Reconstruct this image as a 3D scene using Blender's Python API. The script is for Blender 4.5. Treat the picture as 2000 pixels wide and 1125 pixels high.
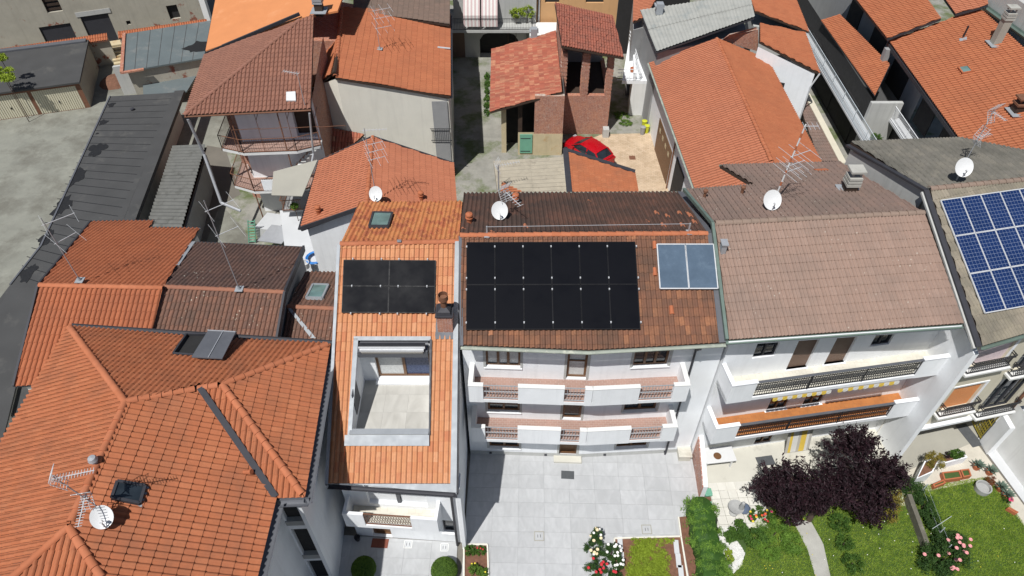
import bpy, math, random
import numpy as np
from mathutils import Vector as V, Matrix
from mathutils.geometry import tessellate_polygon
random.seed(7); rng = np.random.default_rng(7)
for o in list(bpy.data.objects): bpy.data.objects.remove(o)
sc = bpy.context.scene
COL = sc.collection
R = math.radians
# ---------------------------------------------------------------- camera
CAM_H, PITCH, FPX = 31.0, R(46.2), 1387.0
cd = bpy.data.cameras.new('camera'); cam = bpy.data.objects.new('camera', cd); COL.objects.link(cam)
cd.sensor_width = 36.0; cd.lens = 36.0*FPX/2000.0; cd.clip_end = 500.0
cam.location = (0, 0, CAM_H); cam.rotation_euler = (math.pi/2-PITCH, 0, 0)
sc.camera = cam
# ---------------------------------------------------------------- sky, sun, exposure
SUN_EL, SUN_AZ = R(61.5), R(30)          # height; shadows run towards +Y turned this far to +X
w = bpy.data.worlds.new('World'); sc.world = w; w.use_nodes = True
nt = w.node_tree; bg = nt.nodes['Background']
sky = nt.nodes.new('ShaderNodeTexSky'); sky.sky_type = 'NISHITA'; sky.sun_disc = False
sky.sun_elevation = SUN_EL; sky.sun_rotation = SUN_AZ+math.pi
nt.links.new(sky.outputs[0], bg.inputs[0]); bg.inputs[1].default_value = 0.058
sd = bpy.data.lights.new('sun', 'SUN'); sd.energy = 4.7; sd.angle = R(0.53); sd.color = (1, .985, .955)
sun = bpy.data.objects.new('sun', sd); COL.objects.link(sun)
ldir = V((math.cos(SUN_EL)*math.sin(SUN_AZ), math.cos(SUN_EL)*math.cos(SUN_AZ), -math.sin(SUN_EL)))
sun.rotation_euler = ldir.to_track_quat('-Z', 'Y').to_euler(); sun.location = (-20, -20, 40)
sc.view_settings.view_transform = 'Standard'; sc.view_settings.look = 'None'
sc.view_settings.exposure = 0.0; sc.view_settings.gamma = 1.0; sc.view_settings.use_curve_mapping = False
sc.render.engine = 'CYCLES'
# ---------------------------------------------------------------- survey helpers: a sight line meets a level or a plane
_F = V((0, math.cos(PITCH), -math.sin(PITCH))); _U = V((0, math.sin(PITCH), math.cos(PITCH))); _C = V((0, 0, CAM_H))
def ray(u, v): return _F*FPX + V((u-1000, 0, 0)) + _U*(562.5-v)
def at(u, v, z=0.0):
    d = ray(u, v); return _C + d*((z-CAM_H)/d.z)
def aty(u, v, y):
    d = ray(u, v); return _C + d*(y/d.y)
def onpl(u, v, pl):
    d = ray(u, v); return _C + d*((pl[0]-_C).dot(pl[1])/d.dot(pl[1]))
def proj(p):
    q = V(p)-_C; d = q.dot(_F); return 1000+FPX*q.x/d, 562.5-FPX*q.dot(_U)/d
def plane(a, b, c): return (a.copy(), (b-a).cross(c-a).normalized())
def slope(a, b, deg, side):
    """plane through the level line a-b that rises by deg towards the horizontal vector side"""
    e = (b-a); e.z = 0; e.normalize(); s = V((side[0], side[1], 0)); s = (s-e*s.dot(e)).normalized()
    t = s*math.cos(R(deg))+V((0, 0, 1))*math.sin(R(deg)); n = e.cross(t).normalized()
    return (a.copy(), n if n.z > 0 else -n)
def lerp(a, b, t): return a+(b-a)*t
# ---------------------------------------------------------------- mesh builder
class MB:
    def __init__(s): s.v = []; s.f = []
    def add(s, pts, faces):
        n = len(s.v); s.v += [tuple(p) for p in pts]; s.f += [tuple(i+n for i in f) for f in faces]; return s
    def poly(s, pts): return s.add(pts, [tuple(range(len(pts)))])
    def obox(s, o, a, b, c):
        o, a, b, c = V(o), V(a), V(b), V(c)
        p = [o, o+a, o+a+b, o+b, o+c, o+a+c, o+a+b+c, o+b+c]
        f = [(0,3,2,1),(4,5,6,7),(0,1,5,4),(1,2,6,5),(2,3,7,6),(3,0,4,7)]
        if a.cross(b).dot(c) < 0: f = [tuple(reversed(q)) for q in f]
        return s.add(p, f)
    def box(s, c, size, rz=0.0):
        x, y, z = size; ca, sa = math.cos(rz), math.sin(rz)
        ax, ay = V((ca, sa, 0)), V((-sa, ca, 0)); c = V(c)
        return s.obox(c-ax*x/2-ay*y/2-V((0,0,z/2)), ax*x, ay*y, V((0,0,z)))
    def beam(s, p, q, w, h, up=(0,0,1)):
        p, q = V(p), V(q); d = q-p; a = d.cross(V(up))
        if a.length < 1e-6: a = V((1,0,0))
        a.normalize(); b = a.cross(d).normalized()
        return s.obox(p-a*w/2-b*h/2, d, a*w, b*h)
    def prism(s, pts, z0, z1):
        n = len(pts); ar = sum(pts[i][0]*pts[(i+1)%n][1]-pts[(i+1)%n][0]*pts[i][1] for i in range(n))
        if ar < 0: pts = list(reversed(pts))
        vs = [(p[0], p[1], z0) for p in pts]+[(p[0], p[1], z1) for p in pts]
        fs = [tuple(reversed(range(n))), tuple(range(n, 2*n))]+[(i, (i+1)%n, n+(i+1)%n, n+i) for i in range(n)]
        return s.add(vs, fs)
    def slab(s, poly, th):
        """plate under a 3-D polygon, th thick along its normal"""
        nrm = newell(poly)
        if nrm.z < 0: poly = list(reversed(poly)); nrm = -nrm
        n = len(poly); vs = [V(p) for p in poly]+[V(p)-nrm*th for p in poly]
        return s.add(vs, [tuple(range(n)), tuple(reversed(range(n, 2*n)))]+[(i, n+i, n+(i+1)%n, (i+1)%n) for i in range(n)])
    def tube(s, p, q, r0, r1=None, n=8, cap=True):
        p, q = V(p), V(q); r1 = r0 if r1 is None else r1
        d = (q-p).normalized(); a = d.orthogonal().normalized(); b = d.cross(a)
        vs = []
        for c, r in ((p, r0), (q, r1)):
            for i in range(n):
                t = 2*math.pi*i/n; vs.append(c+a*math.cos(t)*r+b*math.sin(t)*r)
        fs = [(i, (i+1)%n, n+(i+1)%n, n+i) for i in range(n)]
        if cap: fs += [tuple(reversed(range(n))), tuple(range(n, 2*n))]
        return s.add(vs, fs)
    def path(s, pts, r, n=6):
        for a, b in zip(pts[:-1], pts[1:]): s.tube(a, b, r, r, n)
        return s
    def lathe(s, prof, c=(0,0,0), n=16, ax=None, phase=0.0):
        """prof: (r, z) pairs round the z axis at c"""
        c = V(c); vs = []; m = len(prof)
        for i in range(n):
            t = 2*math.pi*i/n+phase
            for r, z in prof: vs.append(c+V((r*math.cos(t), r*math.sin(t), z)))
        fs = []
        for i in range(n):
            j = (i+1) % n
            for k in range(m-1): fs.append((i*m+k, j*m+k, j*m+k+1, i*m+k+1))
        return s.add(vs, fs)
    def merge(s, o): return s.add(o.v, o.f)
    def wall(s, A, B, z0, z1, holes=(), depth=.2, z1b=None):
        """upright wall from A to B (seen from outside A is left), openings (s0,s1,za,zb) with reveals"""
        A, B = V((A[0], A[1], 0)), V((B[0], B[1], 0)); L = (B-A).length; e = (B-A)/L; nin = V((-e.y, e.x, 0))
        xs = sorted(set([0, L]+[h[0] for h in holes]+[h[1] for h in holes]))
        zs = sorted(set([z0, z1]+[h[2] for h in holes]+[h[3] for h in holes]))
        def p(x, z, d=0.0): return A+e*x+nin*d+V((0,0,z))
        for i in range(len(xs)-1):
            for j in range(len(zs)-1):
                xm, zm = (xs[i]+xs[i+1])/2, (zs[j]+zs[j+1])/2
                if any(h[0] < xm < h[1] and h[2] < zm < h[3] for h in holes): continue
                s.poly([p(xs[i], zs[j]), p(xs[i+1], zs[j]), p(xs[i+1], zs[j+1]), p(xs[i], zs[j+1])])
        for h in holes:
            a, b, c, d = h[:4]
            s.poly([p(a,c), p(a,d), p(a,d,depth), p(a,c,depth)]); s.poly([p(b,c), p(b,c,depth), p(b,d,depth), p(b,d)])
            s.poly([p(a,d), p(b,d), p(b,d,depth), p(a,d,depth)]); s.poly([p(a,c), p(a,c,depth), p(b,c,depth), p(b,c)])
        return s
def newell(pts):
    n = V((0,0,0)); m = len(pts)
    for i in range(m):
        a, b = V(pts[i]), V(pts[(i+1) % m]); n += V(((a.y-b.y)*(a.z+b.z), (a.z-b.z)*(a.x+b.x), (a.x-b.x)*(a.y+b.y)))
    return n.normalized()
# ---------------------------------------------------------------- objects
WL = {}
def wl(o): return WL.get(o.name, V((0,0,0))) if o else V((0,0,0))
def mesh_of(mb, off, name, mat, smooth=False):
    me = bpy.data.meshes.new(name); me.from_pydata([(x-off.x, y-off.y, z-off.z) for x, y, z in mb.v], [], mb.f)
    if mat: me.materials.append(mat)
    if smooth:
        me.polygons.foreach_set('use_smooth', [True]*len(me.polygons))
        me.set_sharp_from_angle(angle=R(40))
    return me
def tag(o, label=None, cat=None, group=None, kind=None):
    if label: o['label'] = label
    if cat: o['category'] = cat
    if group: o['group'] = group
    if kind: o['kind'] = kind
    return o
def thing(name, label, cat, loc, group=None):
    o = bpy.data.objects.new(name, None); COL.objects.link(o); o.location = loc; o.empty_display_size = .3
    WL[o.name] = V(loc); return tag(o, label, cat, group)
def part(name, mb, mat, parent, smooth=False, label=None, kind=None):
    off = wl(parent); o = bpy.data.objects.new(name, mesh_of(mb, off, name, mat, smooth)); COL.objects.link(o)
    o.parent = parent; WL[o.name] = off; return tag(o, label, None, None, kind)
def solo(name, mb, mat, label, cat, group=None, smooth=False, kind=None):
    a = np.array(mb.v); off = V((float((a[:,0].min()+a[:,0].max())/2), float((a[:,1].min()+a[:,1].max())/2), float(a[:,2].min())))
    o = bpy.data.objects.new(name, mesh_of(mb, off, name, mat, smooth)); COL.objects.link(o); o.location = off
    WL[o.name] = off; return tag(o, label, cat, group, kind)
def struct(name, mb, mat, kind='structure', label=None, cat=None):
    o = bpy.data.objects.new(name, mesh_of(mb, V((0,0,0)), name, mat)); COL.objects.link(o); return tag(o, label, cat, None, kind)
def copy_tree(o, parent=None):
    c = o.copy(); COL.objects.link(c); c.parent = parent
    WL[c.name] = wl(o)
    for ch in list(o.children): copy_tree(ch, c)
    return c
# ---------------------------------------------------------------- materials (all procedural)
def newmat(name):
    m = bpy.data.materials.new(name); m.use_nodes = True; n = m.node_tree
    return m, n, n.nodes['Principled BSDF']
def N(n, t, **k):
    x = n.nodes.new(t)
    for a, b in k.items(): setattr(x, a, b)
    return x
def noise(n, scale, detail=4, rough=.6, vec=None):
    x = N(n, 'ShaderNodeTexNoise'); x.inputs['Scale'].default_value = scale; x.inputs['Detail'].default_value = detail
    x.inputs['Roughness'].default_value = rough
    if vec is not None: n.links.new(vec, x.inputs['Vector'])
    return x.outputs['Fac']
def pos(n, sx=1, sy=1, sz=1):
    g = N(n, 'ShaderNodeNewGeometry'); o = g.outputs['Position']
    if (sx, sy, sz) != (1, 1, 1):
        m = N(n, 'ShaderNodeVectorMath', operation='MULTIPLY'); m.inputs[1].default_value = (sx, sy, sz); n.links.new(o, m.inputs[0]); o = m.outputs[0]
    return o
def rampf(n, fac, a, b, lo=0.0, hi=1.0):
    m = N(n, 'ShaderNodeMapRange'); m.inputs['From Min'].default_value = a; m.inputs['From Max'].default_value = b
    m.inputs['To Min'].default_value = lo; m.inputs['To Max'].default_value = hi; n.links.new(fac, m.inputs['Value']); return m.outputs[0]
def mixc(n, fac, a, b, blend='MIX'):
    m = N(n, 'ShaderNodeMix', data_type='RGBA', blend_type=blend)
    for s, v in ((m.inputs[0], fac), (m.inputs[6], a), (m.inputs[7], b)):
        if hasattr(v, 'links'): n.links.new(v, s)
        elif isinstance(v, (int, float)): s.default_value = v
        else: s.default_value = (*v, 1)
    return m.outputs[2]
def math_(n, op, a, b=None):
    m = N(n, 'ShaderNodeMath', operation=op)
    for s, v in zip(m.inputs, (a, b)):
        if v is None: continue
        if hasattr(v, 'links'): n.links.new(v, s)
        else: s.default_value = v
    return m.outputs[0]
def bump(n, b, h, strength=.3, dist=.02):
    x = N(n, 'ShaderNodeBump'); x.inputs['Strength'].default_value = strength; x.inputs['Distance'].default_value = dist
    n.links.new(h, x.inputs['Height']); n.links.new(x.outputs[0], b.inputs['Normal'])
def grey(c, k): return tuple(x*k for x in c)
def plain(name, c, rough=.7, var=.12, scale=3.0, fine=40.0, metal=0.0, bmp=.15, stain=None, streak=0.0, spec=None, stain_scale=.5, stain_lo=.55, stain_hi=.7):
    """painted, cast or sheet surface: mottling, fine grain, optional stains and rain streaks"""
    m, n, b = newmat(name); p = pos(n)
    col = mixc(n, rampf(n, noise(n, scale, 5, .65, p), .3, .7), grey(c, 1-var), grey(c, 1+var*.6))
    col = mixc(n, rampf(n, noise(n, fine, 2, .6, p), .3, .7, 0, .5), col, grey(c, 1-var*.8))
    if stain:
        sf = rampf(n, noise(n, stain_scale, 6, .7, p), stain_lo, stain_hi); col = mixc(n, sf, col, stain)
    if streak:
        sf = rampf(n, noise(n, 1.0, 5, .65, pos(n, 3.5, 3.5, .22)), .5, .8, 0, streak); col = mixc(n, sf, col, grey(c, .45))
    n.links.new(col, b.inputs['Base Color']); b.inputs['Metallic'].default_value = metal
    n.links.new(rampf(n, noise(n, scale*2, 3, .6, p), .3, .7, max(rough-.1, .02), min(rough+.1, 1)), b.inputs['Roughness'])
    if spec is not None: b.inputs['Specular IOR Level'].default_value = spec
    if bmp: bump(n, b, noise(n, fine, 3, .6, p), bmp, .01)
    return m
def tilemat(name, cols, dark=None, dark_amt=.5, dscale=.6, dlo=.45, dhi=.7, speck=None, rough=.85, odd=None, odd_at=.93, zone=None):
    """fired or cast roof tiles: one tone per tile, weathering clouds, lichen specks, odd replaced tiles"""
    m, n, b = newmat(name); p = pos(n)
    at_ = N(n, 'ShaderNodeAttribute', attribute_name='rnd'); oi = N(n, 'ShaderNodeObjectInfo')
    r = math_(n, 'FRACT', math_(n, 'ADD', at_.outputs['Fac'], oi.outputs['Random']))
    cr = N(n, 'ShaderNodeValToRGB'); e = cr.color_ramp.elements
    while len(e) < len(cols): e.new(.5)
    for i, c in enumerate(cols): e[i].position = i/(len(cols)-1); e[i].color = (*c, 1)
    n.links.new(r, cr.inputs[0]); col = cr.outputs[0]
    base = cols[len(cols)//2]
    col = mixc(n, rampf(n, noise(n, 9, 5, .7, p), .35, .7, 0, .45), col, grey(base, .72))
    if dark:
        d = rampf(n, noise(n, dscale, 6, .68, p), dlo, dhi, 0, dark_amt)
        if zone:      # weathering keyed to the single tile too
            d = math_(n, 'MULTIPLY', d, rampf(n, r, zone[0], zone[1], 1, 0))
        col = mixc(n, d, col, dark)
    if odd:
        r2 = math_(n, 'FRACT', math_(n, 'MULTIPLY', r, 17.31))
        col = mixc(n, rampf(n, math_(n, 'MULTIPLY', r2, rampf(n, noise(n, .45, 3, .5, p), .35, .62)), odd_at, odd_at+.02), col, odd)
    if speck:
        vo = N(n, 'ShaderNodeTexVoronoi'); vo.inputs['Scale'].default_value = 5.0; n.links.new(p, vo.inputs['Vector'])
        s = math_(n, 'MULTIPLY', rampf(n, vo.outputs['Distance'], .10, .2, 1, 0), rampf(n, noise(n, .8, 3, .6, p), .5, .62)); col = mixc(n, s, col, speck)
    n.links.new(col, b.inputs['Base Color']); b.inputs['Roughness'].default_value = rough; b.inputs['Specular IOR Level'].default_value = .3
    bump(n, b, noise(n, 35, 4, .7, p), .35, .006)
    return m
def glass(name, c=(.015,.02,.025), rough=.06):
    m, n, b = newmat(name); p = pos(n)
    n.links.new(mixc(n, rampf(n, noise(n, 1.5, 3, .5, p), .3, .7), c, grey(c, 1.8)), b.inputs['Base Color'])
    b.inputs['Roughness'].default_value = rough; b.inputs['Specular IOR Level'].default_value = .6; return m
def brickmat(name, c1, c2, mortar, scale=1.0, bw=.25, rh=.07, stain=None):
    m, n, b = newmat(name); g = N(n, 'ShaderNodeNewGeometry'); sp = N(n, 'ShaderNodeSeparateXYZ'); n.links.new(g.outputs['Position'], sp.inputs[0])
    cb = N(n, 'ShaderNodeCombineXYZ'); n.links.new(math_(n, 'ADD', sp.outputs[0], sp.outputs[1]), cb.inputs[0]); n.links.new(sp.outputs[2], cb.inputs[1])
    t = N(n, 'ShaderNodeTexBrick'); t.inputs['Scale'].default_value = scale; t.inputs['Brick Width'].default_value = bw; t.inputs['Row Height'].default_value = rh
    t.inputs['Mortar Size'].default_value = .009; t.inputs['Color1'].default_value = (*c1, 1); t.inputs['Color2'].default_value = (*c2, 1); t.inputs['Mortar'].default_value = (*mortar, 1)
    n.links.new(cb.outputs[0], t.inputs['Vector']); col = t.outputs[0]
    col = mixc(n, rampf(n, noise(n, 6, 5, .7, g.outputs['Position']), .4, .7, 0, .7), col, grey(c1, .5))
    col = mixc(n, rampf(n, noise(n, 5, 6, .75, g.outputs['Position']), .56, .64, 0, .6), col, mortar)
    col = mixc(n, rampf(n, noise(n, 1.6, 6, .75, g.outputs['Position']), .45, .7, 0, .75), col, (.52,.24,.14))
    col = mixc(n, rampf(n, noise(n, 13, 4, .75, g.outputs['Position']), .58, .66, 0, .8), col, (.58,.50,.43))
    if stain: col = mixc(n, rampf(n, noise(n, .7, 6, .75, g.outputs['Position']), .5, .58), col, stain)
    n.links.new(col, b.inputs['Base Color']); b.inputs['Roughness'].default_value = .9
    bump(n, b, math_(n, 'ADD', t.outputs['Fac'], noise(n, 30, 4, .7, g.outputs['Position'])), .6, .02); return m
def pavermat(name, c1, c2, mortar, scale, ang=0.0, bw=.22, rh=.11):
    m, n, b = newmat(name); p = pos(n); mp = N(n, 'ShaderNodeMapping'); mp.inputs['Rotation'].default_value = (0, 0, ang); n.links.new(p, mp.inputs['Vector'])
    t = N(n, 'ShaderNodeTexBrick'); t.inputs['Scale'].default_value = scale; t.inputs['Brick Width'].default_value = bw; t.inputs['Row Height'].default_value = rh
    t.inputs['Mortar Size'].default_value = .007; t.inputs['Color1'].default_value = (*c1, 1); t.inputs['Color2'].default_value = (*c2, 1); t.inputs['Mortar'].default_value = (*mortar, 1)
    n.links.new(mp.outputs[0], t.inputs['Vector']); col = mixc(n, rampf(n, noise(n, 1.1, 6, .7, p), .4, .65, 0, .55), t.outputs[0], grey(c1, 1.25))
    n.links.new(col, b.inputs['Base Color']); b.inputs['Roughness'].default_value = .85; bump(n, b, t.outputs['Fac'], -.4, .01); return m
def leafmat(name, c1, c2, c3=None, trans=.25):
    m, n, b = newmat(name); p = pos(n); at_ = N(n, 'ShaderNodeAttribute', attribute_name='rnd')
    col = mixc(n, at_.outputs['Fac'], c1, c2); col = mixc(n, rampf(n, noise(n, 1.7, 4, .6, p), .4, .65, 0, .6), col, c3 or grey(c1, .6))
    n.links.new(col, b.inputs['Base Color']); b.inputs['Roughness'].default_value = .6; b.inputs['Specular IOR Level'].default_value = .25
    tr = N(n, 'ShaderNodeBsdfTranslucent'); n.links.new(col, tr.inputs[0]); mx = N(n, 'ShaderNodeMixShader'); mx.inputs[0].default_value = trans
    n.links.new(b.outputs[0], mx.inputs[1]); n.links.new(tr.outputs[0], mx.inputs[2]); n.links.new(mx.outputs[0], n.nodes['Material Output'].inputs[0]); return m
M = {}
M['white'] = plain('white_render', (.83,.845,.86), .85, .07, .9, 60, bmp=.12, streak=.22)
M['white2'] = plain('white_render_aged', (.74,.74,.72), .85, .07, 1.2, 60, bmp=.12, streak=.22)
M['cream'] = plain('cream_render', (.74,.71,.62), .85, .07, 1.0, 60, bmp=.12, streak=.2)
M['beige'] = plain('beige_render', (.62,.57,.45), .85, .06, 1.0, 60, bmp=.12, streak=.15)
M['greywall'] = plain('grey_render', (.47,.47,.45), .9, .1, 1.0, 40, bmp=.15, streak=.35)
M['ochre'] = plain('ochre_render', (.62,.36,.17), .9, .08, 1.0, 40, streak=.2)
M['old'] = plain('peeling_plaster', (.42,.39,.32), .9, .15, 1.0, 30, bmp=.3, stain=(.26,.095,.06), stain_scale=.45, stain_lo=.57, stain_hi=.60, streak=.3)
M['yellowed'] = plain('yellowed_plaster', (.56,.47,.30), .9, .15, 1.5, 30, bmp=.3, stain=(.45,.25,.09), stain_scale=.9, streak=.3)
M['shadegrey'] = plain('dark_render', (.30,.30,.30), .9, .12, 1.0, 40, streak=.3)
M['metal'] = plain('dark_sheet_metal', (.05,.05,.058), .55, .12, 2.0, 30, metal=.1, bmp=.05, spec=.3)
M['zinc'] = plain('zinc_sheet', (.34,.36,.38), .6, .12, 1.5, 30, metal=.15, bmp=.05, spec=.3)
M['lead'] = plain('lead_flashing', (.12,.125,.14), .6, .15, 1.5, 20, metal=.1, bmp=.1, spec=.3)
M['copper'] = plain('green_copper', (.15,.205,.175), .6, .2, 2.0, 20, metal=.2, bmp=.1, stain=(.12,.16,.13))
M['gutter'] = plain('lichened_gutter', (.34,.37,.32), .7, .2, 3.0, 30, metal=.1, bmp=.15, stain=(.6,.6,.5), stain_scale=2.0)
M['galv'] = plain('galvanised_steel', (.42,.43,.45), .5, .1, 4.0, 30, metal=.3, bmp=.03)
M['alu'] = plain('bright_aluminium', (.62,.63,.64), .45, .06, 4.0, 40, metal=.2, bmp=0)
M['iron'] = plain('wrought_iron', (.035,.035,.04), .5, .2, 6.0, 40, metal=.3, bmp=.05)
M['rust'] = plain('rusty_iron', (.20,.09,.05), .8, .3, 6.0, 40, bmp=.1)
M['paleblue'] = plain('pale_painted_steel', (.55,.60,.63), .5, .1, 3.0, 40, bmp=.02)
M['wood'] = plain('brown_wood', (.16,.075,.03), .5, .25, 5.0, 30, bmp=.1)
M['darkwood'] = plain('dark_timber', (.05,.03,.02), .75, .3, 5.0, 30, bmp=.2)
M['shutter'] = plain('brown_shutter', (.17,.11,.08), .6, .1, 2.0, 30, bmp=.05)
M['pink_shutter'] = plain('lilac_shutter', (.60,.50,.52), .6, .05, 2.0, 30)
M['orange_shutter'] = plain('orange_shutter', (.62,.25,.09), .6, .05, 2.0, 30)
M['white_shutter'] = plain('white_shutter', (.70,.71,.72), .6, .05, 2.0, 30)
M['dark'] = plain('dark_interior', (.025,.024,.024), .9, .2, 2.0, 20, bmp=0)  # near-black, shade of openings and deep recesses carried in the colour
M['glass'] = glass('window_glass')
M['skyglass'] = glass('rooflight_glass', (.10,.16,.15), .04)
M['curtain'] = plain('net_curtain', (.55,.56,.55), .3, .15, 6.0, 20, bmp=.05)
M['bitumen'] = plain('bitumen_felt', (.062,.062,.062), .9, .22, .8, 30, bmp=.3, stain=(.10,.097,.09), stain_scale=.35)
M['bitumen2'] = plain('grey_green_felt', (.12,.145,.15), .85, .12, .8, 30, bmp=.25, stain=(.17,.18,.175), stain_scale=.6)
M['tar'] = plain('fresh_tar_patch', (.014,.014,.015), .6, .2, 4.0, 30, bmp=.2)
M['garage'] = plain('cream_steel', (.62,.58,.44), .55, .06, 2.0, 30, streak=.25)
M['concrete'] = plain('yard_concrete', (.25,.25,.212), .92, .25, .7, 25, bmp=.3, stain=(.15,.145,.12), stain_scale=.3, stain_lo=.46, stain_hi=.62)
M['alley'] = plain('alley_concrete', (.30,.29,.255), .92, .3, 1.1, 20, bmp=.3, stain=(.11,.135,.055), stain_scale=.42, stain_lo=.47, stain_hi=.62)
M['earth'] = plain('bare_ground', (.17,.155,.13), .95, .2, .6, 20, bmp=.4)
M['terrazzo'] = plain('pale_terrace_concrete', (.56,.54,.47), .85, .1, .8, 30, bmp=.15, stain=(.40,.38,.32), stain_scale=.6)
M['epave'] = plain('beige_pavement', (.36,.345,.295), .88, .1, .8, 30, bmp=.2)
M['drive'] = plain('exposed_gravel_drive', (.55,.51,.43), .92, .14, 2.0, 14, bmp=.5)
M['palepave'] = plain('pale_drive_concrete', (.55,.56,.57), .88, .08, .8, 30, bmp=.2)
M['path'] = plain('path_concrete', (.42,.41,.37), .92, .18, 1.2, 25, bmp=.35, stain=(.26,.25,.21), stain_scale=1.0)
M['soil'] = plain('garden_soil', (.055,.10,.022), .95, .3, 2.0, 15, bmp=.6)
M['mulch'] = plain('bark_mulch', (.19,.09,.055), .95, .4, 6.0, 18, bmp=.8)
M['gravel'] = plain('white_gravel', (.70,.69,.66), .9, .22, 6.0, 18, bmp=.9)
M['slab'] = None
M['panel'] = plain('black_module', (.0045,.005,.0075), .5, .03, .5, 30, bmp=0, spec=.07)
M['panelframe'] = plain('black_module_frame', (.009,.009,.011), .5, .05, 2.0, 30, bmp=0, spec=.2)
M['cellblue'] = plain('blue_silicon_cell', (.010,.028,.105), .22, .2, 1.3, 30, bmp=0, spec=.5)
M['collector'] = plain('solar_thermal_glass', (.095,.135,.185), .2, .2, 1.6, 30, bmp=0, spec=.5, stain=(.12,.165,.215), stain_scale=1.0)
M['cellline'] = plain('cell_grid', (.22,.27,.38), .4, .05, 2.0, 30, bmp=0)
M['carred'] = plain('red_car_paint', (.42,.004,.010), .3, .04, 2.0, 60, bmp=0, spec=.6)
M['rubber'] = plain('black_rubber', (.02,.02,.02), .8, .2, 8.0, 30, bmp=.05)
M['plasticwhite'] = plain('white_lacquer', (.66,.66,.655), .4, .05, 3.0, 30, bmp=0)
M['terracotta'] = plain('terracotta', (.42,.13,.055), .8, .15, 6.0, 30, bmp=.15)
M['fibre'] = plain('fibre_cement', (.37,.37,.34), .92, .15, 1.2, 25, bmp=.3, stain=(.26,.28,.27), stain_scale=.8)
M['fibredark'] = plain('dirty_fibre_cement', (.135,.135,.125), .92, .2, 2.5, 25, bmp=.2, stain=(.07,.07,.062), stain_scale=1.5)
M['fibretan'] = plain('tan_fibre_cement', (.36,.32,.25), .92, .2, 2.0, 25, bmp=.4, stain=(.22,.19,.15), stain_scale=1.5)
M['brick'] = brickmat('old_brick', (.38,.135,.085), (.48,.19,.115), (.52,.44,.37))
M['brickveneer'] = brickmat('thin_brick', (.42,.14,.08), (.36,.11,.07), (.62,.58,.55), bw=.22, rh=.06)
M['redfloor'] = pavermat('red_floor_tile', (.33,.205,.165), (.285,.175,.14), (.40,.33,.29), 1.0)
M['orangefloor'] = pavermat('orange_floor_tile', (.42,.16,.045), (.36,.13,.036), (.30,.13,.05), 1.0, 0, .2, .2)
M['creamfloor'] = pavermat('cream_floor_tile', (.60,.57,.49), (.56,.53,.45), (.45,.42,.36), 1.0, 0, .3, .3)
M['beigepave'] = pavermat('beige_block_paving', (.52,.40,.28), (.42,.31,.20), (.24,.18,.12), 1.0, .1, .26, .15)
M['greendoor'] = plain('green_painted_boards', (.16,.38,.27), .6, .1, 3.0, 30, streak=.1)
M['yellow'] = plain('yellow_plastic', (.50,.52,.03), .5, .05, 3.0, 30, bmp=0)
M['yellowcloth'] = plain('yellow_awning_cloth', (.66,.46,.07), .8, .06, 3.0, 30, bmp=.05)
M['whitecloth'] = plain('white_awning_cloth', (.62,.61,.58), .8, .06, 3.0, 30, bmp=.05)
M['pinkcloth'] = plain('faded_pink_cloth', (.50,.38,.37), .85, .06, 3.0, 30, bmp=.05)
M['greycloth'] = plain('grey_canvas', (.42,.40,.36), .85, .06, 3.0, 30, bmp=.05)
M['blue'] = plain('blue_hose', (.03,.22,.62), .45, .1, 3.0, 30, bmp=0)
M['bark'] = plain('bark', (.09,.06,.045), .95, .3, 6.0, 18, bmp=.7)
M['stone'] = plain('grey_stone', (.36,.36,.35), .9, .15, 3.0, 20, bmp=.4)
M['mat'] = plain('door_mat', (.085,.09,.095), .95, .2, 8.0, 60, bmp=.5)
M['brownmat'] = plain('brown_mat', (.22,.07,.045), .95, .15, 8.0, 60, bmp=.5)
M['brass'] = plain('painted_gold_bars', (.42,.34,.05), .5, .1, 3.0, 30, metal=.3)
# roof tiles
M['tA'] = tilemat('orange_clay_tile', [(.385,.125,.055),(.42,.142,.066),(.395,.132,.058),(.445,.16,.075)], (.22,.09,.05), .6, .7)
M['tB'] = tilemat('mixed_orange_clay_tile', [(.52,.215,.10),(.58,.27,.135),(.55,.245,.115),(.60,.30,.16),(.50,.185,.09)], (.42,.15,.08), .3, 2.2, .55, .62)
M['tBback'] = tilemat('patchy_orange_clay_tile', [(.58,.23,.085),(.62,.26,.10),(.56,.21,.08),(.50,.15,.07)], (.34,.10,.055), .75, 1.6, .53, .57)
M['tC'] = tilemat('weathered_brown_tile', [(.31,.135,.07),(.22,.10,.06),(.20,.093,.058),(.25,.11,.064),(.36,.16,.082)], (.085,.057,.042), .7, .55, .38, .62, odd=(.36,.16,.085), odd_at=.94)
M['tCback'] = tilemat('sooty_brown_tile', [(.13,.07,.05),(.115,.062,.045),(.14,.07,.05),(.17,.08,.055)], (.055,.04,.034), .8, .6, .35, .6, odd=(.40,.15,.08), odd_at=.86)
M['tD'] = tilemat('pinkish_concrete_tile', [(.29,.20,.158),(.31,.21,.166),(.30,.205,.162),(.325,.225,.18)], (.20,.15,.125), .6, .5, speck=(.42,.36,.30))
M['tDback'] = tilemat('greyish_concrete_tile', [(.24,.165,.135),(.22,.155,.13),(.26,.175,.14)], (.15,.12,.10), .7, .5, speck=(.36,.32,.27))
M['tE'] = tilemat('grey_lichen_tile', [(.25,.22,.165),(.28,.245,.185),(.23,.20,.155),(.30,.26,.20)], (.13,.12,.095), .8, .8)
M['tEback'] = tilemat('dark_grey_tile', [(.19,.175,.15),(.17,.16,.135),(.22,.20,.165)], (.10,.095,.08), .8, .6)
M['tF1'] = tilemat('red_orange_tile', [(.38,.12,.055),(.41,.135,.062),(.36,.112,.05)], (.22,.08,.045), .5, .5)
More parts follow.
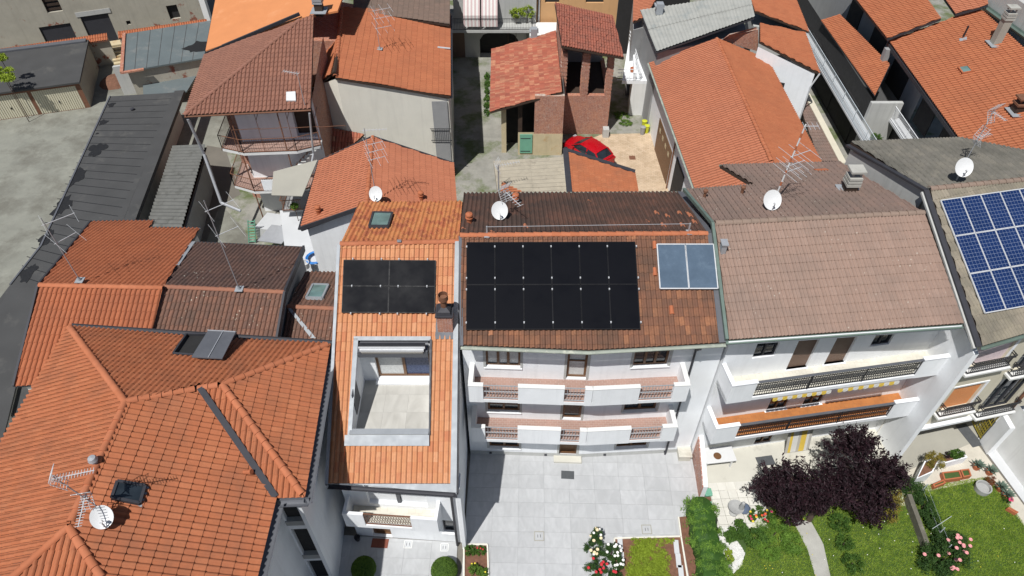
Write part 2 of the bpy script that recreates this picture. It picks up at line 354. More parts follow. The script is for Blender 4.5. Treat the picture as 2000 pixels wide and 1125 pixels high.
M['tF2'] = tilemat('brown_lichen_tile', [(.19,.10,.07),(.25,.12,.08),(.16,.09,.068),(.22,.11,.075)], (.10,.07,.055), .7, .7, speck=(.55,.50,.40))
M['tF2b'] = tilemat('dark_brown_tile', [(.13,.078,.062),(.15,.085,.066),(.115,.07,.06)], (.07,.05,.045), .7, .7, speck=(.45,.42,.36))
M['tG'] = tilemat('salmon_tile', [(.42,.15,.08),(.45,.165,.09),(.40,.14,.075)], (.30,.11,.065), .4, .5)
M['tI'] = tilemat('chestnut_tile', [(.27,.125,.085),(.25,.115,.08),(.30,.14,.095)], (.19,.095,.07), .5, .5)
M['tH'] = tilemat('bright_orange_tile', [(.40,.132,.062),(.43,.148,.068),(.38,.122,.056)], (.28,.10,.05), .45, .5)
M['tP'] = tilemat('old_red_barrel_tile', [(.36,.10,.06),(.42,.13,.08),(.30,.085,.055),(.50,.24,.14),(.40,.12,.07)], (.20,.075,.05), .5, .9)
M['tTower'] = tilemat('old_dull_barrel_tile', [(.33,.115,.075),(.38,.13,.085),(.29,.10,.07)], (.17,.09,.07), .55, 1.2)
M['tO'] = tilemat('grey_brown_tile', [(.19,.13,.10),(.17,.12,.095),(.21,.14,.11)], (.11,.09,.075), .6, .6)
M['tJ'] = plain('orange_roof_sheet', (.62,.24,.09), .8, .06, .8, 30, stain=(.66,.30,.14), stain_scale=.4)
M['ridge'] = tilemat('ridge_tile_clay', [(.45,.15,.07),(.50,.175,.085),(.42,.135,.06)], (.28,.10,.055), .4, .8)
M['ridgeF'] = tilemat('ridge_tile_brown', [(.30,.13,.085),(.34,.15,.09)], (.2,.1,.07), .4, .8)
M['ridgeD'] = tilemat('ridge_tile_grey', [(.26,.19,.15),(.29,.21,.165)], (.17,.14,.11), .5, .8)
# ---------------------------------------------------------------- roof tiles, one by one
def template(kind, w, l):
    if kind == 'port':      # pan and roll
        xs = [0, .10, .28, .40, .53, .68, .82, .93, 1.0]; hs = [0, 0, .004, .034, .064, .075, .066, .042, .020]
    elif kind == 'double':
        xs = [0, .12, .25, .38, .5, .62, .75, .88, 1.0]; hs = [.0, .032, .074, .064, .002, .032, .074, .064, .014]
    elif kind == 'coppo':
        xs = [0, .15, .3, .5, .7, .85, 1.0]; hs = [0, .03, .055, .068, .055, .03, 0]
    else: # flat
        xs = [0, .1, .45, .55, .9, 1.0]; hs = [.012, .0, .004, .004, .0, .012]
    lift, ov, th = .030, .02, .032; n = len(xs); v = []; f = []
    for x, h in zip(xs, hs): v.append((x*w, 0, h+lift)); v.append((x*w, l+ov, h))
    for i in range(n-1): f.append((2*i, 2*i+2, 2*i+3, 2*i+1))
    k = len(v)
    for x, h in zip(xs, hs): v.append((x*w, 0, h+lift)); v.append((x*w, .004, h+lift-th))
    for i in range(n-1): f.append((k+2*i, k+2*i+1, k+2*i+3, k+2*i+2))
    return np.array(v, dtype=float), f
TMESH = {}; PENDING = {}
def tile_mesh(kind, w, l, mat):
    key = (kind, w, l, mat.name)
    if key not in TMESH:
        v, f = template(kind, w, l); me = bpy.data.meshes.new('roof_tile'); me.from_pydata([tuple(p) for p in v], [], f)
        me.materials.append(mat); me.polygons.foreach_set('use_smooth', [True]*len(f)); TMESH[key] = me
    return TMESH[key]
def clip(poly, tri):
    """poly: points (x,y,h); tri: counter-clockwise 2-D triangle"""
    out = poly
    for i in range(3):
        ax, ay = tri[i]; bx, by = tri[(i+1) % 3]; ex, ey = bx-ax, by-ay; inp = out; out = []
        if not inp: return []
        dd = [ex*(p[1]-ay)-ey*(p[0]-ax) for p in inp]
        for j in range(len(inp)):
            p, q, dp, dq = inp[j], inp[(j+1) % len(inp)], dd[j], dd[(j+1) % len(inp)]
            if dp >= 0: out.append(p)
            if (dp >= 0) != (dq >= 0):
                t = dp/(dp-dq); out.append(tuple(p[k]+(q[k]-p[k])*t for k in range(3)))
    return out
def tiles(roofobj, root, polys, eave, mat, kind='port', w=.22, l=.36, jit=.003, cover=(), single=True, under=.0):
    """polys: one or more coplanar 3-D polygons; eave: two points along the eave (level)"""
    if not isinstance(polys[0], (list, tuple)): polys = [polys]
    n = newell(polys[0]);  n = n if n.z > 0 else -n
    f0 = flatten(polys[0])
    s = V(eave[1])-V(eave[0]); s.z = 0; s = (s-n*s.dot(n)).normalized(); t = n.cross(s)
    if t.z < 0: s = -s; t = n.cross(s)
    o = f0[0]+n*(n.dot(V((0,0,0)))+.004)
    def to2(p): d = V(p)-o; return (d.dot(s), d.dot(t))
    tris = []
    for pl in polys:
        p2 = [to2(p) for p in pl]
        for a, b, c in tessellate_polygon([[V((x, y, 0)) for x, y in p2]]):
            tr = [p2[a], p2[b], p2[c]]
            ar = (tr[1][0]-tr[0][0])*(tr[2][1]-tr[0][1])-(tr[1][1]-tr[0][1])*(tr[2][0]-tr[0][0])
            if abs(ar) > 1e-5: tris.append(tr if ar > 0 else tr[::-1])
    T = np.array(tris)
    def inside(x, y):
        r = np.zeros(x.shape, bool)
        for tr in T:
            q = np.ones(x.shape, bool)
            for i in range(3):
                a, b = tr[i], tr[(i+1) % 3]; q &= (b[0]-a[0])*(y-a[1])-(b[1]-a[1])*(x-a[0]) >= -1e-4
            r |= q
        return r
    x0, y0 = T[:,:,0].min(), T[:,:,1].min(); x1, y1 = T[:,:,0].max(), T[:,:,1].max()
    gx = np.arange(math.floor(x0/w), math.ceil(x1/w)); gy = np.arange(math.floor(y0/l), math.ceil(y1/l))
    X, Y = np.meshgrid(gx*w, gy*l); X = X.ravel(); Y = Y.ravel()
    cnt = sum(inside(X+a*w, Y+b*l).astype(int) for a in (0.01, .99) for b in (0.01, .99)); anyp = cnt.copy()
    for a in (.25, .5, .75):
        for b in (.25, .5, .75): anyp = anyp+inside(X+a*w, Y+b*l)
    full = cnt == 4; part_ = (~full) & (anyp > 0)
    tv, tf = template(kind, w, l); tpl = [[tuple(tv[i]) for i in f] for f in tf]
    S, Tt, Nn, O = (np.array(q[:]) for q in (s, t, n, o))
    # clipped tiles along hips, valleys and verges
    pv, pf, pr = [], [], []
    for x, y in zip(X[part_], Y[part_]):
        rr = random.random(); x_, y_ = float(x), float(y)
        for tr in tris:
            if max(q[0] for q in tr) < x_ or min(q[0] for q in tr) > x_+w or max(q[1] for q in tr) < y_ or min(q[1] for q in tr) > y_+l*1.1: continue
            for fc in tpl:
                c = clip([(p[0]+x_, p[1]+y_, p[2]) for p in fc], tr)
                if len(c) >= 3:
                    k = len(pv); pv += c; pf.append(tuple(range(k, k+len(c)))); pr.append(rr)
    pv = np.array(pv).reshape(-1, 3)
    pv = O+pv[:, :1]*S+pv[:, 1:2]*Tt+pv[:, 2:3]*Nn
    cov = []
    for c in cover:
        q = [to2(p) for p in c]; cov.append((min(a[0] for a in q)-.05, max(a[0] for a in q)+.05, min(a[1] for a in q)-.1, max(a[1] for a in q)+.05))
    cand = []
    for x, y in zip(X[full], Y[full]):
        c = o+s*float(x+w/2)+t*float(y+l/2); u, v = proj(c); hid = any(a < x+w/2 < b and e < y+l/2 < f for a, b, e, f in cov)
        vis = 4 < u < 1996 and 4 < v < 1121 and not hid
        cand.append(((c-_C).length if vis else 1e6, float(x), float(y)))
    PENDING.setdefault(root.name, []).append(dict(roof=roofobj, cand=cand, o=o, s=s, t=t, n=n, w=w, l=l, kind=kind, mat=mat, jit=jit, pv=pv, pf=pf, pr=pr, single=single))
def finish_tiles(limit=290):
    for rn, jobs in PENDING.items():
        allc = sorted((c[0], ji, ci) for ji, j in enumerate(jobs) if j['single'] for ci, c in enumerate(j['cand']) if c[0] < 1e5)
        have = sum(1 for ch in bpy.data.objects[rn].children_recursive if ch.name.startswith('ridge_tile')) if False else 0
        pick = set((a, b) for _, a, b in allc[:limit-have])
        for ji, j in enumerate(jobs):
            tv, tf = template(j['kind'], j['w'], j['l']); S, T, Nn, O = (np.array(j[k][:]) for k in 'stno')
            off = wl(j['roof']); me = tile_mesh(j['kind'], j['w'], j['l'], j['mat']); rest = []
            for ci, c in enumerate(j['cand']):
                if (ji, ci) in pick:
                    o = bpy.data.objects.new('roof_tile', me); COL.objects.link(o); o.parent = j['roof']
                    p = j['o']+j['s']*c[1]+j['t']*c[2]+j['n']*random.uniform(0, j['jit'])-off
                    a = random.gauss(0, j['jit']*1.2); s2 = (j['s']+j['t']*a).normalized(); t2 = j['n'].cross(s2)
                    m = Matrix((s2, t2, j['n'])).transposed().to_4x4(); m.translation = p; o.matrix_basis = m
                else: rest.append((c[1], c[2]))
            nv = len(tv); k = len(rest)
            vv = [j['pv']] if len(j['pv']) else []; nf = np.array(tf); faces = list(j['pf']); rn_ = list(j['pr'])
            base = len(j['pv'])
            if k:
                A = np.array(rest); h = rng.uniform(0, j['jit'], (k, 1)); rot = rng.normal(0, j['jit']*1.2, (k, 1))
                x = A[:, :1]+tv[None, :, 0]-rot*tv[None, :, 1]; y = A[:, 1:2]+tv[None, :, 1]+rot*tv[None, :, 0]; z = h+tv[None, :, 2]
                P = O+x[..., None]*S+y[..., None]*T+z[..., None]*Nn; vv.append(P.reshape(-1, 3))
                F = (nf[None]+(np.arange(k)*nv)[:, None, None]+base).reshape(-1, 4); faces += F.tolist()
                rn_ += np.repeat(rng.random(k), len(tf)).tolist()
            if not vv: continue
            vv = np.concatenate(vv)-np.array(off[:])
            m2 = bpy.data.meshes.new('roof_tiles'); m2.from_pydata(vv.tolist(), [], faces); m2.materials.append(j['mat'])
            m2.polygons.foreach_set('use_smooth', [True]*len(faces))
            at_ = m2.attributes.new('rnd', 'FLOAT', 'FACE'); at_.data.foreach_set('value', rn_)
            ob = bpy.data.objects.new('roof_tiles', m2); COL.objects.link(ob); ob.parent = j['roof']; tag(ob, kind='stuff')
RMESH = {}
def ridge(roofobj, p, q, mat=None, r=.12, l=.38, single=True, lift=.05):
    """half-round ridge and hip tiles laid end to end"""
    mat = mat or M['ridge']; p, q = V(p), V(q); d = q-p; L = d.length; k = max(1, round(L/l)); e = d.normalized()
    a = e.cross(V((0,0,1))).normalized(); up = a.cross(e); off = wl(roofobj)
    key = (mat.name, r, round(L/k, 3))
    if key not in RMESH:
        mb = MB(); n = 7; ll = L/k+.03
        for yy, rr, h in ((0, r*1.1, .02), (ll, r*.94, 0)):
            for i in range(n):
                t = math.pi*i/(n-1); mb.v.append((math.cos(t)*rr, yy, math.sin(t)*rr*.8+h-.02))
        mb.f += [(i, i+1, n+i+1, n+i) for i in range(n-1)]
        b = len(mb.v)
        for i in range(n):
            t = math.pi*i/(n-1); mb.v.append((math.cos(t)*r*1.1, 0, math.sin(t)*r*.88)); mb.v.append((math.cos(t)*r*.93, .003, math.sin(t)*r*.72-.02))
        mb.f += [(b+2*i, b+2*i+1, b+2*i+3, b+2*i+2) for i in range(n-1)]
        RMESH[key] = mesh_of(mb, V((0,0,0)), 'ridge_tile', mat, True)
    for i in range(k):
        o = bpy.data.objects.new('ridge_tile', RMESH[key]); COL.objects.link(o); o.parent = roofobj
        m = Matrix((a, e, up)).transposed().to_4x4(); m.translation = p+e*(L/k*i)+up*lift+V((random.gauss(0,.004), random.gauss(0,.004), 0))-off; o.matrix_basis = m
def offset_ring(ring, d):
    n = len(ring); ar = sum(ring[i].x*ring[(i+1)%n].y-ring[(i+1)%n].x*ring[i].y for i in range(n)); sg = 1 if ar > 0 else -1
    out = []
    for i in range(n):
        a, b, c = ring[i-1], ring[i], ring[(i+1)%n]
        e1 = V((b.x-a.x, b.y-a.y)).normalized(); e2 = V((c.x-b.x, c.y-b.y)).normalized()
        n1 = V((-e1.y, e1.x))*sg; n2 = V((-e2.y, e2.x))*sg; m = n1+n2
        k = d/max(.3, (1+n1.dot(n2))) ; out.append(V((b.x+m.x*k, b.y+m.y*k, b.z)))
    return out
def body(root, ring, inset, mat, drop=.2, z0=0.0, skip=(), name='wall', zs=None):
    r = offset_ring([V(p) for p in ring], inset); mb = MB(); n = len(r)
    for i in range(n):
        if i in skip: continue
        a, b = r[i], r[(i+1)%n]
        mb.poly([V((a.x, a.y, z0)), V((b.x, b.y, z0)), V((b.x, b.y, b.z-drop)), V((a.x, a.y, a.z-drop))])
    part(name, mb, mat, root); return r
def flatten(p):
    # a roof slope is one plane: bring its corners onto it
    n = newell(p); c = sum((V(q) for q in p), V((0,0,0)))/len(p)
    return [V((q[0], q[1], c.z-((q[0]-c.x)*n.x+(q[1]-c.y)*n.y)/n.z)) for q in p]
def deck(root, polys, mat, th=.14, name='roof', label=None):
    mb = MB()
    for p in (polys if isinstance(polys[0], (list, tuple)) else [polys]): mb.slab([q-V((0,0,.012)) for q in flatten(p)], th)
    return part(name, mb, mat, root, label=label)
def strip(root, p, q, wdt, th, mat, name, side=None, lift=0.0):
    """flat metal strip from p to q"""
    mb = MB(); mb.beam(V(p)+V((0,0,lift)), V(q)+V((0,0,lift)), wdt, th); return part(name, mb, mat, root)
def gutter(root, pts, mat, r=.07, name='gutter'):
    mb = MB()
    for a, b in zip(pts[:-1], pts[1:]):
        a, b = V(a), V(b); e = (b-a).normalized(); x = e.cross(V((0,0,1))).normalized(); n = 7; vs = []
        for c in (a, b):
            for rr in (r, r-.012):
                for i in range(n):
                    t = math.pi+math.pi*i/(n-1); vs.append(c+x*math.cos(t)*rr+V((0,0,1))*(math.sin(t)*rr))
        fs = []
        for i in range(n-1):
            fs += [(i, i+1, 2*n+i+1, 2*n+i), (n+i+1, n+i, 3*n+i, 3*n+i+1)]
        fs += [(0, 2*n, 3*n, n), (n-1, 2*n-1, 4*n-1, 3*n-1)]
        mb.add(vs, fs)
    return part(name, mb, mat, root)
def window(root, A, B, s0, s1, za, zb, depth=.15, fm=None, pm=None, nv=2, nh=0, sill=True, fw=.07, name='window', sillmat=None):
    fm = fm or M['wood']; pm = pm or M['glass']
    A, B = V((A[0], A[1], 0)), V((B[0], B[1], 0)); e = (B-A).normalized(); nin = V((-e.y, e.x, 0)); mb = MB()
    def bar(x0, x1, z0, z1, d0, d1): mb.obox(A+e*x0+nin*d0+V((0,0,z0)), e*(x1-x0), nin*(d1-d0), V((0,0,z1-z0)))
    d0 = depth-.06; g = .003
    bar(s0+g, s1-g, za+g, za+fw, d0, depth+.02); bar(s0+g, s1-g, zb-fw, zb-g, d0, depth+.02)
    bar(s0+g, s0+fw, za+fw, zb-fw, d0, depth+.02); bar(s1-fw, s1-g, za+fw, zb-fw, d0, depth+.02)
    W = (s1-s0-2*fw)
    for i in range(1, nv): c = s0+fw+W*i/nv; bar(c-fw*.6, c+fw*.6, za+fw, zb-fw, d0-.006, depth+.02)
    for i in range(1, nh): c = za+fw+(zb-za-2*fw)*i/nh; bar(s0+fw, s1-fw, c-fw*.3, c+fw*.3, d0+.004, depth+.02)
    wo = part(name, mb, fm, root)
    for i in range(nv):
        a, b = s0+fw+W*i/nv, s0+fw+W*(i+1)/nv; pb = MB(); pb.obox(A+e*a+nin*(depth-.01)+V((0,0,za+fw)), e*(b-a), nin*.012, V((0,0,zb-za-2*fw))); part('pane', pb, pm, wo)
    if sill:
        sb = MB(); sb.obox(A+e*(s0-.08)-nin*.07+V((0,0,za-.05)), e*(s1-s0+.16), nin*.2, V((0,0,.049))); part('sill', sb, sillmat or M['white'], wo)
    return wo
def shutter(root, A, B, s0, s1, za, zb, depth, mat, name='roller_shutter'):
    A, B = V((A[0], A[1], 0)), V((B[0], B[1], 0)); e = (B-A).normalized(); nin = V((-e.y, e.x, 0)); mb = MB(); z = za; k = 0
    while z < zb-.01:
        z2 = min(z+.075, zb); mb.obox(A+e*(s0+.003)+nin*(depth-.012)+V((0,0,z)), e*(s1-s0-.006), nin*.014, V((0,0,z2-z-.012))); z = z2
    mb.obox(A+e*(s0+.003)+nin*(depth+.003)+V((0,0,za)), e*(s1-s0-.006), nin*.01, V((0,0,zb-za-.004)))
    return part(name, mb, mat, root)
def railing(root, pts, z, h, mat, sp=.12, r=.012, name='railing', bars=True, rails=(1.0, .08), post=None):
    mb = MB()
    for a, b in zip(pts[:-1], pts[1:]):
        a, b = V((a[0], a[1], z)), V((b[0], b[1], z)); L = (b-a).length; e = (b-a)/L
        for f in rails: mb.beam(a+V((0,0,h*f)), b+V((0,0,h*f)), .04, .03)
        if bars:
            for i in range(1, int(L/sp)): c = a+e*(i*sp); mb.beam(c+V((0,0,h*rails[-1])), c+V((0,0,h*rails[0])), r*1.6, r*1.6, up=(0,1,0) if abs(e.x) < .7 else (1,0,0))
        if post:
            k = max(1, round(L/post))
            for i in range(k+1): c = a+e*(L*i/k); mb.beam(c, c+V((0,0,h)), .04, .04, up=(1,0,0))
    return part(name, mb, mat, root)
# ================================================================= THE GROUND
struct('ground', MB().poly([(-150,-60,-.03),(150,-60,-.03),(150,180,-.03),(-150,180,-.03)]), M['earth'])
def sheet(name, px, mat, z=0.0, kind='structure'):
    return struct(name, MB().poly([at(u, v, z) for u, v in px]), mat, kind)
struct('yard', MB().poly([(-75,20,.0),(-19,20,.0),(-19,34,.0),(-20,62,0),(-75,62,0)]), M['concrete'])
struct('alley', MB().poly([(-21,28.2,.004),(14.5,28.2,.004),(14.5,75,.004),(-21,75,.004)]), M['alley'])
struct('block_paving', MB().poly([at(1176,262,.012), at(1268,260,.012), at(1285,262,.012), (12.3,33,.012), (3.5,33,.012), (3.9,44,.012)]), M['beigepave'])
struct('back_lane', MB().poly([(14.5,28.2,.0),(60,28.2,.0),(60,75,.0),(14.5,75,.0)]), M['alley'])
def slabmat(name, c, vein, k=1.0):
    m, n, b = newmat(name); p = pos(n, 1, .45, 1); oi = N(n, 'ShaderNodeObjectInfo')
    sh = N(n, 'ShaderNodeVectorMath', operation='ADD'); n.links.new(p, sh.inputs[0])
    cb = N(n, 'ShaderNodeCombineXYZ'); n.links.new(math_(n, 'MULTIPLY', oi.outputs['Random'], 40), cb.inputs[0]); n.links.new(math_(n, 'MULTIPLY', oi.outputs['Random'], 23), cb.inputs[1]); n.links.new(cb.outputs[0], sh.inputs[1])
    x = N(n, 'ShaderNodeTexNoise'); x.inputs['Scale'].default_value = 2.6*k; x.inputs['Detail'].default_value = 6; x.inputs['Distortion'].default_value = 1.3; n.links.new(sh.outputs[0], x.inputs['Vector'])
    col = mixc(n, rampf(n, x.outputs['Fac'], .38, .68), c, vein)
    col = mixc(n, rampf(n, noise(n, .5, 6, .7, pos(n)), .45, .7, 0, .4), col, grey(c, .82))
    hs = N(n, 'ShaderNodeHueSaturation'); n.links.new(rampf(n, oi.outputs['Random'], 0, 1, .95, 1.05), hs.inputs['Value']); n.links.new(col, hs.inputs['Color'])
    n.links.new(hs.outputs[0], b.inputs['Base Color']); b.inputs['Roughness'].default_value = .6; bump(n, b, noise(n, 30, 3, .6, pos(n)), .08, .01); return m
M['slab'] = slabmat('grey_porcelain_slab', (.415,.42,.425), (.475,.48,.485))
M['terraceslab'] = slabmat('pale_porcelain_slab', (.50,.485,.445), (.40,.385,.35), .5)
M['paver'] = slabmat('white_concrete_paver', (.66,.64,.58), (.60,.58,.52))
def slab_field(parent, poly, dx, dy, z, mat, name='paving_slab', gap=.006, ang=0.0, org=(0,0), th=.02):
    """real slabs in a grid, whole ones share a mesh, the edge ones are cut"""
    ca, sa = math.cos(ang), math.sin(ang)
    p2 = [((p[0]-org[0])*ca+(p[1]-org[1])*sa, -(p[0]-org[0])*sa+(p[1]-org[1])*ca) for p in poly]
    tr = []
    for a, b, c in tessellate_polygon([[V((x, y, 0)) for x, y in p2]]):
        t = [p2[a], p2[b], p2[c]]; ar = (t[1][0]-t[0][0])*(t[2][1]-t[0][1])-(t[1][1]-t[0][1])*(t[2][0]-t[0][0]); tr.append(t if ar > 0 else t[::-1])
    def ins(x, y): return any(all((t[(i+1)%3][0]-t[i][0])*(y-t[i][1])-(t[(i+1)%3][1]-t[i][1])*(x-t[i][0]) >= -1e-5 for i in range(3)) for t in tr)
    sh = mesh_of(MB().obox((gap/2, gap/2, -th), (dx-gap,0,0), (0,dy-gap,0), (0,0,th)), V((0,0,0)), name, mat); off = wl(parent)
    xs = [q[0] for q in p2]; ys = [q[1] for q in p2]
    for i in range(math.floor(min(xs)/dx), math.ceil(max(xs)/dx)):
        for j in range(math.floor(min(ys)/dy), math.ceil(max(ys)/dy)):
            x, y = i*dx, j*dy; k = [ins(x+a*dx, y+b*dy) for a in (.01,.99) for b in (.01,.99)]
            if all(k): me = sh
            else:
                mb = MB()
                for t in tr:
                    c = clip([(x+gap/2, y+gap/2, 0), (x+dx-gap/2, y+gap/2, 0), (x+dx-gap/2, y+dy-gap/2, 0), (x+gap/2, y+dy-gap/2, 0)], t)
                    if len(c) > 2: mb.poly([(a-x, b-y, 0) for a, b, _ in c])
                if not mb.v: continue
                me = mesh_of(mb, V((0,0,0)), name, mat)
            o = bpy.data.objects.new(name, me); COL.objects.link(o); o.parent = parent; o.rotation_euler = (0, 0, ang)
            o.location = V((org[0]+x*ca-y*sa, org[1]+x*sa+y*ca, z+random.uniform(0,.002)))-off
CY = [(-2.05,18.4),(3.3,18.18),(8.85,18.5),(8.83,16.0),(8.75,15.2),(7.68,15.06),(7.72,8),(-2.3,8)]
JOINT = plain('grey_joint', (.36,.36,.36), .9); DJOINT = plain('mossy_joint', (.12,.12,.09), .9)
cy = struct('courtyard_paving', MB().poly([(x, y, .0) for x, y in CY]), JOINT)
slab_field(cy, CY, 1.2, .72, .024, M['slab'], ang=-.02, org=(-2.05, 18.0))
FY = [(-7.7,14.2),(-2.45,13.85),(-2.45,8),(-7.7,8)]
fy = struct('front_paving', MB().poly([(x, y, .0) for x, y in FY]), JOINT)
slab_field(fy, FY, 1.2, .72, .024, M['slab'], ang=-.02, org=(-7.2, 13.9))
struct('terrace_pavement', MB().poly([(9.05,18.9,.01),(9.05,16.6,.01),(12.6,15.95,.01),(18.6,15.6,.01),(18.75,20.3,.01)]), M['terrazzo'])
struct('side_soil', MB().poly([(7.6,15.3,-.006),(10.4,16.7,-.006),(11,8,-.006),(7.6,8,-.006)]), M['mulch'])
gp = struct('garden_paving', MB().poly([at(u, v, .0) for u, v in ((1382,944),(1490,938),(1500,1032),(1402,1032))]), DJOINT)
struct('side_pavement', MB().poly([at(u, v, .006) for u, v in ((1737,905),(1780,800),(1960,760),(1905,862),(1760,925))]), M['epave'])
struct('gravel_drive', MB().poly([at(u, v, .0) for u, v in ((1730,960),(1790,905),(1905,862),(1930,895),(2010,1000),(2300,1100),(2300,1170),(2010,1040),(1930,935),(1800,962))]), M['drive'])
struct('pale_drive', MB().poly([at(u, v, .004) for u, v in ((1908,858),(2010,760),(2300,760),(2300,1110),(2012,998))]), M['palepave'])
struct('lawn_soil', MB().poly([at(u, v, -.004) for u, v in ((1395,1035),(1500,1010),(1560,930),(1790,950),(1930,932),(2010,1036),(2300,1160),(2300,1400),(1395,1400))]), M['soil'])
struct('garden_path', MB().poly([at(u, v, .012) for u, v in ((1545,1010),(1585,1020),(1608,1062),(1622,1125),(1632,1200),(1588,1200),(1592,1125),(1578,1075))]), M['path'])
struct('gravel_bed', MB().poly([at(u, v, .008) for u, v in ((1398,1028),(1450,1030),(1432,1045),(1455,1080),(1448,1105),(1420,1130),(1400,1180),(1380,1180))]), M['gravel'])

# ================================================================= HOUSE A: the big hipped house in the left foreground
zA = 8.1
A = thing('hipped_house', 'big white house with orange hipped roof filling the lower left corner', 'house', (-13, 12, 0))
aBR = at(645,672,zA); aFR = at(595,972,zA); aFI = at(540,974,zA); aBL = at(135,638,zA)
aP1 = at(245,785,10.2); aP3 = at(135,1030,10.2); aV = at(388,759,9.5); aP2 = at(435,752,9.5)
aFRm = V((-8.15,4.3,zA)); aFL = V((-19.0,4.3,zA))
faces = [([aBL,aBR,aP2,aV,aP1],(aBR,aBL)), ([aBL,aP1,aP3,aFL],(aBL,aFL)), ([aFL,aP3,aFRm],(aFL,aFRm)), ([aFRm,aFI,aV,aP1,aP3],(aFRm,aFI)),
         ([aFI,aFR,aP2,aV],(aFI,aFR)), ([aFR,aBR,aP2],(aFR,aBR))]
aroof = deck(A, [f[0] for f in faces], M['metal'])
# the roof opening by the flap: keep tiles out of it
plA0 = plane(aBL, aBR, aP1)
hole = [onpl(u, v, plA0) for u, v in ((340,693),(366,655),(462,655),(425,699))]
b0 = [aBL, aBR, aP2, aV, aP1]
hL, hR = onpl(366,657,plA0), onpl(462,663,plA0)
tiles(aroof, A, [[aBL,hL,hole[0],onpl(300,775,plA0),aP1],[hole[0],hole[3],aP2,aV,onpl(300,775,plA0)],[hole[3],hR,aBR,aP2]], (aBR,aBL), M['tA'], 'port', .215, .38, jit=.006)
for f, e in faces[1:]: tiles(aroof, A, f, e, M['tA'], 'port', .215, .40, jit=.006)
for p, q in ((aBL,aP1),(aV,aP1),(aP2,aV),(aBR,aP2),(aFR,aP2),(aP3,aP1),(aFL,aP3),(aFRm,aP3)): ridge(aroof, p+(q-p).normalized()*.15, q, r=.125, l=.40)
strip(A, aV+V((.1,-.05,0)), aFI, .22, .02, M['metal'], 'valley_flashing', lift=.13)
gutter(A, [aBL+V((0,.1,-.02)), aBR+V((.12,.1,-.02))], M['metal'], .11)
gutter(A, [aBR+V((.14,.1,-.02)), aFR+V((.14,-.14,-.02)), aFI+V((.14,-.14,-.02)), aFRm+V((.14,-.1,-.02))], M['lead'], .16)
mb = MB()
for p, q in ((aBR+V((0,.05,0)),aFR+V((0,-.02,0))),(aFR,aFI),(aFI+V((0,.02,0)),aFRm)): mb.beam(p+V((-.12,0,-.22)), q+V((-.12,0,-.22)), .06, .3)
part('fascia', mb, M['lead'], A)
rA = body(A, [aBR,aFR,aFI,aFRm,aFL,aBL], .3, M['white'], .14, skip=(1,))
mb = MB(); Wd = (rA[1]-rA[2]).length
hol = [(.06,Wd-.16,5.75,7.85),(.06,Wd-.16,2.75,5.1),(.06,Wd-.16,.2,2.2)]
mb.wall(rA[2], rA[1], 0, 7.94, hol, .16); part('wall', mb, M['white'], A)
part('corner_pier', MB().obox(V((rA[1].x-.15, aFR.y+.06, 0)), V((.155,0,0)), V((0,rA[1].y-aFR.y,0)), V((0,0,7.9))), M['white'], A)
mb = MB(); e = (rA[1]-rA[2]).normalized()
mb.obox(V((rA[2].x+.03, rA[2].y+.17, 0)), e*(Wd-.1), V((0,.05,0)), V((0,0,7.9))); part('loggia_back', mb, M['dark'], A)  # near-black sheet paints in the loggia's deep shade
mb = MB()
for z in (5.45,2.45): mb.obox(V((rA[2].x, rA[2].y-.03, z)), e*(Wd-.14), V((0,.26,0)), V((0,0,.34)))
part('loggia_parapet', mb, M['stone'], A)
# roof flap (open access hatch) and the opening under it
mb = MB(); mb.slab([p-V((0,0,.02)) for p in hole], .6); part('hatch_opening', mb, M['dark'], A)
mb = MB()
for i in range(4): mb.beam(hole[i]+V((0,0,.05)), hole[(i+1)%4]+V((0,0,.05)), .08, .16)
part('hatch_curb', mb, M['metal'], A)
q3, q2, q1, q0 = at(374,697,9.25), at(434,700,9.25), at(461,647,9.0), at(407,644,9.0)
mb = MB(); mb.slab([q3,q2,q1,q0], .05); hat = part('hatch_lid', mb, M['lead'], A)
mb = MB(); mb.beam(lerp(q3,q2,.55)+V((0,0,.02)), lerp(q0,q1,.55)+V((0,0,.02)), .03, .03)
mb.beam(lerp(q0,q3,.03)+V((0,0,.02)), lerp(q1,q2,.03)+V((0,0,.02)), .04, .03); part('lid_rib', mb, M['galv'], hat)
plA3 = plane(aP1, aP3, aFRm)
def rooflight(root, px, pl, fm, label=None, lift=.14, glassm=None, fw=.09, name='rooflight'):
    q = [onpl(u, v, pl) for u, v in px]; n = pl[1] if pl[1].z > 0 else -pl[1]; mb = MB()
    for i in range(4): mb.beam(q[i]+n*lift, q[(i+1)%4]+n*lift, fw, .14, up=n)
    fr = part(name, mb, fm, root, label=label); c = sum(q, V((0,0,0)))/4
    mb = MB(); mb.slab([c+(p-c)*.93+n*(lift+.03) for p in q], .03); part('pane', mb, glassm or M['skyglass'], fr); return fr
rl = rooflight(A, ((218,976),(229,944),(283,953),(273,987)), plA3, M['metal'], glassm=M['glass'])
q = [onpl(u, v, plA3)+V((0,0,.075)) for u, v in ((270,989),(283,951),(293,953),(278,993))]; part('lead_apron', MB().slab(q, .01), M['zinc'], rl)

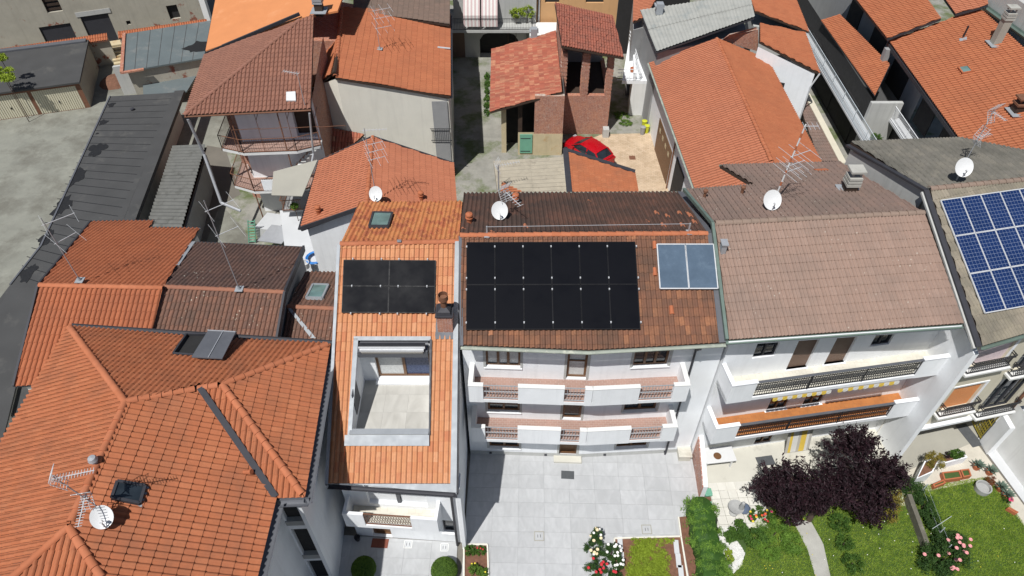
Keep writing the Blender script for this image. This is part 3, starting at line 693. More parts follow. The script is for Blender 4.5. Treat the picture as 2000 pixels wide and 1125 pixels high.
# ================================================================= HOUSE B: the narrow terrace house
zB = 5.7
B = thing('terrace_house', 'narrow white house with bright orange roof and a sunken roof terrace', 'house', (-4.6, 18, 0))
bL, bR = at(640,944,zB), at(880,944,zB); bRm = at(893,944,zB)
rm = (at(665,478,10.5)+at(893,472,10.5))/2
plB = plane(bL, bR, rm)
bRL, bRR, bRRm = onpl(665,478,plB), onpl(888,473,plB), onpl(897,473,plB)
l1, r1, l2, r2 = onpl(645,849,plB), onpl(882.6,849,plB), onpl(655.3,659,plB), onpl(886,659,plB)
tTL, tTR, tBR, tBL = onpl(693,659,plB), onpl(841,659,plB), onpl(838,850,plB), onpl(684,850,plB)
bfront = [[bL,bR,r1,l1],[l1,tBL,tTL,l2],[tBR,r1,r2,tTR],[l2,r2,bRR,bRL]]
bB1, bB2 = at(702,396,8.86), at(903,395,8.86)
pvB = [[onpl(u, v, plB) for u, v in ((672,510),(852,511),(850,612),(669,611))]]
broof = deck(B, bfront, M['metal'], .12)
tiles(broof, B, bfront, (bL,bR), M['tB'], 'port', .205, .40, cover=pvB)
bback = deck(B, [bRL,bRRm,bB2,bB1], M['metal'], .12)
tiles(bback, B, [bRL,bRRm,bB2,bB1], (bB1,bB2), M['tBback'], 'port', .205, .40)
ridge(broof, bRL, bRRm, r=.12)
# metal verges, gutters and flashings
nB = plB[1] if plB[1].z > 0 else -plB[1]
def onB(u, v, h=.135): return onpl(u, v, plB)+nB*h
part('verge_flashing', MB().slab([onB(880,945), onB(892,966), onB(897,473), onB(889,473)], .05), M['zinc'], B)
part('verge_flashing', MB().slab([onB(636,946), onB(642,946), onB(666,478), onB(660,478)], .05), M['zinc'], B)
part('verge_board', MB().beam(onB(637,948,-.12), onB(661,478,-.12), .05, .3), M['metal'], B)
part('verge_board', MB().beam(onB(893.5,966,-.12), onB(898.5,473,-.12), .05, .3), M['metal'], B)
part('eave_flashing', MB().slab([onB(690,945,.02), onB(892,945,.02), onB(892,966,.02)], .03), M['zinc'], B)
gutter(B, [at(640,950,zB-.05), at(893,967,zB-.05)], M['metal'], .1)
part('ridge_flashing', MB().slab([onB(777,476,.2), onB(785,476,.2), onB(785,471,.22), onB(777,471,.22)], .02), M['lead'], B)
part('opening_flashing', MB().slab([onB(680,850), onB(688,850), onB(701,662), onB(692,662)], .06), M['zinc'], B)
part('opening_flashing', MB().slab([onB(692,658), onB(842,658), onB(842,666), onB(692,666)], .06), M['zinc'], B)
part('opening_flashing', MB().slab([onB(838,850), onB(841,850), onB(844,664), onB(840,664)], .06), M['metal'], B)
part('apron_flashing', MB().slab([onB(674,871,.15), onB(839,871,.15), onB(839,850,.17), onB(675,850,.17)], .04), M['zinc'], B)
# the sunken terrace
zt = 5.9
Y0t = (tBL.y+tBR.y)/2+.05; Y1t = (tTL.y+tTR.y)/2-.25; XLb, XRb = at(703,836,zt).x, at(838,836,zt).x+.02
def zB_at(x, y): return plB[0].z-((x-plB[0].x)*nB.x+(y-plB[0].y)*nB.y)/nB.z
XL, XR = tBL.x+.02, tBR.x-.02
mb = MB()
for x, sgn in ((XL,1),(XR,-1)):
    mb.poly([V((x,Y0t,zt)), V((x,Y1t,zt)), V((x,Y1t,zB_at(x,Y1t)+.03)), V((x,Y0t,zB_at(x,Y0t)+.03))])
part('terrace_side_wall', mb, M['white'], B)
ds0, ds1 = .62, XR-XL-.12
mb = MB(); mb.wall((XL,Y1t), (XR,Y1t), zt, zB_at(0,Y1t)+.05, [(ds0,ds1,zt+.14,zt+2.2)], .22); part('terrace_back_wall', mb, M['white'], B)
dw = window(B, (XL,Y1t), (XR,Y1t), ds0, ds1, zt+.14, zt+2.2, .2, M['wood'], M['curtain'], 2, sill=False, fw=.1, name='terrace_door'); dw.children[1].data.materials[0] = plain('blue_blind', (.03,.05,.12), .3, .2, 5, 30, bmp=0)
part('threshold', MB().obox((XL+ds0-.1,Y1t-.25,zt), (ds1-ds0+.2,0,0), (0,.25,0), (0,0,.12)), M['white'], B)
part('terrace_parapet', MB().obox((XL,Y0t-.12,zt), (XR-XL,0,0), (0,.22,0), (0,0,zB_at(0,Y0t)-zt+.16)), M['white2'], B); part('parapet_coping', MB().obox((XL-.02,Y0t-.14,zB_at(0,Y0t)+.163), (XR-XL+.04,0,0), (0,.26,0), (0,0,.02)), M['zinc'], B)
part('side_window', MB().obox((XL+.002,Y0t+1.15,zt+.35), (.03,0,0), (0,.85,0), (0,0,1.35)), M['lead'], B)
part('lintel_flashing', MB().obox((XL+.12,Y1t-.42,zB_at(0,Y1t)-.34), (XR-XL-.24,0,0), (0,.6,0), (0,0,.36)), M['lead'], B)
fl = part('terrace_floor', MB().poly([(XL,Y0t,zt-.02),(XR,Y0t,zt-.02),(XR,Y1t,zt-.02),(XL,Y1t,zt-.02)]), JOINT, B)
slab_field(fl, [(XL,Y0t),(XR,Y0t),(XR,Y1t),(XL,Y1t)], 1.0, .9, zt, M['terraceslab'], name='floor_slab', org=(XL,Y0t-.3), gap=.004)
# walls and street front
b0, b1 = V((-7.0,14.2,0)), V((-2.2,13.85,0))
mb = MB(); Lf = (b1-b0).length
fh = [(1.0,3.5,3.2,5.3),(.75,1.6,.02,2.15),(4.0,4.5,.9,2.1)]
mb.wall(b0, b1, 0, 5.65, fh, .3)
mb.poly([V((-2.2,13.85,0)), V((-2.2,26.2,0)), V((-2.2,26.2,8.9)), V((-2.2,bRRm.y,10.3)), V((-2.2,13.85,5.75))])
mb.poly([V((-7.0,26.2,0)), V((-7.0,14.2,0)), V((-7.0,14.2,5.75)), V((-7.0,bRL.y,10.3)), V((-7.0,26.2,8.9))])
mb.poly([V((-2.2,26.2,0)), V((-7.0,26.2,0)), V((-7.0,26.2,8.8)), V((-2.2,26.2,8.8))]); part('wall', mb, M['white'], B)
part('white_pier', MB().obox((-2.21,13.55,0), (.16,0,0), (0,.7,0), (0,0,5.5)), M['white'], B)
shutter(B, b0, b1, 1.0, 2.2, 3.2, 5.3, .2, M['white_shutter']); shutter(B, b0, b1, 2.35, 3.5, 3.2, 5.3, .2, M['white_shutter'])
part('shutter_post', MB().obox(b0+(b1-b0)/Lf*2.2+V((0,.1,3.2)), (b1-b0)/Lf*.15, (0,.15,0), (0,0,2.1)), M['lead'], B)
window(B, b0, b1, .75, 1.6, .02, 2.15, .2, M['wood'], M['wood'], 1, sill=False, fw=.1, name='front_door')
window(B, b0, b1, 4.0, 4.5, .9, 2.1, .2, M['metal'], M['glass'], 1, name='window')
e = (b1-b0)/Lf; nn = V((e.y,-e.x,0))
def bal(s, d, z): return b0+e*s+nn*d+V((0,0,z))
mb = MB(); mb.obox(bal(.15,.0,2.72), e*3.9, nn*.85, V((0,0,.22))); part('balcony_slab', mb, M['white'], B)
part('balcony_floor', MB().obox(bal(.3,.003,2.94), e*3.6, nn*.7, V((0,0,.012))), M['creamfloor'], B)
for o_, ax, ay in ((bal(.15,.72,2.94),e*.85,nn*.13),(bal(.15,.003,2.94),e*.13,nn*.717),(bal(2.95,.72,2.94),e*1.1,nn*.13),(bal(3.92,.003,2.94),e*.13,nn*.717)): part('balcony_parapet', MB().obox(o_, ax, ay, V((0,0,.9))), M['white'], B)
mb = MB(); q0, q1 = bal(1.0,.78,2.98), bal(2.95,.78,2.98)
for z in (0,.85): mb.beam(q0+V((0,0,z)), q1+V((0,0,z)), .04, .04)
mb.beam(q0, q0+V((0,0,.85)), .04, .04, up=(1,0,0)); mb.beam(q1, q1+V((0,0,.85)), .04, .04, up=(1,0,0))
for i in range(18):
    a = i/18; c = (i+1)/18*1.0
    for s in (0,1): mb.beam(lerp(q0,q1,(i+s)/18), lerp(q0,q1,(i+1-s)/18)+V((0,0,.42)), .014, .014); mb.beam(lerp(q0,q1,(i+s)/18)+V((0,0,.42)), lerp(q0,q1,(i+1-s)/18)+V((0,0,.84)), .014, .014)
part('lattice_railing', mb, M['rust'], B)
part('downpipe', MB().path([at(889,968,5.6), V((-2.45,13.72,5.2)), V((-2.45,13.72,.02))], .055, 8), M['metal'], B, True)
# chimney of B: sheet base, brick-clad stack, metal cap and open cowl
c0 = onpl(870,655,plB); ch = part('chimney', MB().obox(c0+V((-.30,.05,.0)), (.62,0,0), (0,.62,0), (0,0,1.05)), M['brickveneer'], B)
part('chimney_flashing', MB().slab([onB(850,663,.09), onB(888,663,.09), onB(889,606,.09), onB(853,606,.09)], .03), M['lead'], ch)
mb = MB(); mb.box(c0+V((.01,.36,1.09)), (.72,.72,.06)); mb.lathe([(.42,1.1),(.36,1.28),(.15,1.42)], c0+V((.01,.36,0)), 4, phase=math.pi/4); part('chimney_cap', mb, M['metal'], ch)
mb = MB(); mb.lathe([(.13,1.3),(.13,1.75),(.2,1.8),(.2,2.05),(.185,2.05),(.185,1.85),(.02,1.83)], c0+V((.01,.36,0)), 18); part('cowl', mb, M['rust'], ch, True)
rooflight(B, ((722,448),(730,421),(767,422),(759,448)), plane(bRL,bRRm,bB1), M['metal'])

# ================================================================= HOUSE C: the balcony house in the middle
zC = 9.38
Ch = thing('balcony_house', 'white three-storey house with weathered brown tile roof and brick-floored balconies', 'house', (3.3, 22, 0))
cL, cM, cR = at(900,673,zC), at(1150,684,zC), at(1404,669,zC)
cRm = at(1419,668,zC)
plC = slope(at(900,675,zC), at(1404,674,zC), 20, (0,1))
cL, cM, cR, cRm = onpl(902,674,plC), onpl(1150,684,plC), onpl(1404,670,plC), onpl(1419,669,plC)
cRL, cRR, cRRm = onpl(899,461,plC), onpl(1381,457,plC), onpl(1391,456,plC)
zr = (cRL.z+cRR.z)/2
cB1, cB2, cB2m = at(906,378,9.15), at(1322,376,9.15), at(1336,376,9.15)
pvC = [onpl(u, v, plC) for u, v in ((911,647),(1249,646),(1239,476),(912,477))]; thC = [onpl(u, v, plC) for u, v in ((1287,568),(1400,568),(1391,481),(1281,481))]
croof = deck(Ch, [cL,cM,cRm,cRRm,cRL], M['darkwood'], .14)
tiles(croof, Ch, [cL,cM,cR,cRR,cRL], (at(900,675,zC),at(1404,674,zC)), M['tC'], 'port', .205, .385, jit=.006, cover=(pvC,thC))
cback = deck(Ch, [cRL,cRRm,cB2m,cB1], M['darkwood'], .14)
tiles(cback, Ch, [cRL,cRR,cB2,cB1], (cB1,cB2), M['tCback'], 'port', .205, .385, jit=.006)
ridge(croof, cRL, cRR, r=.12)
nC = plC[1] if plC[1].z > 0 else -plC[1]
part('verge_flashing', MB().slab([p+nC*.06 for p in (cR,cRm,cRRm,cRR)], .05), M['lead'], Ch)
pb = plane(cRL,cRRm,cB1); nb = pb[1] if pb[1].z > 0 else -pb[1]
part('verge_flashing', MB().slab([p+nb*.06 for p in (cRR,cRRm,cB2m,cB2)], .05), M['lead'], Ch)
part('verge_flashing', MB().slab([onpl(u, v, plC)+nC*.06 for u, v in ((899,676),(905,676),(902,462),(896,462))], .05), M['lead'], Ch)
gutter(Ch, [cL+V((-.05,-.08,-.06)), cM+V((0,-.08,-.06)), cRm+V((0,-.08,-.06))], M['gutter'], .085)
gutter(Ch, [cB1+V((0,.08,-.06)), cB2m+V((0,.08,-.06))], M['gutter'], .08)
# safety line along the ridge
mb = MB(); p0, p1 = onpl(951,462,plC)+V((0,.1,.45)), onpl(1345,456,plC)+V((0,.1,.45)); mb.tube(p0, p1, .012)
for p in (p0, p1): mb.box(p-V((0,0,.2)), (.06,.06,.45)); mb.box(p-V((0,.1,.38)), (.22,.3,.03))
part('lifeline', mb, M['galv'], Ch)
f0, fm, f1 = V((-2.05,18.4,0)), V((3.3,18.18,0)), V((8.75,18.5,0))
L1, L2 = (fm-f0).length, (f1-fm).length
W1 = [(.95,2.4,7.05,8.55),(.95,2.4,3.72,5.3),(.95,2.4,.6,2.3)]
W2 = [(1.75,3.25,7.12,8.55),(1.75,3.25,3.78,5.3),(1.75,3.25,.65,2.3)]
D1 = [(4.35,5.2,6.4,8.6),(4.35,5.2,3.3,5.4),(4.35,5.2,.12,2.3)]
mb = MB(); mb.wall(f0, fm, 0, 9.2, W1+D1, .22); mb.wall(fm, f1, 0, 9.2, W2, .22)
mb.poly([V((8.75,18.5,0)), V((8.75,27.4,0)), V((8.75,27.4,8.8)), V((8.75,cRR.y,zr-.25)), V((8.75,18.5,9.2))])
mb.poly([V((-2.05,27.4,0)), V((-2.05,18.4,0)), V((-2.05,18.4,9.2)), V((-2.05,cRL.y,zr-.25)), V((-2.05,27.4,8.8))])
mb.poly([V((8.75,27.4,0)), V((-2.05,27.4,0)), V((-2.05,27.4,8.8)), V((8.75,27.4,8.8))]); part('wall', mb, M['white'], Ch)
for a, b, W in ((f0,fm,W1),(fm,f1,W2)):
    for k, h in enumerate(W): window(Ch, a, b, *h, .18, M['wood'], M['curtain'] if k == 0 and a is f0 else M['glass'], 3 if k == 0 else 2, fw=.09)
for k, h in enumerate(D1): window(Ch, f0, fm, *h, .18, M['wood'], M['curtain'] if k == 0 else (M['wood'] if k == 2 else M['glass']), 1 if k else 1, 2 if k < 2 else 0, sill=False, fw=.1, name='balcony_door' if k < 2 else 'front_door')
mb = MB()   # grey frames round the openings
for a, b, W in ((f0,fm,W1+D1),(fm,f1,W2)):
    e = (b-a).normalized(); o = V((e.y,-e.x,0))
    for h in W:
        for x in (h[0]-.1, h[1]): mb.obox(a+e*x+V((0,0,h[2])), e*.1, o*.025, V((0,0,h[3]-h[2])))
part('window_surround', mb, M['greywall'], Ch)
def bent(s, d):     # a point s metres along the bent front, d metres out
    if abs(s-L1) < .02:
        ea, eb = (fm-f0)/L1, (f1-fm)/L2; na, nb_ = V((ea.y,-ea.x,0)), V((eb.y,-eb.x,0)); m_ = (na+nb_).normalized(); return fm+m_*(d/m_.dot(na))
    if s < L1: e = (fm-f0)/L1; p = f0+e*s
    else: e = (f1-fm)/L2; p = fm+e*(s-L1)
    return p+V((e.y,-e.x,0))*d
DB = 1.15
for zf in (6.12, 3.02):
    mb = MB(); ss = [.3, L1, L1+3.95]
    ring = [bent(s, 0) for s in ss]+[bent(s, DB) for s in reversed(ss)]; mb.prism([(p.x,p.y) for p in ring], zf, zf+.2); part('balcony_slab', mb, M['white'], Ch)
    mb = MB(); ring = [bent(s, .003) for s in ss]+[bent(s, DB-.02) for s in reversed(ss)]; mb.prism([(p.x,p.y) for p in ring], zf+.2, zf+.215); part('balcony_floor', mb, M['redfloor'], Ch)
    segs = [(.3,.9),(2.35,4.25),(5.1,L1),(L1,L1+1.9),(L1+3.3,L1+3.95)]
    for s0, s1 in segs:
        a, b = bent(s0+1e-4, DB-.16), bent(s1-1e-4, DB-.16); e = (b-a); o = V((e.y,-e.x,0)).normalized()
        mb = MB(); mb.obox(a+V((0,0,zf-.02)), e, o*.165, V((0,0,1.12))); pp_ = part('balcony_parapet', mb, M['white'], Ch); part('parapet_coping', MB().obox(a-o*.02-e.normalized()*.01+V((0,0,zf+1.1)), e+e.normalized()*.02, o*.2, V((0,0,.035))), M['white2'], pp_)
    for s0 in (.3, L1+3.79):
        a, b = bent(s0, .003), bent(s0, DB-.16); e = b-a; o = V((-e.y,e.x,0)).normalized(); 
        mb = MB(); mb.obox(a+V((0,0,zf-.02)), e, o*.16, V((0,0,1.12))); pp_ = part('balcony_parapet', mb, M['white'], Ch); part('parapet_coping', MB().obox(a+V((0,0,zf+1.103))-o*.02, e, o*.2, V((0,0,.05))), M['white2'], pp_)
    for s0, s1 in ((.9,2.35),(4.25,5.1),(L1+1.9,L1+3.3)): railing(Ch, [bent(s0,DB-.05), bent(s1,DB-.05)], zf+.2, .92, M['galv'], .13, .012, 'balcony_railing', rails=(1.0,.55,.08))
part('downpipe', MB().path([onpl(1370,676,plC)+V((0,0,-.2)), V((7.55,18.34,8.2)), V((7.55,18.34,.03))], .05, 8), M['metal'], Ch, True)
part('skirting', MB().wall(f0+V((0,-.02,0)), fm+V((0,-.02,0)), 0, .32).wall(fm+V((0,-.02,0)), f1+V((0,-.02,0)), 0, .32), M['greywall'], Ch)
part('door_step', MB().obox(bent(4.1,.02)+V((0,0,.02)), (fm-f0)/L1*1.35, V((0,-.35,0)), V((0,0,.12))), M['terrazzo'], Ch)
for s in (1.0,3.7,6.6,9.6): c = bent(s,.05)+V((0,0,.2)); part('wall_lamp', MB().box(c, (.12,.05,.1)), M['metal'], Ch)
# ================================================================= HOUSE D: pinkish roof, long balconies
zD = 9.6
D = thing('long_balcony_house', 'white house with pinkish tile roof and two full-width railed balconies', 'house', (14, 22, 0))
dL, dR = at(1424,664,zD), at(1880,632,zD)
plD = slope(dL, dR, 20, (0,1)); dRL, dRR = onpl(1396,437,plD), onpl(1803,416,plD)
droof = deck(D, [dL,dR,dRR,dRL], M['darkwood'], .14)
tiles(droof, D, [dL,dR,dRR,dRL], (dL,dR), M['tD'], 'double', .30, .385, jit=.004)
plDb = slope(V((dRL.x,dRL.y,dRL.z)), V((dRR.x,dRR.y,dRL.z)), 17, (0,-1))
dbk = [dRL, dRR, onpl(1640,317,plDb), onpl(1406,323,plDb), onpl(1472,362,plDb), onpl(1338,371,plDb)]
dback = deck(D, dbk, M['darkwood'], .14)
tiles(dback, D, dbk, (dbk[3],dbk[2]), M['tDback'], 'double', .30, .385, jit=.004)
ridge(droof, dRL, dRR, M['ridgeD'], r=.13)
gutter(D, [dL+V((-.1,-.08,-.06)), dR+V((.05,-.08,-.06))], M['copper'], .09)
gutter(D, [dbk[5]+V((0,.06,-.05)), dbk[4]+V((0,.06,-.05))], M['copper'], .07)
gutter(D, [dbk[3]+V((0,.06,-.05)), dbk[2]+V((0,.06,-.05))], M['copper'], .07)
part('verge_flashing', MB().beam(dL+V((-.1,0,.03)), dRL+V((-.1,0,.03)), .12, .16).beam(dRL+V((-.1,0,.03)), dbk[5]+V((-.06,0,.03)), .12, .16), M['copper'], D)
part('fascia', MB().beam(dL+V((0,-.02,-.2)), dR+V((0,-.02,-.2)), .05, .22), M['white'], D)
g0, g1 = V((8.82,18.31,0)), V((18.8,19.9,0)); Ld = (g1-g0).length; ed = (g1-g0)/Ld; nd = V((ed.y,-ed.x,0))
zf1, zf2 = 2.88, 6.05
hD = [(1.27,2.27,7.4,8.6),(3.12,4.07,zf2+.22,8.6),(4.87,5.82,zf2+.22,8.6),(6.67,7.57,7.15,8.25),
      (1.27,2.17,4.25,5.3),(3.07,4.02,zf1+.22,5.25),(4.82,5.77,zf1+.22,5.25),(6.72,7.72,4.2,5.3),
      (1.22,2.22,1.0,2.1),(3.22,4.12,.12,2.25),(6.92,8.62,.9,2.1)]
mb = MB(); mb.wall(g0, g1, 0, 9.45, hD, .2)
bb0, bb1 = V((8.85,26.2,0)), V((18.9,27.2,0))
mb.poly([g1, bb1, bb1+V((0,0,9.0)), V((18.9,dRR.y,dRR.z-.3)), g1+V((0,0,9.5))]); mb.poly([bb0, g0, g0+V((0,0,9.5)), V((8.85,dRL.y,dRL.z-.3)), bb0+V((0,0,9.0))])
mb.poly([bb1, bb0, bb0+V((0,0,9)), bb1+V((0,0,9))]); part('wall', mb, M['white'], D)
for i, h in enumerate(hD):
    if i in (1,2): shutter(D, g0, g1, *h, .12, M['shutter']); part('sill', MB().obox(g0+ed*(h[0]-.05)+nd*.08+V((0,0,h[2]-.05)), ed*(h[1]-h[0]+.1), -nd*.2, V((0,0,.05))), M['white'], D)
    else: window(D, g0, g1, *h, .15, M['metal'] if i in (0,3) else M['wood'], M['glass'], 2, sill=i in (5,6), name='balcony_door' if i in (5,6,9) else 'window')
PD = 1.15
for zf, fmat in ((zf2, M['creamfloor']), (zf1, M['orangefloor'])):
    mb = MB(); mb.obox(g0+V((0,0,zf)), ed*Ld, nd*PD, V((0,0,.2))); part('balcony_slab', mb, M['white'], D)
    part('balcony_floor', MB().obox(g0+ed*.1+nd*.003+V((0,0,zf+.2)), ed*(Ld-.3), nd*(PD-.06), V((0,0,.015))), fmat, D)
    H = 1.05
    for s0, s1 in ((0,1.1),(Ld-1.6,Ld-.2)):
        pp_ = part('balcony_parapet', MB().obox(g0+ed*s0+nd*(PD-.12)+V((0,0,zf-.02)), ed*(s1-s0), nd*.125, V((0,0,H+.22))), M['white'], D); part('parapet_coping', MB().obox(g0+ed*(s0-.02)+nd*(PD-.15)+V((0,0,zf+H+.2)), ed*(s1-s0+.04), nd*.19, V((0,0,.05))), M['white'], pp_)
    for s0 in (0, Ld-.32):
        pp_ = part('balcony_parapet', MB().obox(g0+ed*s0+nd*.003+V((0,0,zf-.02)), ed*.12, nd*(PD-.123), V((0,0,H+.22))), M['white'], D); part('parapet_coping', MB().obox(g0+ed*(s0-.03)+nd*.01+V((0,0,zf+H+.203)), ed*.18, nd*(PD-.17), V((0,0,.05))), M['white'], pp_)
    r0, r1 = g0+ed*1.1+nd*(PD-.05), g0+ed*(Ld-1.6)+nd*(PD-.05)
    railing(D, [r0, r1], zf+.2, 1.0, M['iron'], .105, .011, 'balcony_railing', rails=(1.0,.82,.45,.08), post=2.4)
    part('rail_cap', MB().beam(r0+nd*.02+V((0,0,zf+1.23)), r1+nd*.02+V((0,0,zf+1.23)), .12, .035), M['lead'], D)
a = V((18.42,19.95,0)); b = V((18.58,17.85,0)); x_ = V((.2,0,0)); part('end_wall', MB().add([a,b,b+x_,a+x_,a+V((0,0,9.2)),b+V((0,0,8.55)),b+x_+V((0,0,8.55)),a+x_+V((0,0,9.2))], [(0,3,2,1),(4,5,6,7),(0,1,5,4),(1,2,6,5),(2,3,7,6),(3,0,4,7)]), M['white'], D)
# folded scalloped awnings under the upper balcony
for k, (s0, s1) in enumerate(((2.1,4.75),(5.05,7.9))):
    t = thing('awning', ['rolled yellow and white scalloped awning over left doors of the pink-roofed house', 'rolled yellow and white scalloped awning over right doors of the pink-roofed house'][k], 'awning', g0+ed*s0+nd*.9+V((0,0,zf2-.3)), 'scalloped balcony awnings')
    part('roller', MB().tube(g0+ed*s0+nd*1.05+V((0,0,zf2-.1)), g0+ed*s1+nd*1.05+V((0,0,zf2-.1)), .07), M['whitecloth'], t, True)
    n = 12; w_ = (s1-s0)/n
    for c, mt in ((0,M['yellowcloth']),(1,M['whitecloth'])):
        for i in range(c, n, 2):
            mb = MB()
            a = g0+ed*(s0+i*w_)+nd*1.17+V((0,0,zf2-.05)); pts = [a, a+ed*w_]
            for j in range(7): tt = math.pi*j/6; pts.append(a+ed*(w_/2+w_/2*math.cos(tt))+V((0,0,-.12-.09*math.sin(tt)))+nd*.03)
            mb.poly(pts); mb.poly([p-nd*.01 for p in reversed(pts)]); part('valance', mb, mt, t)
# striped yellow sun blind leaning at the ground floor
t = thing('striped_blind', 'yellow, white and grey striped canvas blind hung by the ground-floor door', 'blind', g0+ed*4.9+nd*.5)
for i in range(9):
    a, b = g0+ed*(4.55+i*.14)+nd*.1+V((0,0,2.35)), g0+ed*(4.55+i*.14)+nd*.7+V((0,0,.12))
    part('cloth_strip', MB().add([a, a+ed*.14, b+ed*.14, b, a-nd*.02, a+ed*.14-nd*.02, b+ed*.14-nd*.02, b-nd*.02], [(0,3,2,1),(4,5,6,7),(0,1,5,4),(2,3,7,6)]), (M['greycloth'],M['whitecloth'],M['yellowcloth'])[(i*2+i//3)%3], t)
part('top_bar', MB().tube(g0+ed*4.5+nd*.1+V((0,0,2.37)), g0+ed*5.9+nd*.1+V((0,0,2.37)), .03), M['alu'], t)
# chimney with stepped slab cowl, pipes
def slab_chimney(root, c, w, mat, n=3, h=.75, shaft='darkwood'):
    ch = part('chimney', MB().box(c+V((0,0,h/2-.15)), (w,w,h+.3)), M[shaft], root)
    part('chimney_flashing', MB().box(c+V((0,-.1,.03)), (w+.5,w+.5,.03), 0), M['zinc'], ch)
    for i in range(n): part('cowl_slab', MB().box(c+V((0,0,h+.06+i*.17)), (w*(1.25-.04*i),w*(1.25-.04*i),.12)), mat, ch)
    mb = MB(); zz = h+.06+n*.17
    for sx in (-1,1):
        for sy in (-1,1): mb.box(c+V((sx*w*.35,sy*w*.35,zz+.08)), (.08,.08,.18))
    mb.box(c+V((0,0,zz+.22)), (w*1.35,w*1.2,.1)); part('cowl_top', mb, mat, ch); return ch
slab_chimney(D, onpl(1657,372,plDb), .5, M['path'], 3, .4)
for u, v in ((1375,387),(1448,380)): c = onpl(u, v, plDb); part('vent_pipe', MB().lathe([(.07,0),(.07,.35),(.11,.36),(.11,.46),(0,.5)], c, 10), M['rust'], D, True)
c = onpl(1410,492,plD); part('vent_box', MB().box(c+V((0,0,.25)), (.2,.3,.5)).box(c+V((0,0,.52)), (.28,.4,.05)), M['galv'], D)
part('tile_patch', MB().slab([onpl(u, v, plDb)+V((0,0,.1)) for u, v in ((1588,333),(1612,332),(1619,335),(1594,336))], .02), M['terracotta'], D)

# ================================================================= HOUSE E: grey roof with the blue modules
zE = 9.3
E_ = thing('grey_roof_house', 'beige house with grey lichened roof at the right edge carrying blue solar panels', 'house', (23, 23, 0))
eL, eR = at(1918,676,zE), at(2000,652,zE); ed2 = (eR-eL).normalized(); eR = eL+ed2*9
plE = slope(eL, eR, 21, (0,1)); eRL = onpl(1814,370,plE); q = onpl(2000,352,plE); eRR = eRL+(q-eRL).normalized()*9
eroof = deck(E_, [eL,eR,eRR,eRL], M['darkwood'], .16)
pvE = [onpl(u, v, plE) for u, v in ((1918,615),(2060,590),(2060,365),(1832,395))]
tiles(eroof, E_, [eL,eR,eRR,eRL], (eL,eR), M['tE'], 'double', .30, .40, jit=.005, cover=(pvE,))
plEb = slope(eRL, eRR, 15, (0,-1)); ebk = [eRL, eRR, onpl(2080,300,plEb), onpl(2000,292,plEb), onpl(1874,271,plEb), onpl(1660,282,plEb)]
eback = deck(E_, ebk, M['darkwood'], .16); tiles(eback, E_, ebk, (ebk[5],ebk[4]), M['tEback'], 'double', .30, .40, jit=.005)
ridge(eroof, eRL, eRR, M['ridgeD'], r=.13)
part('verge_board', MB().beam(eL+V((-.1,0,-.05)), eRL+V((-.1,0,-.05)), .22, .1).beam(eRL+V((-.1,0,-.05)), ebk[5]+V((-.1,0,-.05)), .22, .1), M['metal'], E_)
part('verge_coping', MB().beam(eL+V((-.24,0,-.16)), eRL+V((-.24,0,-.16)), .09, .1), M['greywall'], E_)
gutter(E_, [eL+V((0,-.08,-.05)), eR+V((0,-.08,-.05))], M['copper'], .08)
nE = plE[1] if plE[1].z > 0 else -plE[1]
h0 = V((18.7,18.28,0)); h1 = h0+V((math.cos(.218),math.sin(.218),0))*9; Le = 9; ee = (h1-h0)/Le; ne = V((ee.y,-ee.x,0))
hE = [(.5,2.3,6.95,8.75),(3.25,5.0,5.95,8.1),(.85,2.4,3.6,5.4),(3.25,5.0,2.75,5.3)]
mb = MB(); mb.wall(h0, h1, 2.5, 9.1, hE, .18); mb.poly([V((ebk[5].x+.15,ebk[5].y-.3,0)), V((eRL.x+.05,eRL.y,0)), V((eRL.x+.05,eRL.y,eRL.z-.15)), V((ebk[5].x+.15,ebk[5].y-.3,ebk[5].z-.15))])
mb.poly([V((eRL.x+.05,eRL.y,0)), h0, h0+V((0,0,9.1)), V((eRL.x+.05,eRL.y,eRL.z-.15))]); mb.obox(h0+V((0,0,2.38)), ee*Le, -ne*2.4, V((0,0,.12)))
mb.wall(h0-ne*1.3, h0-ne*1.3+ee*5, 0, 2.4); part('wall', mb, M['beige'], E_)
part('back_side_wall', MB().poly([V((eRL.x-.03,eRL.y,6)), V((eRL.x-.03,eRL.y,eRL.z-.15)), V((ebk[5].x-.03,ebk[5].y-.3,ebk[5].z-.15)), V((ebk[5].x-.03,ebk[5].y-.3,6))]), M['greywall'], E_)
shutter(E_, h0, h1, *hE[0], .12, M['pink_shutter']); shutter(E_, h0, h1, *hE[2], .12, M['orange_shutter'])
for h in (hE[1],hE[3]): window(E_, h0, h1, *h, .16, M['metal'], M['glass'], 3, sill=False)
for h in (hE[0],hE[2]): part('window_surround', MB().obox(h0+ee*(h[0]-.12)+V((0,0,h[3])), ee*(h[1]-h[0]+.24), ne*.03, V((0,0,.1))).obox(h0+ee*h[1]+V((0,0,h[2])), ee*.12, ne*.03, V((0,0,h[3]-h[2]))), M['white'], E_)
for h in hE[:4]:
    a, b = h0+ee*(h[0]-.12)+ne*.3, h0+ee*(h[1]+.12)+ne*.3; zb_ = h[2]-.06
    part('ledge', MB().obox(h0+ee*(h[0]-.2)+ne*.001+V((0,0,zb_-.12)), ee*(h[1]-h[0]+.4), ne*.38, V((0,0,.1))), M['white2'], E_)
    railing(E_, [h0+ee*(h[0]-.12)+ne*.02, a, b, h0+ee*(h[1]+.12)+ne*.02], zb_, .75, M['iron'], .1, .014, 'window_railing', rails=(1.0,.85,.12))
part('plinth', MB().obox(h0+ne*.001+V((0,0,2.36)), ee*5.2, ne*.2, V((0,0,.16))), M['white'], E_)
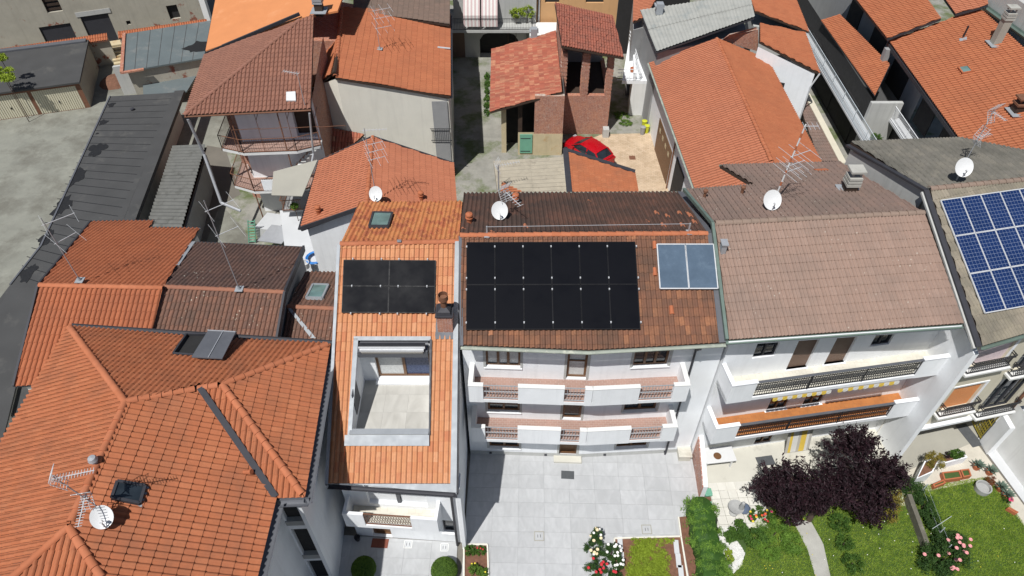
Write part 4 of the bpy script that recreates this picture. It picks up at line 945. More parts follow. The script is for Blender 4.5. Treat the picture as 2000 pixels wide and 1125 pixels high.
part('recess_shade_panel', MB().obox(h0+ee*.1-ne*1.26+V((0,0,.02)), ee*3.6, -ne*.02, V((0,0,2.3))), M['shadegrey'], E_)  # dark grey sheet paints the shade of the recessed ground floor
part('passage_wall', MB().obox(V((23.42,20.55,0)), V((.2,0,0)), V((0,1.5,0)), V((0,0,2.35))), M['greywall'], E_)
part('gate_pier', MB().obox(V((23.42,18.35,0)), V((.25,0,0)), V((0,.75,0)), V((0,0,2.34))), M['white'], E_)
gt = thing('metal_gate', 'gold-painted barred metal gate at the foot of the beige house', 'gate', V((23.45,19.8,0)))
mb = MB(); o = V((23.48,19.12,0)); ey = V((0,1,0))
for z in (.15,1.25,2.3): mb.beam(o+V((0,0,z)), o+ey*1.4+V((0,0,z)), .05, .05)
for i in range(12): mb.beam(o+ey*(.127*i)+V((0,0,.1)), o+ey*(.127*i)+V((0,0,2.35)), .03, .03, up=(0,1,0))
part('bars', mb, M['brass'], gt); mb = MB()
for i in range(4):
    for j in range(4): mb.box(o+ey*(.2+.13*i)+V((-.02,0,.3+.22*j)), (.02,.08,.1))
part('ornament', mb, M['brass'], gt, kind='stuff')
part('downpipe', MB().path([h0+ee*5.25+ne*.1+V((0,0,9.0)), h0+ee*5.25+ne*.1+V((0,0,.1))], .07, 8), M['rust'], E_, True)
solo('door_mat', MB().box(at(1893,850,.02), (.6,1.3,.02), .25), M['mat'], 'long dark mat before the gold barred gate', 'mat')
lw = thing('corner_wing', 'pale wall of the next house at the right picture edge', 'house', h1)
part('wall', MB().wall(h0+ee*5.3+ne*.05, h0+ee*5.3+ne*.05+V((.6,-3.4,0)), 0, 3.0), M['white2'], lw)

# ================================================================= HOUSES F: the low row behind the hipped house
F1 = thing('orange_row_house', 'low house with plain orange roof behind the hipped house, felt roof to its left', 'house', (-21, 23, 0))
z0 = 8.2; p0, p1 = at(78,558,z0), at(318,563,z0)
plf = slope(p0, p1, 22, (0,1)); plb = slope(p0, p1, 20, (0,-1)); q0, q1 = onpl(30,755,plf), onpl(275,740,plf)
r0 = deck(F1, [p0,p1,q1,q0], M['metal'], .12); tiles(r0, F1, [p0,p1,q1,q0], (q0,q0+(p1-p0)), M['tF1'], 'port', .22, .38)
bk = [p0, p1, onpl(390,447,plb), onpl(291,446,plb), onpl(300,432,plb), onpl(180,434,plb)]
r1 = deck(F1, bk, M['metal'], .12); tiles(r1, F1, bk, (p0,p1), M['tF1'], 'port', .22, .38); ridge(r0, p0, p1, r=.12)
body(F1, [q0,q1,p1,bk[2],bk[5],p0], .2, M['cream'], .2)
part('verge_board', MB().beam(q0+V((-.05,0,.02)), p0+V((-.05,0,.02)), .1, .2).beam(p0+V((-.05,0,.02)), bk[5]+V((-.05,0,.02)), .1, .2), M['metal'], F1)
gutter(F1, [bk[5]+V((0,.06,0)), bk[4]+V((0,.06,0))], M['metal'], .08); gutter(F1, [bk[3]+V((0,.06,0)), bk[2]+V((0,.06,0))], M['metal'], .08)
F2 = thing('brown_row_house', 'low house with lichen-spotted dark brown roof between two orange ones', 'house', (-14, 24, 0))
z0 = 8.0; p0, p1 = at(319,561,z0), at(555,572,z0)
plf = slope(p0, p1, 20, (0,1)); plb = slope(p0, p1, 20, (0,-1)); q0, q1 = onpl(285,690,plf), onpl(535,690,plf)
r0 = deck(F2, [p0,p1,q1,q0], M['metal'], .12); tiles(r0, F2, [p0,p1,q1,q0], (q0,q0+(p1-p0)), M['tF2'], 'port', .2, .36, jit=.005)
bk = [p0, p1, onpl(592,485,plb), onpl(382,475,plb)]
r1 = deck(F2, bk, M['metal'], .12); tiles(r1, F2, bk, (p0,p1), M['tF2b'], 'port', .2, .36, jit=.005); ridge(r0, p0, p1, M['ridgeF'], r=.11)
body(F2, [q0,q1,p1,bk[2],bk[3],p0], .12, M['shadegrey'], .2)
part('verge_board', MB().beam(q1+V((.05,0,.02)), p1+V((.05,0,.02)), .1, .3).beam(p1+V((.05,0,.02)), bk[2]+V((.05,0,.02)), .1, .3), M['metal'], F2)
gutter(F2, [bk[3]+V((0,.06,0)), bk[2]+V((0,.06,0))], M['metal'], .08)
part('valley_flashing', MB().slab([p+V((0,0,.13)) for p in (onpl(345,521,plb), onpl(352,521,plb), onpl(383,475,plb), onpl(374,475,plb))], .02), M['zinc'], F2)
F3 = thing('small_brown_roof_house', 'small brown-roofed annex with a skylight beside the narrow terrace house', 'house', (-9, 22, 0))
z0 = 7.0; p0, p1 = at(562,600,z0), at(660,604,z0)
plf = slope(p0, p1, 18, (0,1)); plb = slope(p0, p1, 18, (0,-1)); q0, q1 = onpl(552,690,plf), onpl(662,690,plf)
r0 = deck(F3, [p0,p1,q1,q0], M['metal'], .12); tiles(r0, F3, [p0,p1,q1,q0], (q0,q0+(p1-p0)), M['tF2'], 'port', .2, .36)
bk = [p0, p1, onpl(662,533,plb), onpl(596,532,plb)]
r1 = deck(F3, bk, M['metal'], .12); tiles(r1, F3, bk, (p0,p1), M['tF2'], 'port', .2, .36); ridge(r0, p0, p1, M['ridgeF'], r=.11)
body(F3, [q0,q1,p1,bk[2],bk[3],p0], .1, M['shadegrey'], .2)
rooflight(F3, ((599,587),(612,561),(642,562),(630,588)), plb, M['zinc'])
part('valley_flashing', MB().slab([onpl(u, v, plf)+V((0,0,.1)) for u, v in ((561,603),(568,603),(618,663),(608,663))], .02), M['zinc'], F3)

# ================================================================= flat felt roofs
def flat(name, label, px, z, mat, wallm, seams=None, edge=None, cat='garage', patches=()):
    t = thing(name, label, cat, at(*px[0], 0)); top = [at(u, v, z) for u, v in px]
    mb = MB(); n = len(top); part('wall', MB().prism([(p.x,p.y) for p in offset_ring(top,.08)], 0, z-.1), wallm, t)
    part('roof', MB().slab(top, .1), mat, t); return t, top
K1, k1 = flat('felt_roof_garage', 'long garage block with black felt roof patched with tar', ((215,188),(340,181),(240,432),(60,790),(-60,860),(-60,660),(20,556),(80,480)), 2.6, M['bitumen'], M['greywall'])
mb = MB()
for i in range(1, 26):
    t = i/26; a = lerp(at(215,188,2.6), at(20,556,2.6), t); b = lerp(at(340,181,2.6), at(150,600,2.6), t); mb.beam(a+V((.1,0,.0)), b+V((0,0,.0)), .05, .006)
part('felt_seam', mb, M['tar'], K1, kind='stuff')
part('kerb', MB().beam(at(352,180,2.75), at(252,440,2.75), .7, .3), M['bitumen'], K1)
part('edge_trim', MB().beam(at(215,188,2.62), at(80,480,2.62), .1, .08).beam(at(80,480,2.62), at(20,556,2.62), .1, .08), M['lead'], K1)
def blob(c, rx, ry, z, seed, n=26):
    rr = random.Random(seed); ph = [rr.uniform(0, 6.28) for _ in range(5)]; pts = []
    for i in range(n):
        a = 2*math.pi*i/n; k = 1+.18*math.sin(3*a+ph[0])+.14*math.sin(5*a+ph[1])+.10*math.sin(8*a+ph[2])+.05*math.sin(13*a+ph[3]); pts.append((c.x+rx*k*math.cos(a), c.y+ry*k*math.sin(a), z))
    return pts
for i, (u, v, rx, ry) in enumerate(((218,205,.22,.3),(202,239,.28,.32),(190,292,.55,.75),(152,345,.38,.9),(122,402,.45,.95),(90,465,.32,.7),(55,534,.36,.7),(190,261,.1,.1))):
    c = at(u, v, 2.6); mb = MB(); mb.slab([V(p) for p in blob(c, rx, ry, 2.616, i)], .008); part('tar_patch', mb, M['tar'], K1)
part('roof_vent', MB().lathe([(.12,0),(.12,.12),(.16,.13),(0,.18)], at(259,215,2.6), 10), M['metal'], K1, True)
K4, k4 = flat('low_felt_roof_shed', 'lower dark felt roof at the left edge below the long garage', ((-80,700),(25,562),(76,562),(30,758),(5,860),(-80,930)), 2.9, M['bitumen'], M['greywall'])
K2 = thing('lockup_garage', 'garage block with two cream ribbed doors and dark felt roof', 'garage', (-37, 51, 0))
a0, a1 = V((-43.5,46.9,0)), V((-33.7,49.75,0)); e = (a1-a0).normalized(); n_ = V((-e.y,e.x,0)); hh = 2.25; L = (a1-a0).length
part('wall', MB().wall(a0, a1, 0, hh, [(L-3.55,L-.35,.02,1.98),(L-6.95,L-3.8,.02,1.98),(L-9.9,L-7.3,.02,1.98)], .1), M['rust'], K2); part('side_wall', MB().wall(a1, a1+n_*6.4, 0, hh), M['old'], K2)
part('roof', MB().slab([a0-n_*.25+V((0,0,hh+.12)), a1-n_*.25+e*.15+V((0,0,hh+.12)), a1+n_*6.5+e*.15+V((0,0,hh+.3)), a0+n_*6.5+V((0,0,hh+.3))], .14), M['bitumen'], K2)
part('roof_kerb', MB().beam(a0+n_*6.3+V((0,0,hh+.36)), a1+n_*6.3+V((0,0,hh+.36)), .5, .12), M['lead'], K2)
for s0, s1 in ((L-3.55,L-.35),(L-6.95,L-3.8),(L-9.9,L-7.3)):
    mb = MB(); k = int((s1-s0)/.16)
    for i in range(k): x = s0+(s1-s0)*i/k; mb.obox(a0+e*(x+.012)+n_*.01+V((0,0,.03)), e*((s1-s0)/k-.05), n_*.06, V((0,0,1.94)))
    mb.obox(a0+e*s0+n_*.07+V((0,0,.025)), e*(s1-s0), n_*.02, V((0,0,1.95))); dr = part('garage_door', mb, M['garage'], K2)
    part('handle', MB().box(a0+e*((s0+s1)/2)+V((0,0,.85)), (.06,.12,.16)), M['iron'], dr)
K3 = thing('green_felt_roof_garage', 'flat garage with grey-green felt roof beside the brown hipped roof', 'garage', (-26, 52, 0))
kp = [at(240,140,2.7), at(398,113,2.7), at(412,40,2.7), at(245,66,2.7)]
part('roof', MB().slab(kp, .12), M['bitumen2'], K3); part('wall', MB().prism([(p.x,p.y) for p in offset_ring(kp,.25)], 0, 2.58), M['old'], K3)
mb = MB()
for i in range(1,7): mb.beam(lerp(kp[0],kp[1],i/7)+V((0,0,.006)), lerp(kp[3],kp[2],i/7)+V((0,0,.006)), .04, .012)
part('felt_seam', mb, M['bitumen'], K3, kind='stuff')
part('brick_edge', MB().beam(at(238,142,2.72), at(243,66,2.72), .25, .2).beam(at(238,142,2.72), at(281,135,2.72), .25, .12), M['brick'], K3)
part('end_wall', MB().obox(at(243,186,0), at(275,181,0)-at(243,186,0), V((0,.25,0)), V((0,0,2.5))), M['greywall'], K3)
part('tar_patch', MB().slab([V(p) for p in blob(at(386,92,2.7), .9, .9, 2.716, 33)], .008), M['tar'], K3)
struct('felt_flat', MB().slab([at(u, v, 1.2) for u, v in ((280,186),(365,178),(395,128),(278,142))], .1), M['bitumen2'], label='grey flat deck below the green felt roof', cat='roof')['kind'] = 'structure'
# corrugated shed
Ns = thing('corrugated_shed', 'narrow shed with dirty grey corrugated roof beside the felt garage', 'shed', at(340,380,0))
s4 = [at(285,446,2.3), at(355,448,2.9), at(402,284,2.9), at(337,286,2.3)]
def corrugated(parent, quad, mat, pitch=.16, amp=.035, rows=3, cols=1, name='roof_sheet', seed=0):
    quad = flatten(quad)
    """corrugated sheets, waves run from edge 0-1 to 3-2; each sheet is its own piece"""
    a, b, c, d = [V(p) for p in quad]; rr = random.Random(seed)
    n = newell([a,b,c,d]); n = n if n.z > 0 else -n
    for i in range(rows):
        for j in range(cols):
            t0, t1 = i/rows, min(1,(i+1)/rows+.01); u0, u1 = j/cols, min(1,(j+1)/cols+.004)
            A_, B_ = lerp(a,d,t0), lerp(b,c,t0); D_, C_ = lerp(a,d,t1), lerp(b,c,t1)
            p, q, r, s = lerp(A_,B_,u0), lerp(A_,B_,u1), lerp(D_,C_,u1), lerp(D_,C_,u0)
            L = (q-p).length; k = max(4, int(L/pitch)*4); mb = MB(); lift = n*(.012*((rows-i) % 2)+.006*(j % 2)+rr.uniform(0,.006)+.02)
            for m in range(k+1):
                f = m/k; w_ = n*(amp*.5*math.cos(2*math.pi*m/4)); mb.v.append(tuple(lerp(p,q,f)+w_+lift+n*.02)); mb.v.append(tuple(lerp(s,r,f)+w_+lift))
            mb.f = [(2*m, 2*m+2, 2*m+3, 2*m+1) for m in range(k)]; part(name, mb, mat, parent)
rf = part('roof', MB().slab([p-V((0,0,.16)) for p in flatten(s4)], .04), M['darkwood'], Ns)
corrugated(rf, [s4[1],s4[2],s4[3],s4[0]], M['fibredark'], .32, .085, 1, 5)
part('wall', MB().prism([(p.x,p.y) for p in offset_ring(s4,.15)], 0, 2.2), M['shadegrey'], Ns)
# ================================================================= HOUSE G: cross gable behind the terrace house
G = thing('gabled_house', 'house with salmon gable roof just behind the narrow terrace house', 'house', (-7.5, 32, 0))
z0, z1 = 5.4, 7.0
g = dict(rb=at(728,268,z1), rf=at(716,402,z1), lb=at(625,315,z0), lf=at(586,447,z0), rb2=at(886,320,z0), rf2=at(895,440,z0))
lf = [g['lb'],g['lf'],g['rf'],g['rb']]; rt = [g['rf'],g['rf2'],g['rb2'],g['rb']]
r0 = deck(G, [lf,rt], M['metal'], .14); tiles(r0, G, lf, (g['lf'],g['lb']), M['tG'], 'port', .21, .36); tiles(r0, G, rt, (g['rf2'],g['rb2']), M['tG'], 'port', .21, .36); ridge(r0, g['rf'], g['rb'], r=.12)
body(G, [g['lf'],g['rf'],g['rf2'],g['rb2'],g['rb'],g['lb']], .3, M['white'], .2)
gutter(G, [g['lf']+V((-.06,0,-.02)), g['lb']+V((-.06,0,-.02))], M['metal'], .07); part('verge_board', MB().beam(g['lf'], g['rf'], .08, .24), M['metal'], G)
part('verge_board', MB().beam(g['lb'], g['rb'], .08, .2).beam(g['rb'], g['rb2'], .08, .2), M['metal'], G)
pl = plane(g['lb'],g['lf'],g['rf']); pr = plane(g['rf'],g['rf2'],g['rb2'])
def vent(root, c, name='vent_pipe'):
    part(name, MB().lathe([(.12,-.1),(.12,.3),(.17,.31),(.17,.36),(.1,.38),(.1,.46),(.17,.47),(.15,.54),(0,.6)], c, 12), M['terracotta'], root, True)
vent(G, onpl(623,418,pl)); vent(G, onpl(823,390,pr)); 
# ================================================================= HOUSE H: plain gable wall
Hh = thing('blank_gable_house', 'house with bright orange roof and a blank cream gable wall', 'house', (-8, 46, 0))
h = dict(rf=at(655,150,8.4), rb=at(668,16,8.4), le=at(604,166,7.3), lb=at(658,66,7.3), re=at(880,190,6.5), rb2=at(880,28,6.5))
rt = [h['rf'],h['re'],h['rb2'],h['rb']]; lf = [h['le'],h['rf'],h['rb'],h['lb']]
r0 = deck(Hh, [rt,lf], M['darkwood'], .14); tiles(r0, Hh, rt, (h['re'],h['rb2']), M['tH'], 'port', .23, .40, single=False); tiles(r0, Hh, lf, (h['le'],h['lb']), M['tH'], 'port', .23, .40, single=False, jit=.008); ridge(r0, h['rf'], h['rb'], r=.13)
body(Hh, [h['le'],h['rf'],h['re'],h['rb2'],h['rb'],h['lb']], .14, M['cream'], .2)
part('balcony_recess', MB().obox(V((h['re'].x-1.55,h['re'].y+.0,.2)), V((1.3,0,0)), V((0,.06,0)), V((0,0,6.0))), M['shadegrey'], Hh)  # flat plate, its grey stands in for the balcony's shade
railing(Hh, [V((h['re'].x-1.5,h['re'].y-.12)), V((h['re'].x-.1,h['re'].y-.12))], 3.2, 1.0, M['iron'], .12, name='balcony_railing')
gutter(Hh, [h['re']+V((.06,0,-.02)), h['rb2']+V((.06,0,-.02))], M['metal'], .08)
pr = plane(h['rf'],h['re'],h['rb2']); part('wall_pipe', MB().tube(at(738,206,4.9)+V((0,-.2,.0)), at(738,206,4.9)+V((0,.4,0)), .07), M['rust'], Hh)
part('roof_flue', MB().tube(onpl(855,95,pr)+V((0,0,.1)), onpl(879,98,pr)+V((0,0,.12)), .07), M['alu'], Hh)
lean = thing('tumbledown_tile_roof', 'small lean-to of loose broken tiles at the foot of the cream gable', 'roof', at(650,280,3))
lp = [at(617,295,3.6), at(668,302,3.4), at(712,262,4.2), at(620,245,4.6)]
r0 = deck(lean, lp, M['darkwood'], .12); tiles(r0, lean, lp, (lp[0],lp[1]), M['tP'], 'coppo', .2, .36, jit=.06, single=False); part('wall', MB().prism([(p.x,p.y) for p in offset_ring(lp,.2)], 0, 3.2), M['old'], lean)
# ================================================================= HOUSE I: chestnut hipped roof, loggias and stair
I = thing('loggia_house', 'house with chestnut hipped roof, open loggias and red-floored balconies', 'house', (-14.5, 37, 0))
zi = 8.5
iL, iR, iB = at(360,226,zi), at(607,213,zi), at(400,107,zi)
plI = slope(iL, iR, 16, (0,1)); iP, iP2 = onpl(585,40,plI), onpl(613,28,plI)
r0 = deck(I, [[iL,iR,iP2,iP],[iL,iP,iB]], M['darkwood'], .14)
tiles(r0, I, [iL,iR,iP2,iP], (iL,iR), M['tI'], 'port', .23, .38, single=True); tiles(r0, I, [iL,iP,iB], (iL,iB), M['tI'], 'port', .23, .38, single=False)
ridge(r0, iL, iP, tilemat('chestnut_ridge', [(.27,.13,.09),(.30,.14,.1)], (.2,.1,.07), .4), r=.12)
gutter(I, [iL+V((0,-.06,-.02)), iR+V((0,-.06,-.02))], M['rust'], .07)
part('roof_hatch', MB().slab([onpl(u, v, plI)+V((0,0,.16)) for u, v in ((560,201),(579,201),(578,183),(560,184))], .1), M['plasticwhite'], I)
X0, X1, YF = iL.x+.9, iR.x-.2, iR.y+1.3
i0, i1 = V((X0+1.2,YF-.3,0)), V((X1,YF,0)); Li = (i1-i0).length; ei = (i1-i0)/Li; ni = V((ei.y,-ei.x,0))
mb = MB(); mb.wall(i0, i1, 0, zi-.1, [(Li-1.4,Li-.15,5.75,8.1)], .6); mb.wall(i0+V((-.0,5.5,0)), i0, 0, zi-.1); part('wall', mb, M['white'], I); part('side_wall', MB().poly([i1, i1+V((0,5.0,0)), i1+V((0,5.0,zi+1.3)), i1+V((0,0,zi-.1))]), M['brick'], I)
part('door', MB().obox(i0+ei*(Li-1.4)-ni*.5+V((0,0,5.75)), ei*1.25, ni*.05, V((0,0,2.35))), M['darkwood'], I)
part('left_bay', MB().wall(V((X0-.0,YF+4,0)), V((X0,YF-.9,0)), 5.3, 5.4).wall(V((X0+.02,YF+1.2,0)), i0+V((0,1.2,0)), 0, 8.2), M['brick'], I)
for zf, d, fmat in ((5.4,1.25,M['redfloor']),(2.65,1.5,M['creamfloor'])):
    a, b = i0-ei*1.1, i0+ei*(Li+.05); mb = MB()
    ring = [a-ni*2.2, a+ni*d*.55, i0+ei*.3+ni*d, i0+ei*(Li-1.3)+ni*d, b+ni*d*.6, b, i0]
    mb.prism([(p.x,p.y) for p in ring], zf, zf+.18); part('balcony_slab', mb, M['white2'], I)
    mb = MB(); mb.prism([(p.x,p.y) for p in offset_ring(ring,.04)], zf+.18, zf+.2); part('balcony_floor', mb, M['redfloor'] if zf > 5 else M['redfloor'], I)
    railing(I, [p for p in ring[:5]], zf+.2, .95, M['rust'], .14, .008, 'balcony_railing', rails=(1.0,.06), post=2.2)
part('balcony_parapet', MB().obox(i0+ei*.9+ni*1.42+V((0,0,2.85)), ei*(Li-2.4), ni*.1, V((0,0,.85))), M['white'], I)
# open stair with treads between the balconies
st = part('stair_string', MB().beam(i0+ei*(Li-2.9)+ni*.5+V((0,0,2.8)), i0+ei*(Li-.3)+ni*.5+V((0,0,5.4)), .08, .25), M['brick'], I)
for k in range(10): part('tread', MB().obox(i0+ei*(Li-2.9+k*.26)+ni*.1+V((0,0,2.95+k*.26)), ei*.3, ni*.8, V((0,0,.05))), M['white2'], I)
mb = MB()
for s in (.15, 2.9): mb.beam(i0+ei*s+ni*1.15+V((0,0,.1)), i0+ei*s+ni*1.15+V((0,0,8.3)), .06, .06, up=(1,0,0))
for s in (0,1.6,3.4,5.0):
    mb.beam(i0+ei*s+ni*1.2+V((0,0,7.2)), i0+ei*(s+1.7)+ni*1.2+V((0,0,7.25)), .025, .025); mb.beam(i0+ei*s+ni*1.2+V((0,0,7.8)), i0+ei*s+ni*.1+V((0,0,7.9)), .025, .025)
    mb.beam(i0+ei*s+ni*1.2+V((0,0,5.6)), i0+ei*s+ni*1.2+V((0,0,8.35)), .025, .025, up=(1,0,0))
part('clothes_line_frame', mb, M['rust'], I)
part('downpipe', MB().path([at(367,232,8.3), at(398,300,5.6), at(432,396,2.9), at(470,412,2.6)], .09, 8), M['galv'], I, True)
part('corner_pipe', MB().path([iR+V((-.1,-.1,-.2)), at(612,300,5.3), at(606,330,4.9)], .06, 8), M['galv'], I, True)
cano = solo('canopy_sheet', MB().slab([at(530,381,4.7), at(590,383,4.7), at(620,312,5.3), at(534,335,5.1)], .05), M['epave'], 'dirty cream canopy sheet over the stair foot', 'canopy')  # darker colour takes in both dirt and the shade lying on the sheet
annex = thing('white_annex', 'low white outbuilding with a small railed deck beside the salmon-roofed house', 'shed', at(600,440,0))
an = [at(548,412,2.2), at(592,412,2.2), at(650,470,2.2), at(655,520,2.2), at(560,500,2.2)]
part('wall', MB().prism([(p.x,p.y) for p in an], 0, 2.1), M['white'], annex); part('roof', MB().slab([p for p in offset_ring(an,-.05)], .08), M['palepave'], annex)
d4 = [at(552,412,2.9), at(593,410,2.9), at(604,372,2.9), at(562,374,2.9)]
part('deck', MB().slab(d4, .12), M['shadegrey'], annex); railing(annex, [d4[3],d4[0],d4[1]], 2.9, .8, M['rust'], .14, .01)
ac = solo('flower_pot', MB().lathe([(0,0),(.16,0),(.2,.3),(.17,.3),(.15,.22),(0,.22)], at(575,408,2.95), 14), M['terracotta'], 'flower pot with green plant on the small railed deck', 'pot', smooth=True)
# steel water tank, ladder, hose in the little yard
tk = thing('steel_tank', 'shiny stainless steel box tank in the small back yard', 'tank', at(530,465,0))
part('box', MB().obox(at(505,470,0), at(548,476,0)-at(505,470,0), at(530,440,0)-at(505,470,0), V((0,0,1.1))), M['alu'], tk); part('lid', MB().obox(at(503,471,1.1), at(550,477,1.1)-at(503,471,1.1), at(531,440,1.1)-at(503,471,1.1), V((0,0,.06))), M['galv'], tk)
ld = thing('step_ladder', 'green metal ladder leaning beside the steel tank', 'ladder', at(492,470,0))
a, b = at(486,474,.05), at(484,430,2.0); ex = V((.42,.02,0)); mb = MB(); mb.beam(a, b, .05, .05); mb.beam(a+ex, b+ex, .05, .05); part('rails', mb, M['greendoor'], ld)
for i in range(8): part('rung', MB().beam(lerp(a,b,(i+.5)/8), lerp(a,b,(i+.5)/8)+ex, .07, .04), M['greendoor'], ld)
hs = MB()
for k in range(7):
    c = at(615,503,2.28+k*.04); r = .52-.04*(k % 3); pts = [c+V((r*math.cos(t*.3927), r*math.sin(t*.3927), random.uniform(-.02,.02))) for t in range(17)]; hs.path(pts, .035, 6)
solo('hose_coil', hs, M['blue'], 'coil of blue hose by the white outbuilding wall', 'hose', smooth=True)
solo('paint_bucket', MB().lathe([(0,0),(.2,0),(.24,.4),(.22,.4),(.19,.05),(0,.05)], at(598,522,2.22), 14), M['plasticwhite'], 'white bucket below the blue hose coil', 'bucket', smooth=True)
struct('yard_shade_patch', MB().poly([at(u, v, .008) for u, v in ((352,460),(404,284),(440,290),(470,380),(428,402),(400,482))]), M['earth'])  # earth colour laid here to paint the yard's shade
solo('yellow_tarp', MB().slab([at(382,372,.5), at(402,378,.5), at(398,350,.8), at(386,348,.6)], .03), M['ochre'], 'crumpled ochre tarp in the dark gap beside the corrugated shed', 'tarp')
struct('small_yard', MB().poly([at(u, v, .01) for u, v in ((432,400),(470,440),(500,480),(400,480))]), M['concrete'])
# ================================================================= J, O: roofs at the top edge
J = thing('orange_sheet_roof_house', 'house with smooth bright orange sheet roof at the top edge', 'house', (-17, 50, 0))
jp = [at(403,104,8.5), at(585,27,10.2), at(660,24,10.3), at(690,-60,10.6), at(430,-60,8.8)]
r0 = deck(J, jp, M['tJ'], .12); part('verge_board', MB().beam(jp[0], jp[1], .12, .2), M['metal'], J)
part('wall', MB().prism([(p.x,p.y) for p in offset_ring(jp,.3)], 0, 8.2), M['brick'], J)
for u, v in ((624,20),): slab_chimney(J, at(u, v, 10.4), .5, M['galv'], 3, .5)
O_ = thing('grey_brown_roof_house', 'house with grey-brown tiled roof at the top edge behind the cream gable', 'house', (-8, 58, 0))
op = [at(735,-20,8.4), at(880,50,7.0), at(884,-60,7.2), at(735,-60,8.6)]; op = [at(690,20,8.2), at(878,50,6.8), at(880,-70,6.8), at(690,-70,8.2)]
r0 = deck(O_, op, M['darkwood'], .12); tiles(r0, O_, op, (op[1],op[2]), M['tO'], 'port', .23, .38, single=False); part('wall', MB().prism([(p.x,p.y) for p in offset_ring(op,.3)], 0, 6.6), M['cream'], O_)
# ================================================================= L, M: old building and coped wall, top left
Lb = thing('old_plaster_building', 'old building with peeling plaster, brick scars and two grey garage doors', 'building', (-40, 62, 0))
l0, l1 = V((-45.5,57.0,0)), V((-28.0,63.4,0)); L = (l1-l0).length; e = (l1-l0)/L; n_ = V((e.y,-e.x,0))
part('wall', MB().wall(l0, l1, 0, 9, [(4.9,7.4,.02,2.3),(8.35,10.6,.02,2.7),(6.1,7.3,3.4,6.2),(15.4,16.3,1.3,2.55),(11.75,12.1,1.4,1.75)], .3), M['old'], Lb)
for s0, s1, z1_ in ((4.9,7.4,2.3),(8.35,10.6,2.7)): part('garage_door', MB().obox(l0+e*s0-n_*.15+V((0,0,.02)), e*(s1-s0), n_*.03, V((0,0,z1_))), M['metal'], Lb)
for s0, s1, za, zb in ((6.1,7.3,3.4,6.2),(15.4,16.3,1.3,2.55),(11.75,12.1,1.4,1.75)): part('window', MB().obox(l0+e*s0-n_*.28+V((0,0,za)), e*(s1-s0), n_*.03, V((0,0,zb-za))), M['dark'], Lb)
mb = MB()
for i in range(7): mb.obox(l0+e*6.12-n_*.2+V((0,0,3.5+i*.38)), e*1.16, n_*.04, V((0,0,.2)))
part('louvre', mb, M['darkwood'], Lb)
part('door_frame', MB().obox(l0+e*8.1+n_*.01+V((0,0,2.7)), e*2.8, n_*.04, V((0,0,.4))), M['greywall'], Lb)
part('eave', MB().obox(l0+n_*.9+V((0,0,9)), e*L, -n_*4, V((0,0,.2))), M['darkwood'], Lb)
Lo = thing('ochre_house', 'ochre house with a pale garage door in the top left corner', 'house', (-50, 56, 0))
o0, o1 = V((-57,53.0,0)), l0-e*.02; part('wall', MB().wall(o0, o1, 0, 9, [((o1-o0).length-3.6,(o1-o0).length-.9,.02,2.2)], .2), M['ochre'], Lo)
oe = (o1-o0).normalized(); part('garage_door', MB().obox(o1-oe*3.6+V((0,.12,.02)), oe*2.7, V((0,.03,0)), V((0,0,2.2))), M['cream'], Lo)
part('downpipe', MB().tube(o1+V((.0,-.12,0)), o1+V((0,-.12,9)), .08), M['metal'], Lo)
def coped_wall(label, p, q, zt):
    t = thing('coped_wall', label, 'wall', (p+q)/2); p, q = V((p.x,p.y,0)), V((q.x,q.y,0)); e = (q-p).normalized(); n = V((e.y,-e.x,0)); L = (q-p).length
    part('wall', MB().obox(p, e*L, -n*.25, V((0,0,zt-.15))), M['old'], t)
    cp = [p+n*.25+V((0,0,zt-.15)), q+n*.25+V((0,0,zt-.15)), q-n*.5+V((0,0,zt+.1)), p-n*.5+V((0,0,zt+.1))]
    d = deck(t, cp, M['brick'], .08, 'coping'); tiles(d, t, cp, (cp[0],cp[1]), M['tH'], 'coppo', .2, .375, single=True, jit=.01); return t
coped_wall('tile-coped boundary wall behind the cream-doored garages', at(-40,111,2.3), at(210,74,2.3), 2.35)
coped_wall('tile-coped boundary wall behind the green felt roof', at(231,71,2.3), at(405,46,2.3), 2.35)
sp = thing('yellow_steps', 'flight of yellowish timber steps between the two coped walls', 'steps', at(228,110,0))
for k in range(7): t_ = k/7; part('step', MB().box(lerp(at(240,126,.05), at(222,78,1.2), t_), (1.2,.9,.12), .35), M['yellowed'], sp)
struct('rubble_heap', MB().lathe([(1.3,0),(1.0,.25),(.6,.4),(0,.5)], at(226,160,0), 12), M['mulch'], 'stuff')
Wt = thing('white_post', 'tall white rendered pier beside the green felt roof', 'pier', at(405,80,0)); part('pier', MB().obox(at(405,84,0)+V((0,1,0)), (.5,0,0), (0,.5,0), (0,0,5)), M['white2'], Wt)
# ================================================================= P: red shed and brick tower by the alley
P_ = thing('red_tile_shed', 'old shed with mottled red barrel-tile roof and a green door', 'shed', at(1030,300,0))
pp = [at(957,219,3.9), at(1098,180,5.1), at(1086,61,5.1), at(960,97,3.9)]
r0 = deck(P_, pp, M['darkwood'], .12); tiles(r0, P_, pp, (pp[0],pp[3]), M['tP'], 'coppo', .19, .36, jit=.02, single=True)
y0 = at(1060,303,0).y; xa, xb, xc = at(985,303,0).x-.2, at(1042,305,0).x, at(1096,303,0).x
part('brick_wall', MB().obox((xb,y0,1.85), (xc-xb,0,0), (0,.3,0), (0,0,3.05)), M['brick'], P_)
part('base_wall', MB().obox((xb+.001,y0-.02,0), (xc-xb+.02,0,0), (0,.32,0), (0,0,1.85)).wall((xa+1.2,y0+.05), (xb,y0+.05), 0, 1.95), M['yellowed'], P_)
dx0 = at(1015,296,0).x
part('green_door', MB().obox((dx0,y0-.03,.2), (.9,0,0), (0,.06,0), (0,0,1.6)), M['greendoor'], P_)
